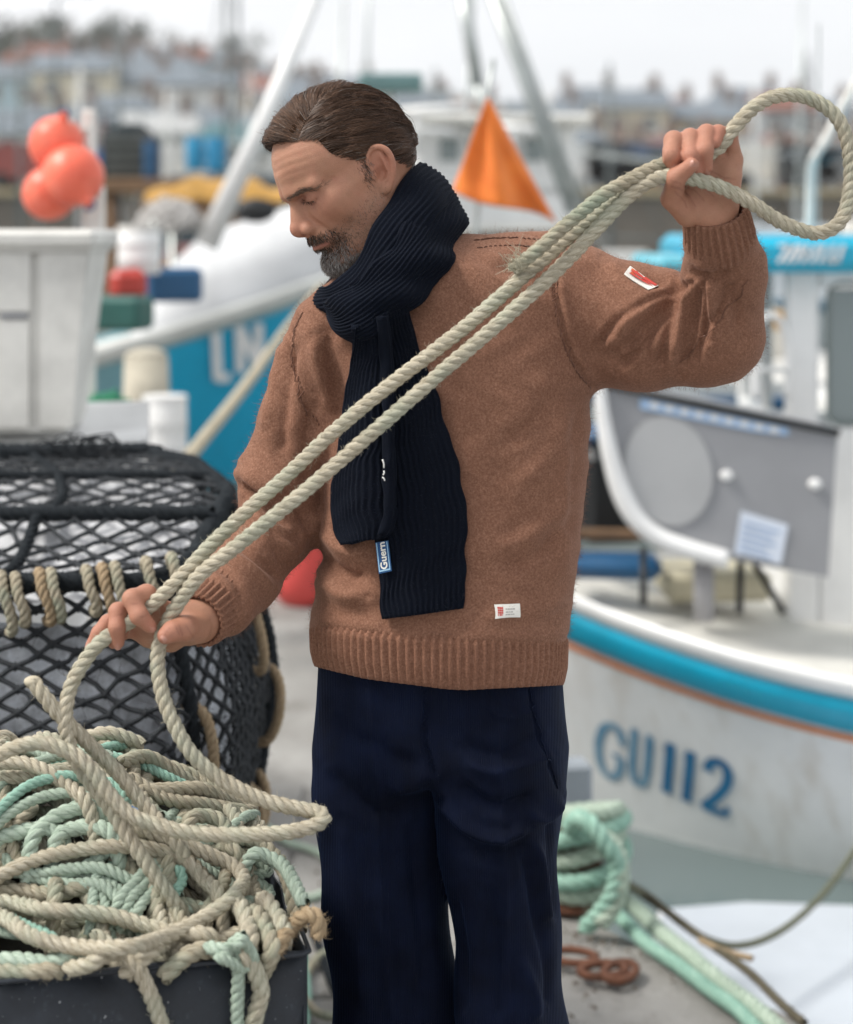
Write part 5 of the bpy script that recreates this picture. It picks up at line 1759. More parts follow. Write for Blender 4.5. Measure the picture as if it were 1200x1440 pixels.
def cap_sdf(p):
    edge_ = np.clip((p[:, 2] - hairline(p)) / 16, 0, 1)
    d = skull(p) - hair_top(p) * .42 * edge_ + 1.2 * (1 - edge_)
    d = smin(d, ell(p, (64, -12, 93), (14, 32, 8)), 8)
    part = np.abs(p[:, 1] - part_y(p[:, 0]))
    d = d + .6 * np.exp(-(part / 2.5) ** 2) * (p[:, 2] > 60)
    lock = np.sin(p[:, 1] * .33 + .05 * p[:, 0] + 1.3 * np.sin(p[:, 0] * .05)) * np.clip((p[:, 2] - 20) / 30, 0, 1)
    d = d - .7 * lock
    m = (hairline(p) - p[:, 2]) * .75
    d = smax(d, m, 3)
    return d


cv, cq = mesh_sdf(cap_sdf, (-115, -95, -50), (115, 95, 150), 2.6)
kh = NT('dark_brown_hair')
a = kh.attr()
kh.set(base=a.outputs['Color'], rough=.48, spec=.35)
M_hair = kh.m
kc_ = NT('hair_roots'); kc_.set(base=(.034, .019, .012), rough=1.0, spec=0.0)
hair = obj('hair', make_mesh('hair', from_head(cv), cq, kc_.m, True, np.tile(A(.012, .007, .0045), (len(cv), 1))), man)


def grad(f, p, e=.5):
    g = np.stack([f(p + A(*[e if i == k else 0 for i in range(3)])) - f(p - A(*[e if i == k else 0 for i in range(3)])) for k in range(3)], 1)
    return g / (nrm(g)[:, None] + 1e-9)


N = 21000
r = rng.normal(size=(N * 3, 3)); r /= nrm(r)[:, None]
p = A(0, 0, 40) + r * 90
# the parting and the front hairline grow densest
xx = rng.uniform(-40, 80, 5200)
p = np.concatenate([np.stack([xx, part_y(xx) + rng.normal(size=5200) * 7, np.full(5200, 125.)], 1), np.stack([rng.uniform(46, 84, 4200), rng.uniform(-45, 58, 4200), np.full(4200, 96.)], 1), p])
for _ in range(4):
    p = p - grad(skull, p) * skull(p)[:, None]
keep = p[:, 2] > hairline(p) + rng.normal(size=len(p)) * 1.8
p = p[keep][:N]
N = len(p)
pts = [p + grad(skull, p) * 1.0]
side = (p[:, 1] > part_y(p[:, 0]))
fr = np.clip((p[:, 0] - 15) / 55, 0, 1)[:, None]
jit = rng.normal(size=(N, 3)) * .10
dirs = np.where(side[:, None], A(-1, .12, -.22) + 0 * p, (1 - fr) * A(-.75, -.65, .05) + fr * A(.12, -1, .12)) + jit
far = (p[:, 1] < -20)[:, None] & (p[:, 0] < 30)[:, None]
dirs = np.where(far, A(-1, -.1, -.3) + jit, dirs)
length = np.where(side, 46, 58) * rng.uniform(.7, 1.1, N)
length = np.where(p[:, 2] < 40, length * np.interp(p[:, 2], [-40, 40], [.3, .8]), length)
K = 9
lift = hair_top(p) * rng.uniform(.75, 1.12, N) + rng.exponential(.5, N)
cur = pts[0].copy()
dr = dirs / nrm(dirs)[:, None]
for s_ in range(1, K):
    f = s_ / (K - 1)
    # strands fall back and down as they run
    tgt = np.where(side[:, None], A(-1, .05, -.45), A(-.55, -.8, -.35))
    tgt = np.where(far, A(-1, 0, -.6), tgt)
    dr = dr + (.10 + .06 * f) * tgt + rng.normal(size=(N, 3)) * .05
    g = grad(skull, cur)
    dr = dr - g * (dr * g).sum(1)[:, None]
    dr /= nrm(dr)[:, None] + 1e-9
    cur = cur + dr * (length / (K - 1))[:, None]
    want = 1.0 + (lift - 1) * np.minimum(1, f * 2.2) ** .7
    g = grad(skull, cur)
    cur = cur + g * (want - skull(cur))[:, None]
    pts.append(cur.copy())
path = np.stack(pts, 1)
# locks: strands draw towards the one that leads their lock
lead = rng.choice(N, 420, replace=False)
own = np.empty(N, int)
for i in range(0, N, 3000):
    dd = nrm(p[i:i + 3000, None] - p[None, lead]) + 60 * (side[i:i + 3000, None] != side[None, lead])
    own[i:i + 3000] = lead[dd.argmin(1)]
off = rng.normal(size=(N, 1, 3)) * 1.3
wt = (np.linspace(0, 1, K) ** .8 * .72)[None, :, None] * rng.uniform(.4, 1, (N, 1, 1))
path = path + (path[own] + off - path) * wt
hgt = rng.normal(size=N) * 1.6
path = path + grad(skull, path.reshape(-1, 3)).reshape(path.shape) * (np.maximum(hgt[own], -1.2)[:, None, None] * np.sin(np.linspace(0, 2.4, K))[None, :, None])
tone = rng.uniform(0, 1, (N, 1)) ** 1.6
clump = (.5 + .5 * np.sin(p[:, 1:2] * .35 + p[:, 0:1] * .08))
hc_ = A(.022, .0115, .007) + (A(.20, .112, .07) - A(.022, .0115, .007)) * (tone * .6 + .25 * clump * (hgt[own] > 0)[:, None] + .1)
grey = rng.uniform(0, 1, N) < np.where(p[:, 2] < 30, .10, .02)
hc_[grey] = A(.22, .19, .17)
v, q, c = strands(None, from_head(path), .00050, .0002, hc_)
obj('hair_strand', make_mesh('hair_strand', v, q, M_hair, True, c), hair)['kind'] = 'stuff'

# flyaway hairs over the outline and at the hairline
nf_ = 620
pick = rng.integers(0, N, nf_)
fly = path[pick] + rng.normal(size=(nf_, 1, 3)) * 1.5
gg = grad(skull, fly.reshape(-1, 3)).reshape(fly.shape)
fly = fly + gg * (rng.uniform(.5, 5.5, (nf_, 1, 1)) * np.linspace(.2, 1, K)[None, :, None]) + np.cumsum(rng.normal(size=fly.shape) * .7, 1)
v, q, c = strands(None, from_head(fly), .00026, .00012, hc_[pick] * 1.2)
obj('flyaway_hair', make_mesh('flyaway_hair', v, q, M_hair, True, c), hair)['kind'] = 'stuff'

# beard and brows: short hairs set into the skin
hv = to_head(bv)
hn_ = bn @ HM
ing = (nrm(hv) < 150) & (hv[:, 2] > -116)
hi = np.nonzero(ing)[0]


def short_hairs(name, dens, n, ln, direction, col, r0=.00038, curl=.25, rise=.45, K=4, seedpts=None):
    """dens(h)->0..1 picks roots among the head's vertices; hairs lean along direction."""
    w = dens(hv[hi]) * 1.0
    idx = rng.choice(hi, size=n, p=w / w.sum())
    h = hv[idx] + rng.normal(size=(n, 3)) * .7
    nn = hn_[idx]
    dd = direction(h)
    dd = dd - nn * (dd * nn).sum(1)[:, None]
    dd /= nrm(dd)[:, None] + 1e-9
    dd = dd + nn * rise + rng.normal(size=(n, 3)) * curl
    dd /= nrm(dd)[:, None]
    L_ = ln(h) * rng.uniform(.6, 1.25, n)
    ks = [h]
    c = h
    for i in range(1, K):
        dd = dd + A(0, 0, -.12) + rng.normal(size=(n, 3)) * curl * .4
        dd /= nrm(dd)[:, None]
        c = c + dd * (L_ / (K - 1))[:, None]
        ks.append(c)
    v, q, cc = strands(None, from_head(np.stack(ks, 1)), r0, .00015, col(h, n))
    o = obj(name, make_mesh(name, v, q, M_hair, True, cc), man)
    o['kind'] = 'stuff'
    return o


sm = lambda x, a, b: np.clip((x - a) / (b - a), 0, 1)


def beard_dens(h):
    ay = np.abs(h[:, 1])
    mou = sm(h[:, 0], 78, 86) * sm(h[:, 2], -56, -53) * sm(-h[:, 2], 41, 46) * sm(-ay, -40, -22)
    gate = sm(h[:, 0], 52, 78) * sm(-h[:, 2], 60, 78) * sm(-ay, -50, -24)
    soul = sm(h[:, 0], 84, 90) * sm(-h[:, 2], 61, 64) * sm(-ay, -9, -6)
    corner = np.exp(-((ay - 33) / 6) ** 2) * sm(-h[:, 2], 42, 52) * sm(h[:, 0], 55, 66)
    chinlow = sm(-h[:, 2], 84, 92) * sm(h[:, 0], 25, 55) * .5
    d = np.maximum.reduce([mou, gate, soul * .8, corner * .9, chinlow])
    lips = np.exp(-(arc_d(np.stack([h[:, 0], ay, h[:, 2]], 1), [(104, 0, -59.5), (98, 13, -60), (90, 24, -61)]) / 4.2) ** 4)
    return d * (1 - lips) + 1e-6


def beard_col(h, n):
    t = rng.uniform(0, 1, (n, 1))
    dark = A(.035, .021, .015) * (1 - t) + A(.10, .062, .042) * t
    g = sm(-h[:, 2], 66, 88)[:, None] * .72 + .05
    gr = (rng.uniform(0, 1, (n, 1)) < g)
    return np.where(gr, A(.30, .28, .265) * (.6 + .6 * t), dark)


short_hairs('beard', beard_dens, 6000, lambda h: 4.6 + 3.6 * sm(-h[:, 2], 60, 90) - 2.5 * sm(np.abs(h[:, 1]), 26, 44), lambda h: A(.15, 0, -1) + np.stack([0 * h[:, 0], np.sign(h[:, 1]) * .55 * (h[:, 2] > -60), 0 * h[:, 0]], 1), beard_col, .00038)


def stubble_dens(h):
    ay = np.abs(h[:, 1])
    b = sm(-14 - h[:, 2] - .35 * (h[:, 0] - 20), 4, 26) * sm(h[:, 0], -8, 14)
    lips = np.exp(-(arc_d(np.stack([h[:, 0], ay, h[:, 2]], 1), [(104, 0, -59.5), (98, 13, -60), (90, 24, -61)]) / 5) ** 4)
    return b * (1 - lips) + 1e-6


def stub_col(h, n):
    t = rng.uniform(0, 1, (n, 1))
    return np.where(t < .25, A(.25, .22, .2), A(.06, .036, .026) * (.6 + t))


short_hairs('stubble', stubble_dens, 9000, lambda h: 1.5 + 0 * h[:, 0], lambda h: A(-.1, 0, -1) + 0 * h, stub_col, .00019, .3, .5, 3)


def burn_dens(h):
    return np.exp(-((h[:, 0] - (12 - .12 * h[:, 2])) / 6.5) ** 2) * sm(h[:, 2], -22, 4) * sm(-h[:, 2], -34, -22) * (np.abs(h[:, 1]) > 50) + 1e-6


short_hairs('sideburn', burn_dens, 420, lambda h: 6 + 0 * h[:, 0], lambda h: A(-.25, 0, -1) + 0 * h, lambda h, n: np.where(rng.uniform(0, 1, (n, 1)) < .3, A(.22, .19, .17), A(.05, .03, .02) * rng.uniform(.6, 1.8, (n, 1))), .00026, .2, .2, 4)
_bl = [(99, 10, 27), (94, 22, 32), (86, 36, 36), (74, 49, 33)]


def brow_dens(h):
    q = np.stack([h[:, 0], np.abs(h[:, 1]), h[:, 2]], 1)
    return np.exp(-((q[:, 2] - np.interp(q[:, 1], [10, 22, 38, 54], [18, 21, 23, 17])) / 2.2) ** 2) * sm(q[:, 1], 8, 13) * sm(-q[:, 1], -58, -46) * (h[:, 0] > 50) + 1e-9


short_hairs('eyebrow', brow_dens, 560, lambda h: 8 + 0 * h[:, 0], lambda h: np.stack([-.25 + 0 * h[:, 0], np.sign(h[:, 1]) * 1., .15 + 0 * h[:, 0]], 1),
            lambda h, n: A(.13, .08, .055) * rng.uniform(.5, 1.6, (n, 1)), .00030, .14, .22, 4)


def lash_dens(h):
    q = np.stack([h[:, 0], np.abs(h[:, 1]), h[:, 2]], 1)
    return np.exp(-(arc_d(q, [(91, 16, 5), (91, 23, 4.0), (88.2, 34, 3.0), (79.2, 47, 5.6)]) / .9) ** 2) + 1e-9


short_hairs('eyelash', lash_dens, 70, lambda h: 5 + 0 * h[:, 0], lambda h: A(.5, 0, -1) + 0 * h, lambda h, n: np.tile(A(.012, .008, .006), (n, 1)), .0003, .12, .8, 4)
# ---- jumper
def interp_px(tab):
    t = np.array(tab, float)
    return t[:, 0], t[:, 1:]


TZ = np.array([[380, 625, 150, .100], [420, 626, 165, .112], [470, 632, 176, .124], [550, 640, 190, .135], [650, 641, 186, .140],
               [750, 635, 181, .142], [830, 625, 182, .146], [880, 619, 180, .148], [905, 618, 176, .142], [940, 618, 172, .136]], float)
TWZ = CAM_Z + (HOR - TZ[:, 0]) / 1000.0


def torso(p):
    z = p[:, 2]
    o = np.argsort(TWZ)
    cx = np.interp(z, TWZ[o], (TZ[o, 1] - 600) / 1000)
    a_ = np.interp(z, TWZ[o], TZ[o, 2] / 1000)
    b_ = np.interp(z, TWZ[o], TZ[o, 3])
    ca, sa = math.cos(R(-8)), math.sin(R(-8))
    x, y = p[:, 0] - cx, p[:, 1] - 2.505
    u, v = x * ca + y * sa, -x * sa + y * ca
    d = ((np.abs(u / a_) ** 2.4 + np.abs(v / b_) ** 2.4) ** (1 / 2.4) - 1) * np.minimum(a_, b_)
    return d


ELBR = Q(398, 735, .0)


def jumper_sdf(p):
    d = torso(p)
    d = smax(d, (CAM_Z + (HOR - 905) / 1000) - p[:, 2] - .035 * 0, .015)
    d = smax(d, p[:, 2] - (CAM_Z + (HOR - 355) / 1000), .05)
    # shoulders
    d = smin(d, rc(p, Q(630, 418, .015), Q(762, 408, .02), .092, .076), .03)
    d = smin(d, rc(p, Q(600, 430, .01), Q(486, 474, .0), .075, .062), .04)
    # raised left arm
    d = smin(d, rc(p, Q(775, 425, .015), Q(905, 462, -.02), .088, .084), .045)
    d = smin(d, rc(p, Q(905, 462, -.02), Q(1002, 470, -.055), .083, .070), .02)
    d = smin(d, rc(p, Q(1004, 470, -.055), Q(1020, 385, -.11), .068, .053), .015)
    d = smin(d, rc(p, Q(1022, 385, -.11), Q(1013, 340, LD + .050), .051, .047), .02)
    # lowered right arm
    d = smin(d, rc(p, Q(470, 480, .0), Q(425, 590, .005), .066, .057), .025)
    d = smin(d, rc(p, Q(425, 590, .005), Q(392, 672, .0), .057, .058), .015)
    d = smin(d, rc(p, Q(392, 672, .0), ELBR, .058, .054), .012)
    d = smin(d, rc(p, ELBR, Q(345, 806, -.08), .056, .050), .014)
    d = smin(d, rc(p, Q(345, 806, -.08), Q(312, 846, RD + .085), .049, .046), .02)
    # opening at the neck
    d = smax(d, -rc(p, Q(585, 380, .0), Q(560, 280, .0), .060, .075), .006)
    return d


sv, sq = mesh_sdf(jumper_sdf, (-.32, 2.15, .95), (.53, 2.72, 1.68), .0034)
sn = vnormals(sv, sq)
# folds: (polyline in photograph pixels, width mm, depth mm); front of the garment only
FOLD = [
    # inside of the raised elbow
    ([(966, 392), (940, 425), (905, 462), (872, 500)], 9, -7), ([(980, 400), (975, 440), (968, 485), (958, 520)], 8, -8), ([(955, 415), (945, 452), (935, 490), (925, 522)], 7, -6),
    ([(962, 396), (915, 424), (868, 452), (838, 492)], 6, -6), ([(968, 402), (930, 452), (900, 492), (868, 520)], 5, -6), ([(985, 392), (992, 420), (990, 470), (975, 515)], 5, -6), ([(1000, 386), (1030, 420), (1040, 470)], 9, -4), ([(1045, 390), (1015, 430), (980, 490)], 2.4, -2.6),
    ([(955, 400), (900, 435), (862, 470)], 12, 6), ([(972, 398), (958, 445), (948, 500)], 8, 6), ([(990, 385), (1000, 430), (1000, 480)], 10, 5),
    ([(968, 380), (1000, 392), (1030, 385)], 7, -6), ([(1030, 400), (1010, 440), (985, 470)], 7, -4),
    ([(880, 385), (900, 395), (950, 400)], 8, -5), ([(930, 440), (915, 470), (910, 510)], 6, -4),
    ([(845, 360), (890, 400), (900, 430)], 14, 4), ([(810, 480), (840, 500), (900, 510)], 12, -3),
    # armhole seams
    ([(778, 392), (788, 440), (800, 490), (822, 530), (838, 545)], 3.0, -3.2), ([(786, 392), (797, 440), (810, 490), (830, 526)], 7, 2.5),
    ([(420, 440), (408, 470), (412, 520), (430, 570), (450, 610)], 2.6, -2.6),
    ([(640, 322), (690, 326), (745, 328), (775, 335)], 2.2, -2.0),
    # right arm
    ([(340, 680), (370, 706), (398, 735)], 6, -10), ([(333, 655), (370, 680), (410, 690)], 15, 8), ([(345, 700), (380, 740), (420, 752)], 11, 5),
    ([(400, 480), (385, 540), (372, 610)], 8, 4), ([(415, 480), (402, 560), (395, 640)], 8, -4), ([(440, 560), (432, 620), (430, 680)], 9, -4),
    ([(375, 780), (400, 800), (420, 780)], 8, -4), ([(370, 740), (390, 770), (405, 800)], 7, -5), ([(300, 790), (330, 815), (345, 850)], 7, -3),
    ([(402, 700), (425, 720), (440, 750)], 8, -4),
    ([(455, 470), (470, 540), (480, 610)], 9, -5), ([(440, 470), (452, 530), (470, 580)], 10, 5), ([(700, 800), (745, 790), (795, 750)], 10, -4), ([(690, 770), (740, 755), (800, 700)], 12, 4), ([(780, 560), (745, 600), (700, 620)], 12, -4), ([(800, 580), (770, 640), (720, 690)], 12, 3.5), ([(660, 360), (720, 380), (775, 400)], 10, -3.5), ([(350, 720), (385, 760), (420, 775)], 7, 6), ([(320, 780), (352, 800), (385, 830)], 7, 5), ([(330, 760), (362, 786), (400, 815)], 6, -6),
    # body: gathers at the waist and pulls from the shoulder
    ([(446, 770), (470, 800), (505, 815)], 11, -8), ([(450, 740), (480, 770), (520, 780)], 12, 6), ([(445, 810), (480, 835), (520, 838)], 12, 6), ([(470, 800), (490, 812), (512, 806)], 6, -5),
    ([(800, 620), (795, 720), (790, 820)], 14, 3), ([(815, 560), (806, 650), (800, 760)], 10, -3), ([(660, 420), (720, 480), (770, 540)], 20, -3), ([(690, 640), (720, 740), (730, 820)], 22, -2.5),
    ([(440, 870), (600, 893), (800, 893)], 12, 3), ([(760, 560), (800, 560), (830, 556)], 10, -3), ([(455, 440), (470, 520), (490, 600)], 16, -3),
    ([(680, 870), (740, 860), (800, 840)], 12, 2.5), ([(540, 880), (620, 860), (690, 880)], 14, 2),
]
pp = np.stack([600 + sv[:, 0] * FPX / sv[:, 1], np.zeros(len(sv)), HOR - (sv[:, 2] - CAM_Z) * FPX / sv[:, 1]], 1)
front = np.clip(-sn[:, 1] * 2.5 + .6, 0, 1)
disp = np.zeros(len(sv))
for pts, w, a_ in FOLD:
    c = spline([(x, 0, y) for x, y in pts], 14)
    d = arc_d(pp, list(c))
    # fade towards the ends of the fold
    e = np.minimum(nrm(pp - c[0]), nrm(pp - c[-1]))
    disp += 1.9 * a_ * mm * np.exp(-(d / w) ** 2) * front * np.clip(e / (w * 1.8), 0, 1) ** .8
disp += .0022 * np.sin(sv[:, 0] * 37 + 2 * np.sin(sv[:, 2] * 21)) * np.sin(sv[:, 2] * 29 + 1.5 * np.sin(sv[:, 0] * 17)) + .0010 * np.sin(sv[:, 0] * 88 + 3 * np.sin(sv[:, 2] * 53))
disp = np.clip(disp, -.013, .013)
sv = sv + sn * disp[:, None]
sv = smooth_v(sv, sq, 1, .4)

k = NT('brown_wool')
n1 = k.noise(330, 3, .75)
n2 = k.noise(900, 2, .7)
n3 = k.noise(9, 4, .6)
col = k.ramp(n1, [(.25, (.112, .051, .031)), (.5, (.225, .112, .072)), (.76, (.39, .222, .152))])
col = k.mix(k.ramp(n2, [(.35, (0, 0, 0)), (.7, (.55, .55, .55))]), col, (.225, .107, .071))
col = k.mix(k.ramp(n3, [(.3, (0, 0, 0)), (.8, (.3, .3, .3))]), col, (.155, .072, .047))
# stocking stitch: fine columns of small v's
wv = k.t.nodes.new('ShaderNodeTexWave'); wv.wave_type = 'BANDS'; wv.bands_direction = 'X'
wv.inputs['Scale'].default_value = 95; wv.inputs['Distortion'].default_value = 2.5; wv.inputs['Detail'].default_value = 2; wv.inputs['Detail Scale'].default_value = 3
k.l(k.co(), wv.inputs['Vector'])
hgt_ = k.mix(.90, wv.outputs['Fac'], n1)
k.set(base=col, rough=.92, spec=.12, sheen=.28, sheen_r=.4, sheen_t=(.75, .5, .4))
k.bump(hgt_, .5, .0020)
M_wool = k.m
jumper = obj('jumper', make_mesh('jumper', sv, sq, M_wool, True), man)


def ribbed(name, rings, nrib, amp, parent, mat=None, sub=6, thick=.004):
    """Knitted rib: rings = list of (K,3) closed loops from one end to the other, outward normals from the loops."""
    nth = nrib * sub
    v = []
    rr = [spline(r, nth, closed=True) for r in rings]
    rr = np.stack(rr)                          # L,nth,3
    L_ = rr.shape[0]
    cen = rr.mean(1, keepdims=True)
    w = spline(np.arange(L_)[:, None] * np.ones((1, 1)), 14)[:, 0] if L_ > 2 else np.linspace(0, L_ - 1, 8)
    out = []
    for t in w:
        i = min(int(t), L_ - 2); f = t - i
        out.append(rr[i] * (1 - f) + rr[i + 1] * f)
    out = np.stack(out)
    cen = out.mean(1, keepdims=True)
    nrml = out - cen
    nrml /= nrm(nrml)[..., None]
    ph = np.arange(nth) / sub * 2 * np.pi
    prof = np.cos(ph)
    prof = np.sign(prof) * np.abs(prof) ** .6
    edge = np.ones(len(out)); edge[0] = .55; edge[-1] = .5
    # small bulge at the stitch rows
    out = out + nrml * (amp * prof[None, :, None] * edge[:, None, None])
    inner = out[-1:] - nrml[-1:] * thick
    inner2 = out[-3:-2] - nrml[-3:-2] * thick * 1.6
    inner3 = out[0:1] - nrml[0:1] * thick * 2
    al = np.concatenate([out, inner, inner2, inner3])
    K_ = len(al)
    i = np.arange(K_ - 1)[:, None]; j = np.arange(nth)[None]
    q = np.stack([i * nth + j, i * nth + (j + 1) % nth, (i + 1) * nth + (j + 1) % nth, (i + 1) * nth + j], -1).reshape(-1, 4)
    return obj(name, make_mesh(name, al.reshape(-1, 3), q, mat or M_wool, True), parent)


# waistband: the hem dips towards the front
def hem_ring(ytop, grow, ys):
    th = np.linspace(0, 2 * np.pi, 40, endpoint=False)
    ca, sa = math.cos(R(-8)), math.sin(R(-8))
    z0 = TZ[-3]
    out = []
    for t in th:
        a_, b_ = .177 + grow, .153 + grow
        ct, st = math.cos(t), math.sin(t)
        rad = (abs(ct) ** 2.4 + abs(st) ** 2.4) ** (-1 / 2.4)
        u, v = a_ * rad * ct, b_ * rad * st
        x = u * ca - v * sa; y = u * sa + v * ca
        # photograph row of this edge, at left end / front / right end / back
        X = .018 + x
        Yd = 2.505 + y
        row = np.interp(X, [-.16, -.08, .04, .195], ys) - 20 * max(0, st) * 0
        d_ref = 2.505 + y
        out.append((X, Yd, CAM_Z + (HOR - row) * (2.505 - abs(min(y, 0)) * 1.0) / FPX if y < 0 else CAM_Z + (HOR - row) * 2.505 / FPX))
    return np.array(out)


ribbed('waistband', [hem_ring(0, -.003, (874, 886, 892, 889)), hem_ring(0, .0025, (884, 897, 905, 902)), hem_ring(0, .0015, (915, 931, 944, 938)), hem_ring(0, -.004, (936, 955, 971, 963))], 96, .0022, jumper)


def cuff_ring(c, ax, r, tilt=None):
    ax = ax / np.linalg.norm(ax)
    s_ = np.cross(ax, A(0, 0, 1)); s_ /= np.linalg.norm(s_)
    t_ = np.cross(ax, s_)
    th = np.linspace(0, 2 * np.pi, 24, endpoint=False)
    return np.array([c + r * (math.cos(t) * s_ + math.sin(t) * t_) for t in th])


c0, c1 = Q(1014, 344, LD + .048), Q(1006, 294, LD + .016)
axl = c1 - c0
ribbed('cuff', [cuff_ring(c0 - axl * .15, axl, .042), cuff_ring(c0 + axl * .25, axl, .0455), cuff_ring(c0 + axl * .6, axl, .0435), cuff_ring(c1, axl, .0405)], 28, .0022, jumper)
c0, c1 = Q(325, 834, RD + .115), Q(279, 873, RD + .030)
axr = c1 - c0
ribbed('cuff', [cuff_ring(c0, axr, .041), cuff_ring(c0 + axr * .35, axr, .0415), cuff_ring(c0 + axr * .7, axr, .038), cuff_ring(c1, axr, .0360)], 26, .0020, jumper)


def on_mesh(px, py, V, N_, lift=.0015):
    """Nearest front point of a mesh at a photograph pixel."""
    x = 600 + V[:, 0] * FPX / V[:, 1]; y = HOR - (V[:, 2] - CAM_Z) * FPX / V[:, 1]
    m = (np.hypot(x - px, y - py) < 5) & (N_[:, 1] < .2)
    i = np.nonzero(m)[0]
    w = V[i][:, 1].argmin()
    return V[i[w]] + N_[i[w]] * lift, N_[i[w]]


def patch(name, corners, V, N_, mats, n=10, parent=None, lift=.0018, thick=.0012, label=None):
    """A sewn label that follows the cloth; corners TL, TR, BR, BL in photograph pixels."""
    c = np.array(corners, float)
    tl, _n = on_mesh(*c[0], V, N_, lift)
    P_, NN = [], []
    for i in range(n + 1):
        for j in range(n + 1):
            s_, t_ = j / n, i / n
            q = (c[0] * (1 - s_) + c[1] * s_) * (1 - t_) + (c[3] * (1 - s_) + c[2] * s_) * t_
            a_, b_ = on_mesh(*q, V, N_, lift)
            P_.append(a_); NN.append(b_)
    P_ = np.array(P_).reshape(n + 1, n + 1, 3)
    for _ in range(6):
        Pn = P_.copy()
        Pn[1:-1, 1:-1] = (P_[:-2, 1:-1] + P_[2:, 1:-1] + P_[1:-1, :-2] + P_[1:-1, 2:]) / 4
        Pn[0, 1:-1] = (P_[0, :-2] + P_[0, 2:]) / 2; Pn[-1, 1:-1] = (P_[-1, :-2] + P_[-1, 2:]) / 2
        Pn[1:-1, 0] = (P_[:-2, 0] + P_[2:, 0]) / 2; Pn[1:-1, -1] = (P_[:-2, -1] + P_[2:, -1]) / 2
        P_ = Pn
    nn = np.mean(NN, 0); nn /= np.linalg.norm(nn)
    return P_, nn


def sheet(name, P_, nn, mat, parent, thick=.0012):
    n0, n1_ = P_.shape[:2]
    top = P_.reshape(-1, 3); bot = top - nn * thick
    idx = np.arange(n0 * n1_).reshape(n0, n1_)
    f = [(idx[i, j], idx[i + 1, j], idx[i + 1, j + 1], idx[i, j + 1]) for i in range(n0 - 1) for j in range(n1_ - 1)]
    M_ = n0 * n1_
    rim = list(idx[0, :]) + list(idx[1:, -1]) + list(idx[-1, -2::-1]) + list(idx[-2:0:-1, 0])
    f += [(rim[i], rim[(i + 1) % len(rim)], rim[(i + 1) % len(rim)] + M_, rim[i] + M_) for i in range(len(rim))]
    return obj(name, make_mesh(name, np.concatenate([top, bot]), f, mat, False), parent)


def on_patch(P_, nn, s_, t_, lift=.0006):
    n0, n1_ = P_.shape[:2]
    x, y = s_ * (n1_ - 1), t_ * (n0 - 1)
    i, j = min(int(y), n0 - 2), min(int(x), n1_ - 2)
    f, g_ = y - i, x - j
    return (P_[i, j] * (1 - g_) + P_[i, j + 1] * g_) * (1 - f) + (P_[i + 1, j] * (1 - g_) + P_[i + 1, j + 1] * g_) * f + nn * lift


def decal(name, polys, P_, nn, mat, parent, lift=.0006):
    v, f = [], []
    for poly in polys:
        f.append(tuple(range(len(v), len(v) + len(poly))))
        v += [on_patch(P_, nn, s_, t_, lift) for s_, t_ in poly]
    return obj(name, make_mesh(name, np.array(v), f, mat, False), parent)


rect = lambda a, b, c, d: [(a, b), (a, d), (c, d), (c, b)]
kw = NT('woven_label_white'); kw.set(base=(.78, .76, .70), rough=.8); kw.bump(kw.noise(900, 2), .4, .0004)
kr = NT('label_red_thread'); kr.set(base=(.55, .06, .045), rough=.8)
kg = NT('label_grey_thread'); kg.set(base=(.42, .40, .38), rough=.8)
sn2 = vnormals(sv, sq)
lp, ln_ = patch('l', [(698, 848), (735, 848), (735, 869), (698, 869)], sv, sn2, None, 8, lift=.0022)
lab = sheet('label_patch', lp, ln_, kw.m, jumper)
# red crest and three lines of grey print
pol = []
for r_ in range(4):
    for c_ in range(3):
        x0, y0 = .09 + c_ * .075, .16 + r_ * .16
        w_ = .065 if r_ < 3 else (.065 if c_ == 1 else .04)
        pol.append(rect(x0, y0, x0 + w_, y0 + .125))
decal('label_crest', pol, lp, ln_, kr.m, lab)
pol = []
for r_, widths in ((0, (.05, .09, .06, .1)), (1, (.11, .05, .08)), (2, (.07, .1, .06, .05))):
    x = .40
    for w_ in widths:
        pol.append(rect(x, .24 + r_ * .2, x + w_, .33 + r_ * .2)); x += w_ + .022
decal('label_print', pol, lp, ln_, kg.m, lab)
# arm badge, foreshortened on top of the raised sleeve
bp, bn_ = patch('b', [(877, 382), (888, 371), (924, 399), (913, 405)], sv, sn2, None, 8, lift=.0016)
bad = sheet('sleeve_badge', bp, bn_, kw.m, jumper)
ko = NT('badge_orange_thread'); ko.set(base=(.62, .14, .05), rough=.8)
decal('badge_emblem', [[(.34, .1), (.50, .9), (.60, .3)], [(.52, .5), (.58, .98), (.74, .6)], [(.62, .1), (.72, .9), (.98, .25)], rect(.74, .55, .99, .97)], bp, bn_, kr.m, bad)
decal('badge_flame', [[(.45, .12), (.52, .5), (.66, .2)], rect(.72, .1, .93, .28)], bp, bn_, ko.m, bad)

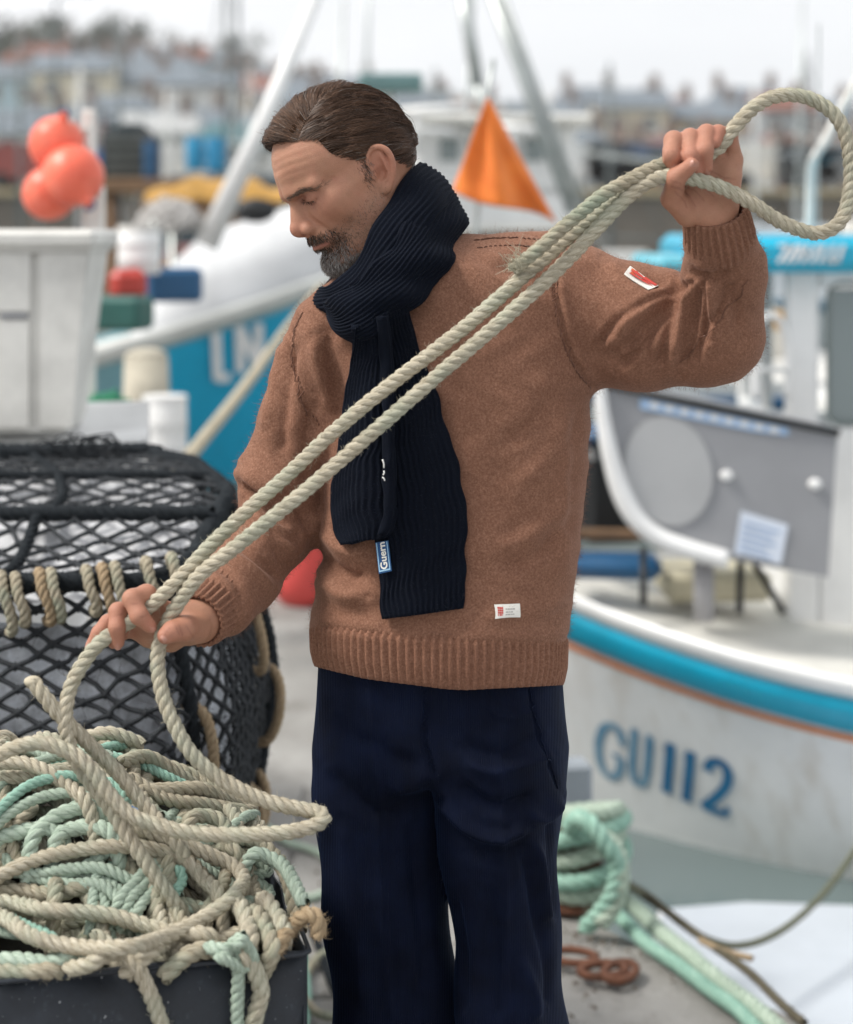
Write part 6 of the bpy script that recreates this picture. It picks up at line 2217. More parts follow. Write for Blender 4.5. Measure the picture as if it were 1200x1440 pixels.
# seams: a raised line of linked stitches
ks_ = NT('seam_wool'); ks_.set(base=(.150, .070, .046), rough=.95)
def seam(name, pts, parent, V, N_, step=7.0, r_=.0009):
    c = spline([(x, 0, y) for x, y in pts], step=step)
    mb = MB()
    for i in range(len(c) - 1):
        try:
            a_, na = on_mesh(c[i][0], c[i][2], V, N_, .0004); b_, nb = on_mesh(c[i + 1][0] - 1.5, c[i + 1][2], V, N_, .0004)
        except ValueError:
            continue
        if np.linalg.norm(a_ - b_) > .03: continue
        mb.tube([a_, (a_ + b_) / 2 + na * .0012, b_ + (b_ - a_) * .25], [r_ * .6, r_, r_ * .5], 5)
    o = mb.build(name, ks_.m, parent, True); o['kind'] = 'stuff'
seam('armhole_seam', [(778, 380), (784, 420), (790, 455), (800, 490), (818, 525), (836, 545)], jumper, sv, sn2)
seam('armhole_seam', [(424, 436), (410, 470), (413, 520), (430, 568), (448, 602)], jumper, sv, sn2)
seam('shoulder_seam', [(668, 334), (700, 331), (735, 331), (762, 334), (780, 345)], jumper, sv, sn2, 7.0, .0014)
seam('shoulder_seam', [(672, 345), (705, 341), (740, 342), (770, 350)], jumper, sv, sn2, 7.0, .0010)
seam('sleeve_seam', [(1052, 398), (1035, 425), (1005, 455), (975, 490), (962, 510)], jumper, sv, sn2, 10, .0007)

# ---- trousers and boots
LL = np.array([[925, 548, 88, .105], [985, 545, 91, .118], [1050, 538, 95, .128], [1110, 533, 92, .125], [1200, 538, 90, .114], [1300, 546, 89, .112], [1440, 557, 88, .110], [1700, 562, 94, .112], [1925, 566, 98, .120]], float)
LR = np.array([[925, 694, 86, .105], [985, 697, 90, .118], [1050, 700, 95, .130], [1110, 704, 87, .125], [1200, 703, 80, .112], [1310, 712, 71, .105], [1440, 722, 74, .108], [1700, 726, 86, .112], [1925, 730, 94, .120]], float)


def loft(p, T, yc, e=2.3, rot=0.0):
    z = p[:, 2]
    w = CAM_Z + (HOR - T[:, 0]) / 1000
    o = np.argsort(w)
    cx = np.interp(z, w[o], (T[o, 1] - 600) / 1000); a_ = np.interp(z, w[o], T[o, 2] / 1000); b_ = np.interp(z, w[o], T[o, 3])
    x, y = p[:, 0] - cx, p[:, 1] - yc
    if rot:
        ca, sa = math.cos(rot), math.sin(rot)
        x, y = x * ca + y * sa, -x * sa + y * ca
    return ((np.abs(x / a_) ** e + np.abs(y / b_) ** e) ** (1 / e) - 1) * np.minimum(a_, b_)


def trousers_sdf(p):
    z = p[:, 2]
    l = loft(p, LL, 2.525, 2.3, R(-8)); r_ = loft(p, LR, 2.488, 2.3, R(-14))
    zc = CAM_Z + (HOR - 1075) / 1000
    hip = ((np.abs((p[:, 0] - .016) / .162) ** 2.5 + np.abs((p[:, 1] - 2.507) / .130) ** 2.5) ** .4 - 1) * .136
    hip = smax(hip, zc - z, .05)
    d = smin(smin(l, r_, .003), hip, .03)
    d = smax(d, z - (CAM_Z + (HOR - 915) / 1000), .01)
    d = smax(d, .035 - z, .006)
    return d


tv, tq = mesh_sdf(trousers_sdf, (-.22, 2.3, 0.0), (.26, 2.72, 1.1), .0042)
tn = vnormals(tv, tq)
TF = [([(600, 985), (598, 1040), (612, 1095)], 4, -4), ([(690, 985), (694, 1000), (720, 1008), (755, 996)], 6, 4), ([(640, 1040), (700, 1062), (770, 1030)], 14, -5), ([(650, 1070), (700, 1085), (780, 1060)], 10, 5),
      ([(620, 1120), (660, 1165), (700, 1178), (745, 1160)], 9, 9), ([(640, 1100), (690, 1135), (760, 1120)], 12, -8), ([(735, 1140), (765, 1150), (790, 1120)], 9, 8), ([(650, 1190), (700, 1205), (750, 1185)], 12, -6),
      ([(750, 1180), (765, 1240), (770, 1300)], 8, 7), ([(735, 1200), (752, 1260), (765, 1330), (775, 1420)], 9, -6), ([(770, 1150), (778, 1220), (780, 1290)], 6, -5), ([(730, 1340), (748, 1400), (752, 1440)], 10, 7),
      ([(700, 1000), (708, 1200), (716, 1440)], 6, 3.0), ([(520, 960), (530, 1100), (540, 1300), (552, 1440)], 6, 3.0), ([(520, 1050), (560, 1070), (600, 1075)], 14, -5), ([(540, 1110), (580, 1100), (612, 1085)], 12, 6),
      ([(470, 1000), (500, 1040), (560, 1050)], 14, -4), ([(580, 1150), (590, 1260), (600, 1400)], 12, -5), ([(480, 1150), (500, 1280), (510, 1420)], 14, 4), ([(460, 1080), (520, 1140), (580, 1150)], 13, -5),
      ([(640, 1260), (650, 1350), (655, 1430)], 8, -4), ([(690, 1240), (700, 1330), (705, 1440)], 12, -4), ([(745, 965), (750, 1000), (768, 1060), (785, 1110)], 3, -3)]
pp = np.stack([600 + tv[:, 0] * FPX / tv[:, 1], np.zeros(len(tv)), HOR - (tv[:, 2] - CAM_Z) * FPX / tv[:, 1]], 1)
front = np.clip(-tn[:, 1] * 2.5 + .6, 0, 1)
disp = np.zeros(len(tv))
for pts, w, a_ in TF:
    c = spline([(x, 0, y) for x, y in pts], 12)
    d = arc_d(pp, list(c)); e = np.minimum(nrm(pp - c[0]), nrm(pp - c[-1]))
    disp += 1.6 * a_ * mm * np.exp(-(d / (w * .85)) ** 2) * front * np.clip(e / (w * 1.8), 0, 1)
disp += .004 * np.sin(tv[:, 2] * 31 + 3 * np.sin(tv[:, 0] * 19) + tv[:, 1] * 8) * np.clip((1.0 - tv[:, 2]) * 3, 0, 1)
tv = smooth_v(tv + tn * disp[:, None], tq, 1, .4)
k = NT('navy_corduroy')
wv = k.t.nodes.new('ShaderNodeTexWave'); wv.wave_type = 'BANDS'; wv.bands_direction = 'X'
wv.inputs['Scale'].default_value = 130; wv.inputs['Distortion'].default_value = .4
k.l(k.co(), wv.inputs['Vector'])
n1 = k.noise(14, 4, .6); n2 = k.noise(500, 2, .6)
col = k.ramp(n1, [(.3, (.0012, .0025, .0088)), (.75, (.0040, .0080, .0260))])
col = k.mix(k.ramp(n2, [(.66, (0, 0, 0)), (.8, (.18, .18, .18))]), col, (.012, .016, .030))
k.set(base=col, rough=.8, spec=.10, sheen=.12, sheen_r=.25, sheen_t=(.08, .2, .55))
k.bump(k.mix(.45, wv.outputs['Fac'], n2), .6, .0016)
M_cord = k.m
trousers = obj('trousers', make_mesh('trousers', tv, tq, M_cord, True), man)
# pocket opening and fly stitching
for nm, pl in (('pocket_seam', [(748, 968), (752, 1000), (768, 1050), (787, 1105)]), ('fly_seam', [(598, 975), (597, 1030), (606, 1075), (614, 1092)])):
    c = []
    for x, y in spline(pl, 22):
        a_, _b = on_mesh(x, y, tv, vnormals(tv, tq), .0004); c.append(a_)
    vv, ff = tube_arrays(np.array(c), .0011, 5)
    obj(nm, make_mesh(nm, vv, ff, M_cord, True), trousers)
kb = NT('black_boot_leather'); kb.set(base=(.012, .011, .010), rough=.42); kb.bump(kb.noise(60, 4), .2, .002)
for bx, by, rz in ((-.04, 2.42, R(-12)), (.135, 2.43, R(8))):
    m_ = lambda p, bx=bx, by=by: smin(smin(rc(p, (bx, by + .10, .07), (bx, by + .10, .16), .052, .050), rc(p, (bx, by + .10, .05), (bx + .005, by - .08, .045), .046, .044), .03), rc(p, (bx, by, .05), (bx, by - .02, .06), .05, .045), .02)
    f_ = lambda p, m_=m_: smax(m_(p), .004 - p[:, 2], .006)
    bv_, bq_ = mesh_sdf(f_, (bx - .09, by - .16, -.01), (bx + .09, by + .2, .26), .006)
    obj('boot', make_mesh('boot', bv_, bq_, kb.m, True), man)

# soft wool fibres standing off the knit
def fluff(name, V, q_, n, ln, r0, col_, parent, mat):
    N_ = vnormals(V, q_)
    i = rng.integers(0, len(V), n)
    root = V[i] + rng.normal(size=(n, 3)) * .0012
    d_ = N_[i] * .8 + rng.normal(size=(n, 3)) * .55
    l_ = ln * rng.uniform(.5, 1.3, (n, 1))
    pa = np.stack([root, root + d_ * l_ * .55, root + d_ * l_ + rng.normal(size=(n, 3)) * l_ * .35], 1)
    v, q, _ = strands(None, pa, r0, r0 * .6)
    o = obj(name, make_mesh(name, v, q, mat, True), parent); o['kind'] = 'stuff'
    return o
kf_ = NT('wool_fibre'); kf_.set(base=(.26, .135, .09), rough=.9)
fluff('wool_fibre', sv, sq, 42000, .0042, .00013, None, jumper, kf_.m)
# ---- navy ribbed scarf
k = NT('navy_rib_knit')
n1 = k.noise(420, 3, .7); n2 = k.noise(12, 3, .6)
col = k.ramp(n1, [(.3, (.0018, .0028, .0062)), (.6, (.0034, .0054, .0115)), (.8, (.009, .013, .023))])
k.set(base=col, rough=.9, spec=.1, sheen=.03, sheen_r=.35, sheen_t=(.35, .5, .8))
k.bump(n1, .5, .0016)
M_scarf = k.m


def fsurf(V, N_):
    """Front surface of a garment as a depth field over photograph pixels (smoothed)."""
    x = 600 + V[:, 0] * FPX / V[:, 1]; y = HOR - (V[:, 2] - CAM_Z) * FPX / V[:, 1]
    m = N_[:, 1] < -.05
    def g(px, py):
        w = np.maximum(0, 1 - ((x[m] - px) ** 2 + (y[m] - py) ** 2) / 400)
        return (w @ V[m][:, 1]) / (w.sum() + 1e-9) if w.sum() > 0 else 2.4
    return g


jf = fsurf(sv, vnormals(sv, sq))


def ribbon(name, rows, nrib, amp, thick, mat, parent, lens=90, sub=6, closed=False, bulge=0.0, centre=None, wave=None):
    """rows: list of cross lines, each (m,3) points from one edge of the band to the other."""
    ns = nrib * sub + 1
    R0 = np.stack([spline(r, ns) for r in rows])
    flat = R0.reshape(len(rows), -1)
    G = spline(flat, lens, closed=closed).reshape(-1, ns, 3)
    # the ribs wander and the edges are never quite straight
    ii_ = np.linspace(0, 1, len(G))[:, None]; ss_ = np.linspace(0, 1, ns)[None]
    wn = .0022 * np.sin(ii_ * 13 + 2 * ss_ + nrib) + .0013 * np.sin(ii_ * 31 + 5 * ss_) + .0010 * np.sin(ii_ * 57 + 9 * ss_)
    dd_ = np.gradient(G, axis=1); dd_ /= nrm(dd_)[..., None] + 1e-9
    if not closed: wn = wn * np.clip(ii_ * 4, 0, 1)
    G = G + dd_ * wn[..., None]
    du = np.gradient(G, axis=1)
    if closed:
        dv = np.roll(G, -1, 0) - np.roll(G, 1, 0)
    else:
        dv = np.gradient(G, axis=0)
    nn = np.cross(du, dv); nn /= nrm(nn)[..., None] + 1e-9
    if centre is not None:
        sg = np.sign(((G - centre) * nn).sum(-1).mean())
    else:
        sg = np.sign((nn * A(0, -1, 0)).sum(-1).mean())
    nn = nn * sg
    s_ = np.linspace(0, nrib, ns)
    prof = np.cos(2 * np.pi * s_)
    prof = np.sign(prof) * np.abs(prof) ** .7
    ed = np.minimum(1, np.minimum(s_, nrib - s_) / .6)
    round_ = -thick * .5 * (1 - ed) ** 2
    bl = bulge * (1 - (2 * s_ / nrib - 1) ** 2)
    top = G + nn * ((amp * prof + round_ + bl)[None, :] * (1 + .25 * np.sin(ii_ * 41 + 7 * ss_)))[..., None]
    if wave is not None:
        top = top + nn * wave(G)[..., None]
    bot = G - nn * (thick * (.6 + .4 * ed) - bl * .9)[None, :, None]
    K_ = len(G)
    v = np.concatenate([top.reshape(-1, 3), bot.reshape(-1, 3)])
    i = np.arange(K_ if closed else K_ - 1)[:, None]; j = np.arange(ns - 1)[None]
    i2 = (i + 1) % K_
    q = np.stack([i * ns + j, i * ns + j + 1, i2 * ns + j + 1, i2 * ns + j], -1).reshape(-1, 4)
    O = K_ * ns
    qs = [q, q[:, ::-1] + O]
    ii = i.ravel(); i2 = i2.ravel()
    qs.append(np.stack([ii * ns, i2 * ns, i2 * ns + O, ii * ns + O], 1))
    e = ns - 1
    qs.append(np.stack([ii * ns + e, ii * ns + e + O, i2 * ns + e + O, i2 * ns + e], 1))
    if not closed:
        jj = np.arange(ns - 1)
        qs.append(np.stack([jj, jj + O, jj + 1 + O, jj + 1], 1))
        b0 = (K_ - 1) * ns
        qs.append(np.stack([b0 + jj, b0 + jj + 1, b0 + jj + 1 + O, b0 + jj + O], 1))
    q = np.concatenate(qs)
    if sg > 0:
        pass
    return obj(name, make_mesh(name, v, q, mat, True), parent), top


NECK = (Q(548, 335, .02))


def cross(t, b, out=.0):
    a_, b_ = Q(*t), Q(*b)
    m_ = (a_ + b_) / 2
    o = m_ - NECK; o[2] *= .3; o /= np.linalg.norm(o)
    return [a_, a_ * .72 + b_ * .28 + o * out * .8, m_ + o * out, a_ * .28 + b_ * .72 + o * out * .8, b_]


inner = [cross((592, 226, .055), (640, 300, .07), .02), cross((572, 240, -.02), (628, 310, -.03), .022), cross((547, 277, -.068), (610, 350, -.085), .022), cross((522, 318, -.088), (575, 395, -.105), .022),
         cross((500, 368, -.090), (528, 440, -.105), .02), cross((466, 396, -.070), (490, 450, -.085), .018), cross((451, 402, -.02), (464, 440, -.03), .018), cross((462, 392, .06), (478, 432, .07), .015),
         cross((510, 320, .10), (540, 380, .115), .015), cross((570, 250, .10), (610, 310, .115), .015)]
scarf, _t = ribbon('scarf', inner, 12, .0010, .008, M_scarf, man, 110, closed=True, centre=NECK)
outer = [cross((602, 248, .06), (650, 318, .045), .022), cross((590, 262, -.03), (650, 336, -.02), .014), cross((568, 308, -.092), (630, 382, -.095), .018), cross((536, 356, -.125), (592, 426, -.130), .020),
         cross((498, 392, -.132), (536, 470, -.148), .019), cross((466, 418, -.105), (497, 490, -.128), .015), cross((455, 420, -.05), (474, 462, -.065), .013), cross((462, 405, .06), (485, 450, .07), .02),
         cross((520, 330, .115), (560, 395, .13), .02), cross((580, 262, .115), (622, 330, .13), .009)]
wv_ = lambda G: .0035 * np.sin(G[..., 0] * 60 + G[..., 2] * 75) + .003 * np.sin(G[..., 2] * 130 + 1)
wrap, _t = ribbon('scarf_wrap', outer, 16, .0010, .009, M_scarf, scarf, 120, closed=True, centre=NECK, wave=wv_)


def tail_row(l, r_, lift, top=None, n=7, curl=0.0):
    pts = []
    for i in range(n):
        f = i / (n - 1)
        px, py = l[0] * (1 - f) + r_[0] * f, l[1] * (1 - f) + r_[1] * f
        dep = (jf(px, py) if top is None else 2.5 + top) - lift - curl * math.sin(math.pi * f)
        pts.append(P(px, py, dep))
    return pts


rt = [tail_row((505, 455), (575, 432), 0, -.150), tail_row((512, 505), (590, 490), .012, curl=.01), tail_row((516, 570), (618, 562), .012, curl=.012), tail_row((520, 640), (641, 632), .012, curl=.012),
      tail_row((524, 710), (653, 704), .012, curl=.010), tail_row((529, 790), (657, 782), .012, curl=.008), tail_row((534, 845), (657, 832), .012, curl=.008), tail_row((538, 871), (655, 856), .012, curl=.006)]
tail1, _ = ribbon('scarf_tail', rt, 16, .0011, .007, M_scarf, scarf, 90, wave=lambda G: .004 * np.sin(G[..., 0] * 45 + G[..., 2] * 8))
lt = [tail_row((495, 462), (548, 440), 0, -.160), tail_row((494, 510), (557, 500), .032, curl=.014), tail_row((482, 580), (556, 575), .030, curl=.014), tail_row((469, 640), (556, 640), .030, curl=.012),
      tail_row((461, 700), (557, 700), .030, curl=.012), tail_row((464, 742), (553, 740), .030, curl=.010), tail_row((474, 767), (545, 755), .030, curl=.008)]
tail2, ttop = ribbon('scarf_tail', lt, 13, .0011, .008, M_scarf, scarf, 80, wave=lambda G: .004 * np.sin(G[..., 0] * 50 + G[..., 2] * 9))
# folded selvedge on its right edge
ed = []
for (x, y) in ((535, 446), (541, 500), (543, 580), (545, 650), (545, 705), (541, 738), (536, 752)):
    d_ = (jf(x, y) - .040) if y > 480 else 2.338
    ed.append([P(x - 7, y, d_ - .004), P(x, y, d_ - .010), P(x + 8, y - 1, d_ - .006), P(x + 13, y - 2, d_ + .008)])
ribbon('scarf_edge', ed, 2, .0012, .004, M_scarf, tail2, 60)
# two white tacking stitches
kt = NT('white_thread'); kt.set(base=(.75, .75, .72), rough=.7)
mb = MB()
for (x0, y0), (x1, y1) in (((538, 646), (540, 658)), ((540, 662), (539, 668)), ((538, 671), (541, 676))):
    d_ = jf(x0, y0) - .053
    mb.tube(spline([P(x0, y0, d_), P((x0 + x1) / 2 + 1, (y0 + y1) / 2, d_ - .001), P(x1, y1, d_)], 6), .0011, 5)
mb.build('tacking_stitch', kt.m, tail2, True)


# woven label with the maker's name running up it
def text_mesh(name, body_, mat, parent, O, X_, Y_, width, height=None, ext=0.0003, bold=0.0, align=True, tracking=1.0):
    cu = bpy.data.curves.new(name + '_text', 'FONT')
    cu.body = body_
    cu.extrude = 0.0
    cu.offset = bold
    cu.space_character = tracking
    cu.resolution_u = 6
    o = bpy.data.objects.new(name + '_text', cu)
    S.collection.objects.link(o)
    dg = bpy.context.evaluated_depsgraph_get()
    me = bpy.data.meshes.new_from_object(o.evaluated_get(dg))
    bpy.data.objects.remove(o)
    n = len(me.vertices)
    co = np.empty(n * 3, np.float32); me.vertices.foreach_get('co', co)
    co = co.reshape(-1, 3)
    lo, hi = co[:, :2].min(0), co[:, :2].max(0)
    u = (co[:, :2] - lo) / (hi - lo)
    X_ = np.asarray(X_, float); Y_ = np.asarray(Y_, float); O = np.asarray(O, float)
    if height is None:
        height = width * (hi[1] - lo[1]) / (hi[0] - lo[0])
    w = O + u[:, :1] * width * X_ + u[:, 1:] * height * Y_
    me.vertices.foreach_set('co', w.astype(np.float32).ravel())
    me.materials.clear(); me.materials.append(mat)
    me.update()
    o = obj(name, me, parent)
    return o


kbl = NT('label_blue_weave'); kbl.set(base=(.012, .075, .21), rough=.75); kbl.bump(kbl.noise(900, 2), .4, .0004)
kpl = NT('label_pale_thread'); kpl.set(base=(.30, .50, .68), rough=.75)
q = [P(x, y, jf(x, y) - .026) for x, y in ((528, 763), (546, 760), (551, 803), (533, 807))]
lp2 = np.array([[q[0] * (1 - s_) * (1 - t_) + q[1] * s_ * (1 - t_) + q[2] * s_ * t_ + q[3] * (1 - s_) * t_ for s_ in np.linspace(0, 1, 5)] for t_ in np.linspace(0, 1, 9)])
nl = np.cross(q[1] - q[0], q[3] - q[0]); nl /= np.linalg.norm(nl); nl = nl * np.sign(-nl[1])
slab = sheet('scarf_label', lp2, nl, kbl.m, tail1)
decal('label_border', [rect(.05, .02, .13, .95), rect(.86, .02, .93, .95), rect(.13, .90, .86, .95)], lp2, nl, kpl.m, slab, .0005)
X_ = (q[0] - q[3]); Lx = np.linalg.norm(X_); X_ /= Lx
Y_ = (q[0] - q[1]); Ly = np.linalg.norm(Y_); Y_ /= Ly
text_mesh('label_lettering', 'Guern', kw.m, slab, q[2] * .75 + q[3] * .25 + X_ * .10 * Lx + nl * .0008 + A(0, 0, 0), X_, Y_, Lx * .86, Ly * .55, bold=.028)

# wool fibres on the scarf
kd_ = NT('navy_fibre'); kd_.set(base=(.012, .017, .032), rough=.9)
for o_, n_ in ((wrap, 9000), (tail1, 8000), (tail2, 6000), (scarf, 4000)):
    me_ = o_.data; nv_ = len(me_.vertices)
    co_2 = np.empty(nv_ * 3, np.float32); me_.vertices.foreach_get('co', co_2); nr_ = np.empty(nv_ * 3, np.float32)
    me_.vertices.foreach_get('normal', nr_)
    co_2 = co_2.reshape(-1, 3).astype(float); nr_ = nr_.reshape(-1, 3).astype(float)
    i_ = rng.integers(0, nv_, n_)
    nn_ = nr_[i_]
    d_ = nn_ * .6 + rng.normal(size=(n_, 3)) * .6
    l_ = .0036 * rng.uniform(.5, 1.3, (n_, 1))
    pa = np.stack([co_2[i_], co_2[i_] + d_ * l_ * .55, co_2[i_] + d_ * l_ + rng.normal(size=(n_, 3)) * l_ * .35], 1)
    v, q, _ = strands(None, pa, .00013, .00008)
    obj('wool_fibre', make_mesh('wool_fibre', v, q, kd_.m, True), scarf if o_ is not scarf else scarf)['kind'] = 'stuff'
# ------------------------------------------------------------------ ropes
def rope_material(name, c_lo, c_mid, c_hi, green=0.0):
    k = NT(name)
    r_ = k.attr('rest')
    fib = k.noise(1.0, 5, .7, r_.outputs['Vector'], (2.2, 14, 1))
    n1 = k.noise(13, 4, .6); n2 = k.noise(70, 4, .65)
    col = k.ramp(fib, [(.28, c_lo), (.5, c_mid), (.75, c_hi)])
    if green:
        col = k.mix(k.ramp(n1, [(.45, (0, 0, 0)), (.68, (green,) * 3)]), col, (.20, .33, .26))
    col = k.mix(k.ramp(n2, [(.55, (0, 0, 0)), (.78, (.45,) * 3)]), col, tuple(q * .55 for q in c_mid))
    k.set(base=col, rough=.88, spec=.15)
    k.bump(fib, .8, .0024)
    return k.m


M_rope = rope_material('cream_rope', (.20, .165, .11), (.47, .42, .32), (.76, .715, .60), .30)
M_rope_old = rope_material('weathered_rope', (.17, .14, .095), (.39, .345, .255), (.60, .55, .44), .45)
M_rope_green = rope_material('pale_green_rope', (.20, .27, .20), (.41, .50, .41), (.58, .65, .55))
M_rope_mint = rope_material('mint_rope', (.14, .28, .225), (.29, .48, .39), (.50, .66, .565))
M_rope_tan = rope_material('tan_rope', (.20, .135, .075), (.38, .285, .18), (.52, .42, .29))


def rope_arrays(path, r, lay=None, sides=7, step=None, fuzz=0, twist0=0.0, spread=None):
    lay = lay or r * 3.9
    step = step or lay / 9
    p = spline(path, step=step)
    t, a, b = frames(p)
    s = np.concatenate([[0], np.cumsum(nrm(np.diff(p, axis=0)))])
    vs, qs, rs, n = [], [], [], 0
    rs_ = r * .56
    for k_ in range(3):
        ph = twist0 + 2 * np.pi * (s / lay + k_ / 3)
        off = r * .47
        if spread is not None:
            off = off * spread(s / s[-1])[:, None]
        c = p + off * (np.cos(ph)[:, None] * a + np.sin(ph)[:, None] * b)
        wob = 1 + .05 * np.sin(s * 190 + k_ * 2) * np.sin(s * 71 + k_)
        v, q = tube_arrays(c, rs_ * wob, sides)
        ang = np.tile(np.arange(sides) / sides * 6.28, len(p))
        # fibres run slightly across the strand
        along = np.repeat(s / r, sides)
        rest = np.stack([along * .30 + k_ * 17, (ang / 6.28 + along * .10) % 1.0 * 1.2 + k_ * 3, 0 * ang + k_], 1)
        cap0 = np.array([[n + i for i in range(sides)][::-1]]); e = n + (len(p) - 1) * sides
        vs.append(v); qs.append(q + n); rs.append(rest)
        n += len(v)
    v = np.concatenate(vs); q = np.concatenate(qs); rest = np.concatenate(rs)
    if fuzz:
        m = int(s[-1] * fuzz)
        i = rng.integers(0, len(p), m)
        th = rng.uniform(0, 6.28, m)
        nd = np.cos(th)[:, None] * a[i] + np.sin(th)[:, None] * b[i]
        root = p[i] + nd * r * .92
        d_ = nd * rng.uniform(.3, 1.1, (m, 1)) + t[i] * rng.uniform(-1, 1, (m, 1)) + rng.normal(size=(m, 3)) * .3
        ln = rng.uniform(.15, .6, (m, 1)) * r
        pa = np.stack([root, root + d_ * ln * .6, root + d_ * ln + rng.normal(size=(m, 3)) * ln * .3], 1)
        fv, fq, _ = strands(None, pa, .00030, .00012)
        v = np.concatenate([v, fv]); q = np.concatenate([q, fq + n])
        rest = np.concatenate([rest, np.tile(A(5, 1.0, 0), (len(fv), 1))])
    return v, q, rest, p


def rope_obj(name, path, r, mat, parent=None, **kw):
    v, q, rest, p = rope_arrays(path, r, **kw)
    o = obj(name, make_mesh(name, v, q, mat, True, uv=rest), parent)
    return o


RR = .0098
pA = [(290, 1318, -.20), (262, 1290, -.285), (235, 1255, -.305), (190, 1190, -.30), (150, 1130, -.29), (110, 1075, -.285), (92, 1020, -.28), (100, 965, -.27), (130, 915, -.262), (160, 889, -.256), (190, 869, -.254),
      (222, 843, -.258), (255, 811, -.258), (300, 763, -.25), (350, 716, -.248), (400, 672, -.246), (463, 613, -.245), (530, 556, -.244), (592, 508, -.243), (661, 454, -.24), (730, 394, -.235), (800, 334, -.23), (860, 288, -.226), (905, 256, -.222), (945, 236, -.221),
      (985, 222, -.222), (1012, 206, -.224), (1034, 178, -.224), (1062, 150, -.22), (1098, 134, -.21), (1140, 139, -.2), (1176, 164, -.2), (1193, 205, -.2), (1196, 260, -.2), (1184, 308, -.21), (1150, 328, -.215),
      (1100, 313, -.222), (1060, 287, -.232), (1020, 266, -.240), (985, 254, -.246), (955, 249, -.246), (925, 250, -.243), (885, 275, -.24), (830, 332, -.242), (770, 393, -.245), (687, 467, -.25), (605, 537, -.25), (530, 603, -.25),
      (463, 661, -.252), (420, 698, -.258), (380, 730, -.266), (330, 770, -.272), (285, 805, -.270), (258, 838, -.262), (240, 866, -.256), (228, 893, -.254), (222, 925, -.262), (226, 965, -.27), (241, 1010, -.28), (270, 1060, -.29), (315, 1098, -.29), (370, 1125, -.285),
      (425, 1138, -.28), (450, 1143, -.282), (455, 1153, -.292), (430, 1165, -.302), (375, 1173, -.31), (290, 1173, -.312), (232, 1164, -.312), (184, 1146, -.312), (154, 1117, -.312), (125, 1077, -.308), (92, 1055, -.305), (50, 1045, -.305), (0, 1060, -.305), (-40, 1090, -.300)]
held = rope_obj('rope', [Q(*q) for q in pA], RR, M_rope, sides=9, fuzz=700)
tag(held, 'long cream rope stretched between both hands and looping back at the upper right', 'rope')
pB = [(722, 379, -.246), (738, 366, -.252), (765, 344, -.258), (800, 313, -.252), (850, 273, -.246), (900, 245, -.240), (940, 228, -.234), (965, 224, -.230)]
rope_obj('spliced_end', [Q(*q) for q in pB], RR * .95, M_rope_old, held, sides=9, fuzz=1200)
# frayed whisker of fibres where the splice ends
m = 70
root = np.array([Q(728, 372, -.258)] * m) + rng.normal(size=(m, 3)) * .006
d_ = A(-.5, -.4, .5) + rng.normal(size=(m, 3)) * .6
ln = rng.uniform(.006, .020, (m, 1))
pa = np.stack([root, root + d_ * ln * .5, root + d_ * ln + rng.normal(size=(m, 3)) * .004], 1)
fv, fq, _ = strands(None, pa, .0005, .0002)
obj('frayed_fibres', make_mesh('frayed_fibres', fv, fq, M_rope, True, uv=np.tile(A(5, 1, 0), (len(fv), 1))), held)

# ---- black tub and the heap of rope in it
TC = A(-.1436, 2.15, 0); TE1 = A(-.976, -.218, 0); TE2 = A(-.218, .976, 0)
TZR, TLW, TDP = .768, .70, .44
tub = thing('fish_tub', 'black metal tub with scuffed sides heaped full of rope', 'tub', TC + TE1 * TLW / 2 + TE2 * TDP / 2)
k = NT('black_scuffed_metal')
n1 = k.noise(16, 6, .7); n2 = k.noise(160, 3, .6); n3 = k.noise(48, 5, .75)
col = k.ramp(n1, [(.3, (.006, .0085, .013)), (.7, (.022, .028, .038))])
col = k.mix(k.ramp(n3, [(.58, (0, 0, 0)), (.68, (.5, .5, .5))]), col, (.050, .060, .074))
col = k.mix(k.ramp(n2, [(.70, (0, 0, 0)), (.74, (1, 1, 1))]), col, (.42, .43, .44))
k.set(base=col, rough=k.ramp(n1, [(.3, (.38,) * 3), (.7, (.6,) * 3)]), spec=.4)
k.bump(n1, .25, .003)
M_tub = k.m


def tubpt(u, v, z): return TC + TE1 * u + TE2 * v + A(0, 0, z)


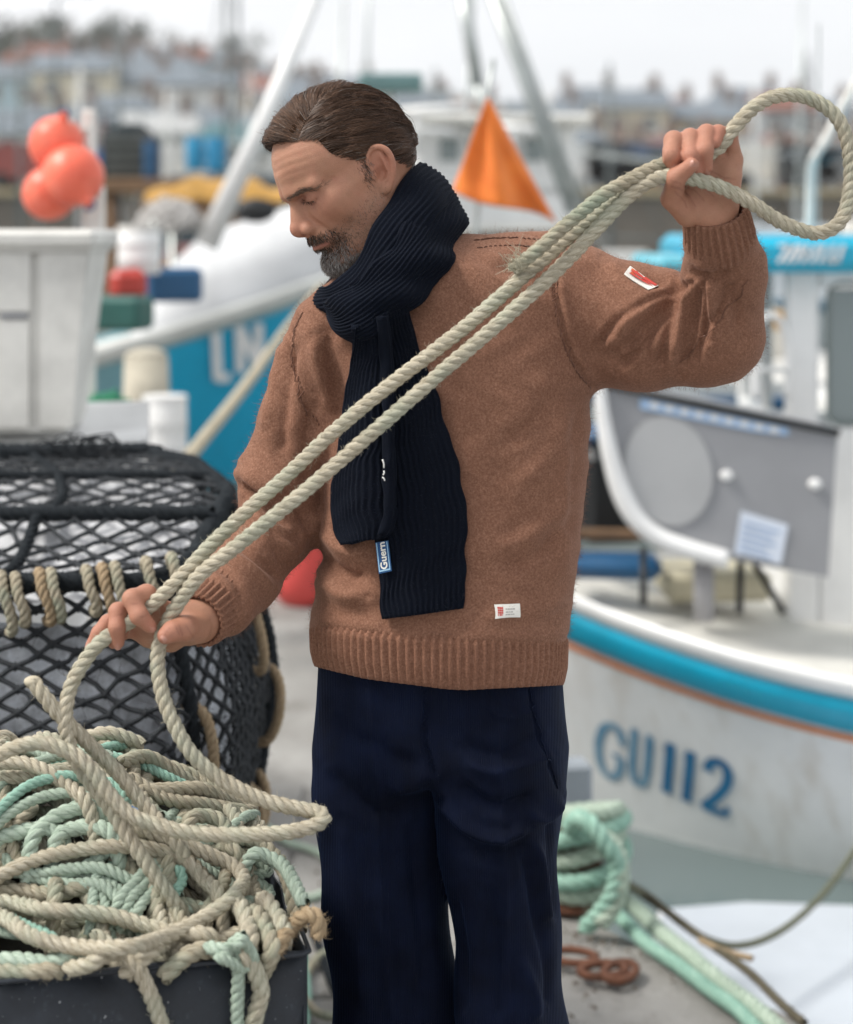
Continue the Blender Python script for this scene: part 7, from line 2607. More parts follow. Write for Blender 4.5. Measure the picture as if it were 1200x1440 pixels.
def wall_panel(name, u0, v0, u1, v1, th):
    # thin wall from (u0,v0) to (u1,v1); thickness th to the inside
    n = 24
    cen = A(TLW / 2, TDP / 2)
    a_, b_ = A(u0, v0), A(u1, v1)
    d_ = (b_ - a_) / np.linalg.norm(b_ - a_)
    nn = A(-d_[1], d_[0]); nn = nn * np.sign(nn @ (cen - a_))
    mb = MB()
    v, f = [], []
    zs = [0.0, .2, .45, .62, TZR]
    for i in range(n + 1):
        for z in zs:
            f_ = i / n
            q_ = a_ + (b_ - a_) * f_ + nn * (.02 * (1 - z / TZR)) + nn * .004 * math.sin(math.pi * f_) * (z / TZR)
            q_ = q_ + nn * .002 * math.sin(f_ * 23) * (z / TZR)
            v.append(tubpt(q_[0], q_[1], z + (.0015 * math.sin(f_ * 31) if z == TZR else 0)))
    N3 = tubpt(nn[0], nn[1], 0) - TC
    m_ = len(zs)
    V = np.array(v); V2 = V + N3 * th
    idx = np.arange((n + 1) * m_).reshape(n + 1, m_)
    for i in range(n):
        for j in range(m_ - 1):
            f.append((idx[i, j], idx[i + 1, j], idx[i + 1, j + 1], idx[i, j + 1]))
    f2 = [tuple(x + len(V) for x in q_[::-1]) for q_ in f]
    O = len(V)
    top = [(idx[i, m_ - 1], idx[i + 1, m_ - 1], idx[i + 1, m_ - 1] + O, idx[i, m_ - 1] + O) for i in range(n)]
    sd = [(idx[e, j], idx[e, j + 1], idx[e, j + 1] + O, idx[e, j] + O) for e in (0, n) for j in range(m_ - 1)]
    return obj(name, make_mesh(name, np.concatenate([V, V2]), f + f2 + top + sd, M_tub, True), tub)


wall_panel('front_panel', 0, 0, TLW, 0, .003)
wall_panel('side_panel', 0, .002, 0, TDP - .002, .003)
wall_panel('side_panel', TLW, .002, TLW, TDP - .002, .003)
wall_panel('back_panel', 0, TDP, TLW, TDP, .003)
mb = MB(); mb.prism([tubpt(.02, .02, .02), tubpt(TLW - .02, .02, .02), tubpt(TLW - .02, TDP - .02, .02), tubpt(.02, TDP - .02, .02)], (0, 0, 0), (0, 0, .004)); mb.build('base_panel', M_tub, tub)
rim = [tubpt(TLW + .002, -.003, TZR - .002), tubpt(.008, -.003, TZR - .002), tubpt(-.003, .006, TZR - .002), tubpt(-.003, TDP - .01, TZR - .002), tubpt(.01, TDP + .003, TZR - .002), tubpt(TLW - .01, TDP + .003, TZR - .002), tubpt(TLW + .003, TDP - .01, TZR - .002)]
mb = MB(); mb.tube(np.concatenate([np.linspace(rim[i], rim[(i + 1) % 7], 12, endpoint=False) for i in range(7)]), .0032, 8, closed=True); mb.build('rolled_rim', M_tub, tub, True)


def H(x, y):
    """Height of the heap."""
    w = np.stack([np.asarray(x) - TC[0], np.asarray(y) - TC[1]], -1)
    u = w @ TE1[:2]; v = w @ TE2[:2]
    up = np.clip(v / .30, 0, 1); up = up * up * (3 - 2 * up)
    side_ = np.clip((u + .02) / .24, 0, 1)
    back = np.clip((.56 - v) / .14, 0, 1)
    hollow = np.exp(-(((u - .40) / .10) ** 2 + ((v - .13) / .07) ** 2)) * .035
    return .758 + (.150 * up * (.25 + .75 * side_)) * back - hollow + .012 * np.sin(u * 25) * np.sin(v * 31)


def heap(px, py, lift):
    """Point of the heap (raised by lift) seen at a photograph pixel."""
    d = np.linspace(1.9, 2.75, 341)
    x = (px - 600) * d / FPX; z = CAM_Z + (HOR - py) * d / FPX
    h = H(x, d) + lift
    i = np.nonzero(z < h)[0]
    i = i[0] if len(i) else np.abs(z - h).argmin()
    return A(x[i], d[i], z[i])


def c6(pts, lifts):
    out = []
    for j, (cx, cy) in enumerate(pts):
        l = lifts if np.isscalar(lifts) else lifts[j]
        out.append(heap(cx / 2.4, 940 + cy / 2.4, l))
    return out


GRP = 'ropes heaped in the black tub'
HEAP = [
    # label, radius, material, lift, points in a 2.4x crop of the lower left of the photograph
    ('cream rope crossing the upper left of the heap and dipping right under the held rope', .0098, M_rope, .036, [(-40, 720), (40, 680), (120, 645), (250, 615), (380, 600), (520, 610), (620, 650), (690, 715), (740, 770), (760, 830)]),
    ('thick cream rope running level across the middle of the heap', .0102, M_rope, .034, [(-40, 785), (60, 795), (150, 815), (350, 830), (480, 865), (600, 893), (700, 900), (760, 930)]),
    ('cream rope making the wide bend at the right of the heap', .0098, M_rope, .042, [(-40, 820), (30, 850), (110, 905), (250, 938), (430, 940), (560, 905), (680, 845), (780, 775), (822, 715), (790, 668), (700, 625), (600, 585), (500, 552), (400, 500), (370, 470)]),
    ('cream rope with its cut end sticking up beside the netting', .0098, M_rope, .05, None),
    ('cream rope arching in from the left edge above the green ropes', .0098, M_rope, .055, [(-40, 330), (20, 318), (90, 322), (160, 350), (230, 395), (300, 470), (330, 540)]),
    ('thin mint rope arching over the top left of the heap', .0072, M_rope_mint, .060, [(-40, 520), (20, 455), (90, 400), (160, 372), (230, 362), (330, 375), (400, 400), (425, 440), (420, 480)]),
    ('thin green rope just under the mint arch at the left', .0075, M_rope_green, .050, [(-40, 560), (20, 500), (100, 450), (180, 425), (260, 430), (300, 460)]),
    ('pale green rope curling over at the centre left of the heap', .0105, M_rope_green, .040, [(80, 680), (105, 600), (150, 530), (230, 482), (330, 478), (400, 520)]),
    ('pale green rope bending just left of the held rope', .0105, M_rope_green, .036, [(160, 640), (190, 580), (240, 545), (310, 535), (380, 565), (420, 640)]),
    ('greenish rope running level along the far left', .0105, M_rope_green, .034, [(-40, 590), (30, 562), (110, 545), (190, 552), (260, 580)]),
    ('weathered rope sliding down the far right of the heap', .0112, M_rope_old, .030, [(700, 560), (790, 575), (870, 590), (930, 640), (975, 710), (1010, 780)]),
    ('green rope draped over the right back corner of the tub', .0095, M_rope_green, .040, [(780, 650), (850, 632), (910, 640), (960, 670), (1000, 740), (1030, 800)]),
    ('short coil of cream rope at the top right of the heap', .0102, M_rope_old, .030, [(600, 560), (640, 515), (690, 498), (740, 512), (765, 545), (770, 600), (810, 640), (830, 700)]),
    ('cream rope dropping between the right coils', .0115, M_rope, .030, [(770, 720), (800, 790), (835, 860), (845, 930), (830, 970)]),
    ('cream rope dropping beside the right side of the tub', .0115, M_rope_old, .028, [(820, 760), (860, 825), (900, 890), (920, 950), (900, 1000)]),
    ('cream rope nearest the right side of the tub', .0112, M_rope, .030, [(850, 720), (890, 780), (935, 840), (960, 890), (970, 930)]),
    ('first thin green rope of the bunch in the middle hollow', .0075, M_rope_green, .030, [(560, 600), (520, 660), (450, 730), (400, 790), (340, 840)]),
    ('second thin green rope of the bunch in the middle hollow', .0075, M_rope_green, .030, [(590, 610), (545, 680), (480, 740), (430, 800), (380, 860)]),
    ('third thin green rope of the bunch in the middle hollow', .0075, M_rope_green, .028, [(600, 640), (560, 710), (500, 770), (460, 830), (430, 900)]),
    ('cream rope rising in the middle behind the green bunch', .0112, M_rope_old, .028, [(540, 560), (565, 640), (560, 720), (530, 800), (500, 850)]),
    ('mint rope hooked round in the centre of the heap', .0070, M_rope_mint, .034, [(560, 660), (600, 680), (615, 720), (590, 760), (550, 750)]),
    ('cream rope lying in the dark hollow at the left', .0102, M_rope_old, .012, [(-20, 760), (80, 750), (180, 765), (300, 740), (420, 700)]),
    ('short rope standing in the dark hollow at the left', .0105, M_rope_old, .022, [(185, 660), (190, 730), (185, 800), (170, 850)]),
    ('greenish rope along the front rim at the left', .0105, M_rope_green, .020, [(-40, 990), (60, 985), (160, 995), (280, 975), (400, 960)]),
    ('weathered rope lowest along the front rim at the left', .0110, M_rope_old, .014, [(-40, 1030), (80, 1025), (200, 1018), (300, 995)]),
    ('mint rope slanting down at the lower left', .0075, M_rope_mint, .036, [(-40, 830), (40, 850), (110, 880), (180, 915), (240, 950)]),
    ('cream rope slanting up from the front rim centre', .0115, M_rope, .026, [(430, 1000), (500, 960), (580, 920), (650, 890), (720, 880)]),
    ('rope lying along the front rim beside the knot', .0115, M_rope_old, .020, [(560, 1010), (640, 965), (720, 950), (790, 965), (850, 960)]),
]
for lb, r_, m_, lf_, pts in HEAP:
    if pts is None:
        w = [Q(46, 958, -.275), Q(60, 976, -.280), Q(83, 1004, -.278), Q(125, 1046, -.268), Q(167, 1088, -.262), Q(200, 1128, -.265), Q(235, 1170, -.285), Q(262, 1205, -.29)]
    else:
        tp_ = [1.0] * len(pts)
        w = c6(pts, [lf_] * len(pts))
        for e_ in (0, -1):
            if 0 < pts[e_][0] < 1030: w[e_] = w[e_] + (A(0, .01, -.045) if pts[e_][1] < 900 else TE2 * .045 + A(0, 0, -.030))
            # ends dive into the heap
    o = rope_obj('rope', w, r_, m_, fuzz=420, sides=7)
    tag(o, lb, 'rope', GRP)
    if pts is None:     # the cut end: strands close over a flat face
        e0 = w[0]; dd = (w[0] - w[1]); dd /= np.linalg.norm(dd)
        mb = MB(); mb.sphere(e0, .0112, 10, 6, sc=(1, 1, .6)); mb.build('cut_end', M_rope, o, True)
# lengths hanging over the front of the tub, and the little knot
def front(px, py, out): # a point just outside the front panel
    n = A(.218, -.976, 0)
    d0 = TC + A(*(n * out))
    # ray / plane
    dirv = A((px - 600) / FPX, 1, (HOR - py) / FPX)
    t_ = ((d0 - A(0, 0, CAM_Z)) @ A(n[0], n[1], 0)) / (dirv @ A(n[0], n[1], 0))
    return A(0, 0, CAM_Z) + dirv * t_
w = c6([(230, 1015), (300, 1000), (350, 972)], [.020, .030, .034]) + [front(172, 1345, .004) + A(0, 0, .004), front(192, 1358, .016), front(207, 1388, .018), front(222, 1425, .017), front(236, 1470, .016), front(246, 1530, .016)]
tag(rope_obj('rope', w, .0098, M_rope, fuzz=500, sides=8), 'cream rope hanging down over the front of the tub left of the knot', 'rope', GRP)
w = c6([(700, 940), (750, 950)], [.03, .034]) + [front(330, 1335, .012), front(336, 1352, .017), front(335, 1380, .016), front(334, 1420, .015), front(335, 1480, .014)]
tag(rope_obj('rope', w, .0085, M_rope_green, fuzz=500, sides=8), 'thin pale green rope hanging straight down from the knot', 'rope', GRP)
w = [front(338, 1342, .020), front(350, 1350, .018), front(362, 1372, .018), front(367, 1398, .016), front(360, 1425, .016), front(350, 1470, .014), front(345, 1520, .014)]
tag(rope_obj('rope', w, .0112, M_rope, fuzz=600, sides=8), 'cream rope bowing out right of the straight green one below the knot', 'rope', GRP)
kc = front(333, 1340, .022)
kn_ = [kc + A(.017 * math.sin(t_) * (1 + .3 * math.cos(3 * t_)), -.004 - .010 * math.cos(1.5 * t_), .014 * math.cos(t_) + .008 * math.sin(2 * t_)) for t_ in np.linspace(0, 6.9, 26)]
tag(rope_obj('rope_knot', kn_, .0068, M_rope_green, fuzz=400, sides=7), 'small pale green knot tied at the front rim of the tub', 'knot')
# frayed end flopping over the right side
w = c6([(930, 960), (955, 910)], [.02, .03]) + [Q(412, 1302, -.325), Q(427, 1288, -.330), Q(441, 1286, -.335), Q(448, 1298, -.338), Q(448, 1318, -.340)]
fr = rope_obj('rope', w, .0100, M_rope_tan, fuzz=5200, sides=7)
tag(fr, 'fluffy tan rope end flopping over the right side of the tub', 'rope', GRP)
# filling: lengths below the ones that can be traced
for i in range(84):
    u, v = rng.uniform(.03, TLW - .05), rng.uniform(.04, TDP + .06)
    ang = rng.uniform(0, 6.28)
    pts = []
    cu_ = rng.uniform(-9, 9)
    dep = rng.uniform(.0, .022) if i < 50 else rng.uniform(-.03, .005)
    for s_ in range(9):
        x, y = TC[0] + TE1[0] * u + TE2[0] * v, TC[1] + TE1[1] * u + TE2[1] * v
        pts.append(A(x, y, H(x, y) + dep + .006 * math.sin(s_ * 1.3 + i)))
        u += .05 * math.cos(ang); v += .05 * math.sin(ang); ang += cu_ * .05 + rng.normal() * .2
        if not (.025 < u < TLW - .025): ang = math.pi - ang; u = min(max(u, .025), TLW - .025)
        if not (.025 < v < TDP + .03): ang = -ang; v = min(max(v, .025), TDP + .03)
    gr = rng.uniform() < .28
    m_ = [M_rope_green, M_rope_mint][int(rng.uniform() < .25)] if gr else [M_rope, M_rope_old][int(rng.uniform() < .5)]
    o = rope_obj('rope', pts, (.0078 if gr else .0099) * rng.uniform(.92, 1.06), m_, sides=6)
    tag(o, 'pale green length of rope sunk deep in the tangle' if gr else 'cream length of rope sunk deep in the tangle', 'rope', GRP)
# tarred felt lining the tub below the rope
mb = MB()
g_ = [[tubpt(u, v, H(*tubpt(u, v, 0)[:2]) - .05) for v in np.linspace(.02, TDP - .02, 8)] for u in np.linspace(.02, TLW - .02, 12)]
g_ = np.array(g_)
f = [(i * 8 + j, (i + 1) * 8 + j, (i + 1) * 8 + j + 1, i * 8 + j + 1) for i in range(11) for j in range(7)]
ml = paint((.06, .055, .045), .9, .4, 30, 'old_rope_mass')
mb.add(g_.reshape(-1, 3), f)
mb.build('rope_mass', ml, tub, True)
# bright blue scrap in the heap
mb = MB(); b0 = heap(188, 1142, .05)
mb.box(b0, (.016, .006, .012), .3, bev=.002, rot=Matrix.Rotation(.5, 3, 'Y')); tag(mb.build('plastic_tag', paint((.01, .22, .62), .4, .1, 20, 'blue_plastic')), 'tiny bright blue plastic tag caught behind the ropes', 'plastic tag')
# ------------------------------------------------------------------ netted pots behind the tub
M_twine = paint((.022, .026, .031), .8, .4, 60, 'tarred_twine', bump=.4)
M_tw_rope = rope_material('black_wrapping', (.008, .010, .012), (.018, .022, .026), (.05, .058, .064))
pot = thing('lobster_pot', 'big black netted lobster pot lashed with cream rope beside the rope tub', 'lobster pot', (-.85, 3.3, .50))
# corner columns: top, mid and foot of the pot wall at stations round it (right side seen at a slant)
ST = [((-1.25, 2.98), (-1.30, 2.94), (-1.28, 2.98), 1.05), ((-.98, 2.92), (-1.0, 2.86), (-.99, 2.92), 1.05), ((-.45, 2.92), (-.41, 2.86), (-.42, 2.92), 1.055), ((-.395, 3.00), (-.325, 3.00), (-.35, 3.02), 1.075), ((-.372, 3.36), (-.284, 3.34), (-.335, 3.34), 1.135), ((-.47, 3.58), (-.40, 3.62), (-.43, 3.56), 1.16), ((-.60, 3.72), (-.58, 3.76), (-.6, 3.68), 1.165), ((-1.4, 3.74), (-1.4, 3.78), (-1.4, 3.70), 1.165)]
ZT, ZM, ZF = 1.05, .82, .51


def wallp(u, t):
    """u along the stations 0..n-1, t 0 (foot) .. 1 (top)."""
    i = min(int(u), len(ST) - 2); f = u - i
    q = [(A(*ST[i][k_]) * (1 - f) + A(*ST[i + 1][k_]) * f) for k_ in range(3)]
    zt_ = ST[i][3] * (1 - f) + ST[i + 1][3] * f
    if t > .5: w = (t - .5) * 2; xy = q[1] * (1 - w) + q[0] * w; z = ZM * (1 - w) + zt_ * w
    else: w = t * 2; xy = q[2] * (1 - w) + q[1] * w; z = ZF * (1 - w) + ZM * w
    return A(xy[0], xy[1], z)


def net(name, surf, nu, nv, r, parent, jitter=.12, knots=True, mat=None, sag=None):
    """Diamond mesh of twine over surf(u, v), u, v in 0..1."""
    nodes = {}
    for i in range(nu + 1):
        for j in range(nv + 1):
            if (i + j) % 2 == 0:
                du, dv = rng.normal() * jitter / nu * .6, rng.normal() * jitter / nv * .6
                nodes[i, j] = surf(min(1, max(0, i / nu + du)), min(1, max(0, j / nv + dv)))
    segs = []
    for (i, j), p_ in nodes.items():
        for di in (-1, 1):
            if (i + di, j + 1) in nodes:
                segs.append((p_, nodes[i + di, j + 1]))
    a_ = np.array([s_[0] for s_ in segs]); b_ = np.array([s_[1] for s_ in segs])
    mid = (a_ + b_) / 2 + rng.normal(size=a_.shape) * .0018
    if sag is not None: mid = mid + sag
    n = 5
    t = b_ - a_; t /= nrm(t)[:, None] + 1e-9
    x = np.cross(t, A(.3, .9, .2)); x /= nrm(x)[:, None] + 1e-9
    y = np.cross(t, x)
    vs = []
    for c, rr_ in ((a_, r), (mid, r * .82), (b_, r)):
        for q in range(n):
            an = q / n * 6.2832
            vs.append(c + rr_ * (math.cos(an) * x + math.sin(an) * y))
    v = np.stack(vs, 1).reshape(-1, 3)
    base = np.arange(len(a_))[:, None, None] * 3 * n + np.arange(2)[None, :, None] * n
    j = np.arange(n)[None, None]
    q = np.stack([base + j, base + (j + 1) % n, base + n + (j + 1) % n, base + n + j], -1).reshape(-1, 4)
    qs = [q]
    if knots:
        kp = np.array(list(nodes.values()))
        o8 = np.array([(1, 0, 0), (0, 1, 0), (-1, 0, 0), (0, -1, 0), (0, 0, 1), (0, 0, -1)], float) * r * 1.75
        kv = (kp[:, None] + o8[None]).reshape(-1, 3)
        kf = np.array([(0, 1, 4), (1, 2, 4), (2, 3, 4), (3, 0, 4), (1, 0, 5), (2, 1, 5), (3, 2, 5), (0, 3, 5)])
        kf = (np.arange(len(kp))[:, None, None] * 6 + kf[None]).reshape(-1, 3) + len(v)
        # loose fibres
        m = len(kp)
        fr_ = np.stack([kp, kp + rng.normal(size=(m, 3)) * .008, kp + rng.normal(size=(m, 3)) * .014], 1)
        fv, fq_, _ = strands(None, fr_, .0007, .0004)
        o_ = len(v) + len(kv)
        v = np.concatenate([v, kv, fv])
        qs += [kf, fq_ + o_]
    o = obj(name, make_mesh(name, v, qs, mat or M_twine, True), parent)
    o['kind'] = 'stuff'
    return o


fu = lambda u0, u1: (lambda u, t: wallp(u0 + (u1 - u0) * u, t))
net('front_netting', fu(0.2, 2.0), 30, 26, .0052, pot, jitter=.25)
net('corner_netting', fu(2.0, 3.0), 7, 26, .0050, pot)
net('side_netting', fu(3.0, 4.0), 18, 24, .0046, pot)
net('side_netting', fu(4.0, 5.6), 14, 20, .0050, pot)


def topp(u, v):
    # across the top: u left to right, v near to far
    yy = 2.92 + v * .80
    xr = np.interp(yy, [2.92, 3.00, 3.36, 3.58, 3.72], [-.45, -.395, -.372, -.47, -.60])
    xl = -1.30
    ridge = .014 * math.exp(-((v - .33) / .05) ** 2)
    sag_ = -.016 * math.sin(math.pi * u) * abs(math.sin(math.pi * v * 3))
    return A(xl + (xr - xl) * u, yy, ZT + .118 * math.sin(math.pi / 2 * min(1, v * 1.02)) + ridge + sag_)


net('top_netting', topp, 26, 28, .0048, pot, jitter=.24)


def bar(pts, r, name='frame_rod', fuzz=500, parent=None):
    o = rope_obj(name, pts, r, M_tw_rope, parent or pot, lay=.05, sides=6, fuzz=fuzz)
    return o


tu = lambda us, t: [wallp(u, t) for u in us]
top_rim = [wallp(u, 1.0) + A(0, 0, .004) for u in np.concatenate([[0.1, .6, 1.2, 1.8], [2.0, 2.5, 3.0], np.linspace(3.2, 6.0, 12), [6.5, 7]])]
bar(top_rim, .017, fuzz=900)
bar([wallp(u, 0.02) for u in np.concatenate([[0.1, .6, 1.2, 1.8], [2.0, 2.5, 3.0], np.linspace(3.2, 5.6, 8)])], .018)
bar([wallp(2.35, t) for t in np.linspace(0, 1, 8)], .013); bar([wallp(1.28, t) + A(0, -.005, 0) for t in np.linspace(0, 1, 8)], .015)
bar([wallp(3.95, t) + A(.004, 0, 0) for t in np.linspace(0, 1, 8)], .014); bar([wallp(5.0, t) for t in np.linspace(0, 1, 8)], .013)
bar([topp(u, .33) + A(0, 0, .004) for u in np.linspace(0, 1, 10)], .015, fuzz=900)
bar([topp(.66, v) + A(0, 0, .002) for v in np.linspace(0, 1, 10)], .011, fuzz=700)
bar([topp(u, .97) + A(0, 0, .006) for u in np.linspace(0, 1, 10)], .018, fuzz=1400)
bar([topp(u, .67) + A(0, 0, .004) for u in np.linspace(0, 1, 10)], .010, fuzz=500)
# pale sheet added under the top net so its holes look bright
ml = paint((.66, .67, .69), .5, .3, 12, 'bright_top_backing')
mb = MB()
gu, gv = 14, 20
G = [[topp(.03 + .94 * u, .03 + .94 * v) + A(0, 0, -.034 + .018 * math.sin(u * 19 + v * 7) * math.sin(v * 23)) for v in np.linspace(0, 1, gv)] for u in np.linspace(0, 1, gu)]
G = np.array(G)
mb.add(G.reshape(-1, 3), [(i * gv + j, (i + 1) * gv + j, (i + 1) * gv + j + 1, i * gv + j + 1) for i in range(gu - 1) for j in range(gv - 1)])
mb.build('added_top_backing', ml, pot, True)
# crumpled pale sheet added inside the walls to brighten the net holes
cpt = A(-.85, 3.32)
mb = MB()
gu, gv = 40, 12
G = []
for i in range(gu):
    for j in range(gv):
        u = 0.2 + (5.8 - .2) * i / (gu - 1); t = .03 + .82 * j / (gv - 1)
        q = wallp(u, t)
        d_ = cpt - q[:2]; d_ /= np.linalg.norm(d_)
        ins = .050 + .022 * math.sin(u * 9 + t * 11) * math.sin(t * 17 + u * 5) + .012 * math.sin(u * 31)
        G.append(A(q[0] + d_[0] * ins, q[1] + d_[1] * ins, q[2]))
mb.add(np.array(G), [(i * gv + j, (i + 1) * gv + j, (i + 1) * gv + j + 1, i * gv + j + 1) for i in range(gu - 1) for j in range(gv - 1)])
mb.build('added_wall_backing', paint((.74, .78, .84), .4, .6, 30, 'bright_wall_backing'), pot, True)
# cream rope lashings over the near top bar
for px, py, drop, wd in ((8, 826, 60, .026), (28, 828, 46, .022), (62, 822, 50, .028), (78, 822, 46, .02), (150, 815, 78, .03), (168, 813, 62, .02), (212, 806, 44, .016), (128, 818, 40, .02), (248, 800, 50, .018)):
    d0 = 2.90
    t0 = P(px, py, d0)
    pts = [t0 + A(-.01, .05, -.02), t0 + A(-.012, .02, .012), t0 + A(-.004, -.012, .020), t0 + A(.004, -.03, -.004), t0 + A(.008 + wd * .3, -.032, -drop * .0006), t0 + A(.006 + wd * .4, -.022, -drop * .0011), t0 + A(0, .02, -drop * .00125)]
    rope_obj('lashing', pts, .0095, M_rope_tan if px in (62, 150) else M_rope_old, pot, fuzz=500, sides=6)
for (u, t0, t1, m_) in ((3.2, .02, .20, M_rope_tan), (3.42, .0, .16, M_rope_tan), (3.66, .02, .17, M_rope_tan), (3.86, .0, .18, M_rope_tan), (2.75, .0, .24, M_rope_tan), (3.55, .55, .85, M_rope_tan), (3.8, .3, .5, M_rope_tan), (2.4, .3, .55, M_rope_tan)):
    a_, b_ = wallp(u, t0), wallp(u + .05, t1)
    o_ = A(.026, -.016, 0)
    rope_obj('lashing', [a_ + A(-.03, .02, 0), a_ + o_ * .6, a_ * .65 + b_ * .35 + o_ * 1.2, a_ * .25 + b_ * .75 + o_, b_ + o_ * .3, b_ + A(-.03, .02, .01)], .010, m_, pot, fuzz=400, sides=6)
# loose twine tuft on the rear edge
mb = MB()
for i in range(16):
    q = P(128 + rng.normal() * 12, 642, 3.66)
    mb.tube(spline([q + A(*(rng.normal(size=3) * .015)), q + A(rng.normal() * .03, 0, .03 + rng.uniform(0, .02)), q + A(rng.normal() * .05, 0, .02), q + A(rng.normal() * .06, 0, -.02)], 12), .0022, 4)
o = mb.build('loose_twine', M_twine, pot, True); o['kind'] = 'stuff'
# black fish box it stands on, with a ribbed rubber mat
bx = thing('fish_box', 'black ribbed fish box under the netted pot', 'box', (-.85, 3.3, 0))
mb = MB(); mb.box((-.86, 3.31, .235), (1.02, .86, .47), 0, bev=.02); mb.build('shell', M_black, bx)
mb = MB()
for i in range(19):
    mb.box((-.86, 2.90 + i * .0455, .482), (1.04, .022, .014), 0)
o = mb.build('ribbed_mat', M_black, bx)
# ------------------------------------------------------------------ bollard, mooring ropes and litter on the quay edge
bo = thing('bollard', 'rusty iron bollard wrapped in mint green rope at the quay edge', 'bollard', (.36, 4.34, 0))
pr = spline([(.0, 0, 0), (.115, 0, 0), (.12, 0, .02), (.085, 0, .05), (.07, 0, .08), (.072, 0, .13), (.09, 0, .155), (.094, 0, .175), (.08, 0, .19), (0, 0, .195)], 40)
nu = 24
v = [(.36 + max(0, q[0]) * math.cos(a_), 4.34 + max(0, q[0]) * math.sin(a_), max(0, q[2])) for q in pr for a_ in np.linspace(0, 2 * math.pi, nu, endpoint=False)]
f = [(i * nu + j, i * nu + (j + 1) % nu, (i + 1) * nu + (j + 1) % nu, (i + 1) * nu + j) for i in range(39) for j in range(nu)]
obj('casting', make_mesh('casting', np.array(v), f, M_rust, True), bo)
gp = MB(); gp.box(P(806, 1140, 4.62), (.085, .085, .26), .2, bev=.01)
gp.box(P(806, 1215, 4.62), (.07, .07, .34), .2, bev=.01)
tag(gp.build('quay_post', paint((.27, .30, .33), .7, .2, 8, 'grey_post')), 'short square grey post behind the green roped bollard', 'post')
mint = []
for i in range(5):
    th = np.linspace(0, 6.28 * 1.1, 16)
    r_ = .098 + .012 * (i % 2)
    mint.append(([A(.365 + r_ * math.cos(t + i) * 1.05, 4.32 + r_ * math.sin(t + i), .075 + i * .034 + .03 * math.sin(t * 1 + i * 1.7)) for t in th], .020))
mint.append(([Q_ for Q_ in (P(800, 1165, 4.2), P(812, 1150, 4.15), P(832, 1158, 4.1), P(850, 1185, 4.08), P(868, 1215, 4.08), P(860, 1260, 4.08), P(838, 1290, 4.1), P(822, 1306, 4.12))], .021))
mint.append(([Q_ for Q_ in (P(845, 1175, 4.2), P(865, 1190, 4.12), P(874, 1225, 4.08), P(868, 1265, 4.08), P(846, 1300, 4.08))], .020))
for i, (pts, r_) in enumerate(mint):
    o = rope_obj('bollard_turn', pts, r_, M_rope_mint if i % 2 else M_rope_green, bo, fuzz=900, sides=7)


def gpt(px, py, up=.0):
    """Point on the quay (raised by up) seen at a photograph pixel."""
    d = (CAM_Z - up) * FPX / (py - HOR)
    return P(px, py, d)


for lb, m_, r_, pts in (
        ('thick mint rope lying along the quay edge from the bollard', M_rope_green, .019, [(862, 1255), (905, 1290), (960, 1335), (1010, 1380), (1060, 1420), (1110, 1458), (1180, 1510)]),
        ('shaggy green rope beside the thick mint rope on the quay edge', M_rope_mint, .016, [(850, 1275), (900, 1318), (950, 1355), (1000, 1395), (1040, 1425), (1080, 1460), (1130, 1500)]),
        ('dark weedy rope along the outer edge of the mint ropes', rope_material('weedy_rope', (.05, .045, .03), (.12, .105, .075), (.20, .18, .13)), .0095, [(872, 1240), (930, 1275), (985, 1318), (1040, 1360), (1090, 1400), (1130, 1440)])):
    w = spline([gpt(x, y, r_) for x, y in pts], 40)
    w = w + np.stack([.004 * np.sin(np.arange(40) * .33), .004 * np.cos(np.arange(40) * .27), .002 * np.sin(np.arange(40) * .5) + .002], 1)
    tag(rope_obj('mooring_rope', list(w), r_, m_, fuzz=2600, sides=7), lb, 'rope', 'ropes lying on the quay edge')
w = [gpt(868, 1236, .10), P(930, 1276, 4.4), P(985, 1316, 4.45), P(1040, 1330, 4.55), P(1100, 1308, 4.7), P(1160, 1255, 4.9), P(1215, 1180, 5.15)]
tag(rope_obj('mooring_line', w, .0095, rope_material('olive_line', (.07, .075, .05), (.15, .155, .105), (.22, .22, .16)), fuzz=100), 'thin olive line sagging from the bollard to the boat at the right', 'rope')
w = [gpt(985, 1322, .01), gpt(1020, 1338, .012), gpt(1058, 1348, .012)]
tag(rope_obj('rope_end', w, .008, M_rope_tan, fuzz=400), 'short dark rope end on the quay below the sagging line', 'rope')
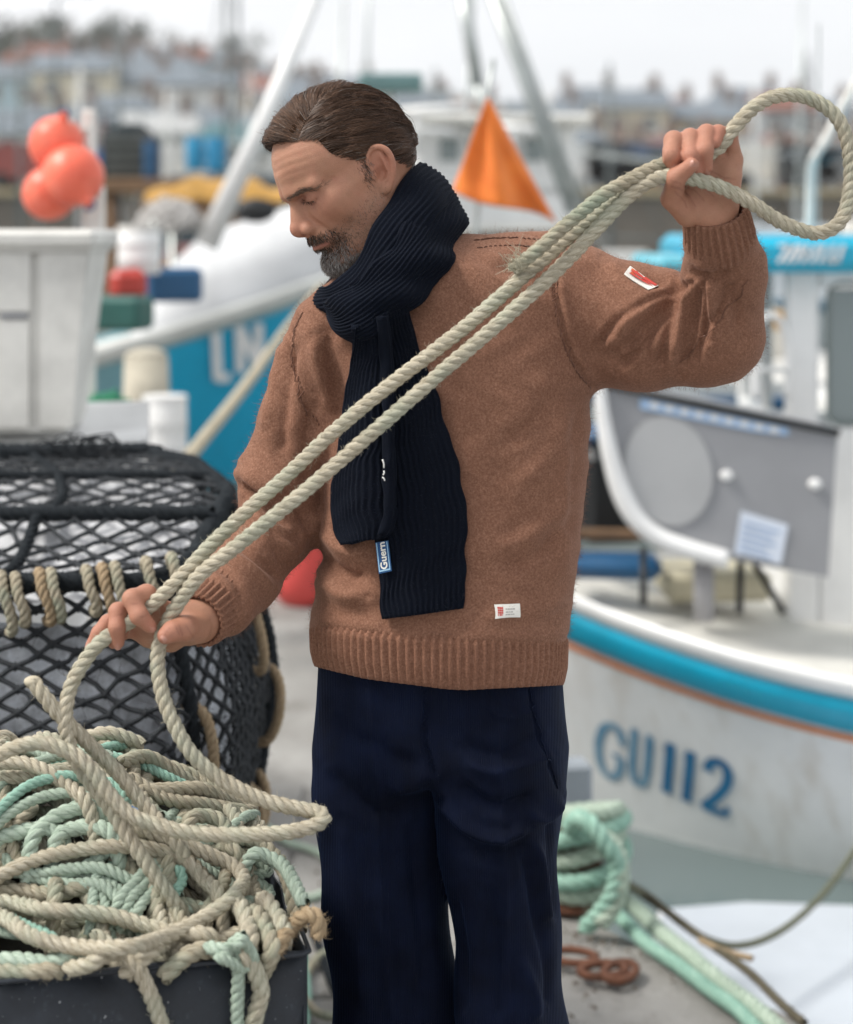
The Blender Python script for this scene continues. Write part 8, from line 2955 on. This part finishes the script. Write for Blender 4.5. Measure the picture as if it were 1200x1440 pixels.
# loops of line on the ground left of the trousers
for lb, m_, r_, pts in (
        ('greenish line looping on the ground behind the tub', M_rope_green, .0105, [(360, 1150), (400, 1182), (450, 1200), (480, 1235), (440, 1262), (395, 1255), (350, 1230)]),
        ('pale line curling on the ground left of the trousers', M_rope_old, .0100, [(500, 1330), (450, 1345), (428, 1385), (440, 1420), (480, 1430), (520, 1410)]),
        ('dark line crossing the ground left of the trousers', M_tw_rope, .0100, [(395, 1240), (430, 1290), (452, 1340), (470, 1390), (500, 1430)]),
        ('mint line trailing down beside the corner of the tub', M_rope_mint, .0100, [(425, 1340), (432, 1390), (430, 1430), (420, 1490)])):
    w = [gpt(x, y, r_ * (1 + .5 * (i % 2))) for i, (x, y) in enumerate(pts)]
    tag(rope_obj('rope', w, r_, m_, fuzz=300), lb, 'rope', 'lines lying on the ground by the man')
# rusty chain and scraps
for i, (px, py, rz, tl) in enumerate(((848, 1364, .2, .1), (872, 1366, 1.0, .1), (806, 1345, -.3, .2))):
    c = gpt(px, py, .014)
    rm = np.array(Matrix.Rotation(rz, 3, 'Z') @ Matrix.Rotation(tl if tl > .6 else .08, 3, 'X'))
    pts = [c + A(0, 0, .018 if tl > .6 else 0) + rm @ A(.052 * math.cos(t), .030 * math.sin(t), 0) for t in np.linspace(0, 6.2832, 22, endpoint=False)]
    mb = MB(); mb.tube(pts, .0095, 8, closed=True)
    tag(mb.build('chain_link', M_rust, None, True), ['rusty chain link lying flat on the quay', 'rusty chain link overlapping the right of the flat one', 'rusty chain link nearest the trousers'][i], 'chain link', 'rusty chain links by the bollard')
mb = MB()
for i in range(260):
    px, py = rng.uniform(380, 1100), rng.uniform(1180, 1440)
    if rng.uniform() < .5: px, py = rng.normal(830, 60), rng.normal(1330, 30)
    c = gpt(px, max(py, 900), .003)
    if c[0] > .36 - (c[1] - 4.25) * .738 - .05: continue
    s_ = rng.uniform(.003, .010)
    mb.box(c, (s_, s_ * .8, s_ * .6), rng.uniform(0, 3), rot=Matrix.Rotation(rng.uniform(0, 3), 3, 'Z') @ Matrix.Rotation(rng.uniform(0, 1), 3, 'X'))
tag(mb.build('grit', paint((.14, .115, .09), .9, .5, 40, 'grit')), kind='stuff')
# ------------------------------------------------------------------ damp harbour air
mb = MB(); mb.box((0, 164, 20.5), (560, 352, 48), 0)
k = NT('haze_air'); k.t.nodes.remove(k.b)
pv_ = k.t.nodes.new('ShaderNodeVolumePrincipled'); pv_.inputs['Color'].default_value = (.99, .99, 1, 1); pv_.inputs['Density'].default_value = .0006
pv_.inputs['Anisotropy'].default_value = .3
k.l(pv_.outputs['Volume'], k.out.inputs['Volume'])
tag(mb.build('haze', k.m), kind='stuff')
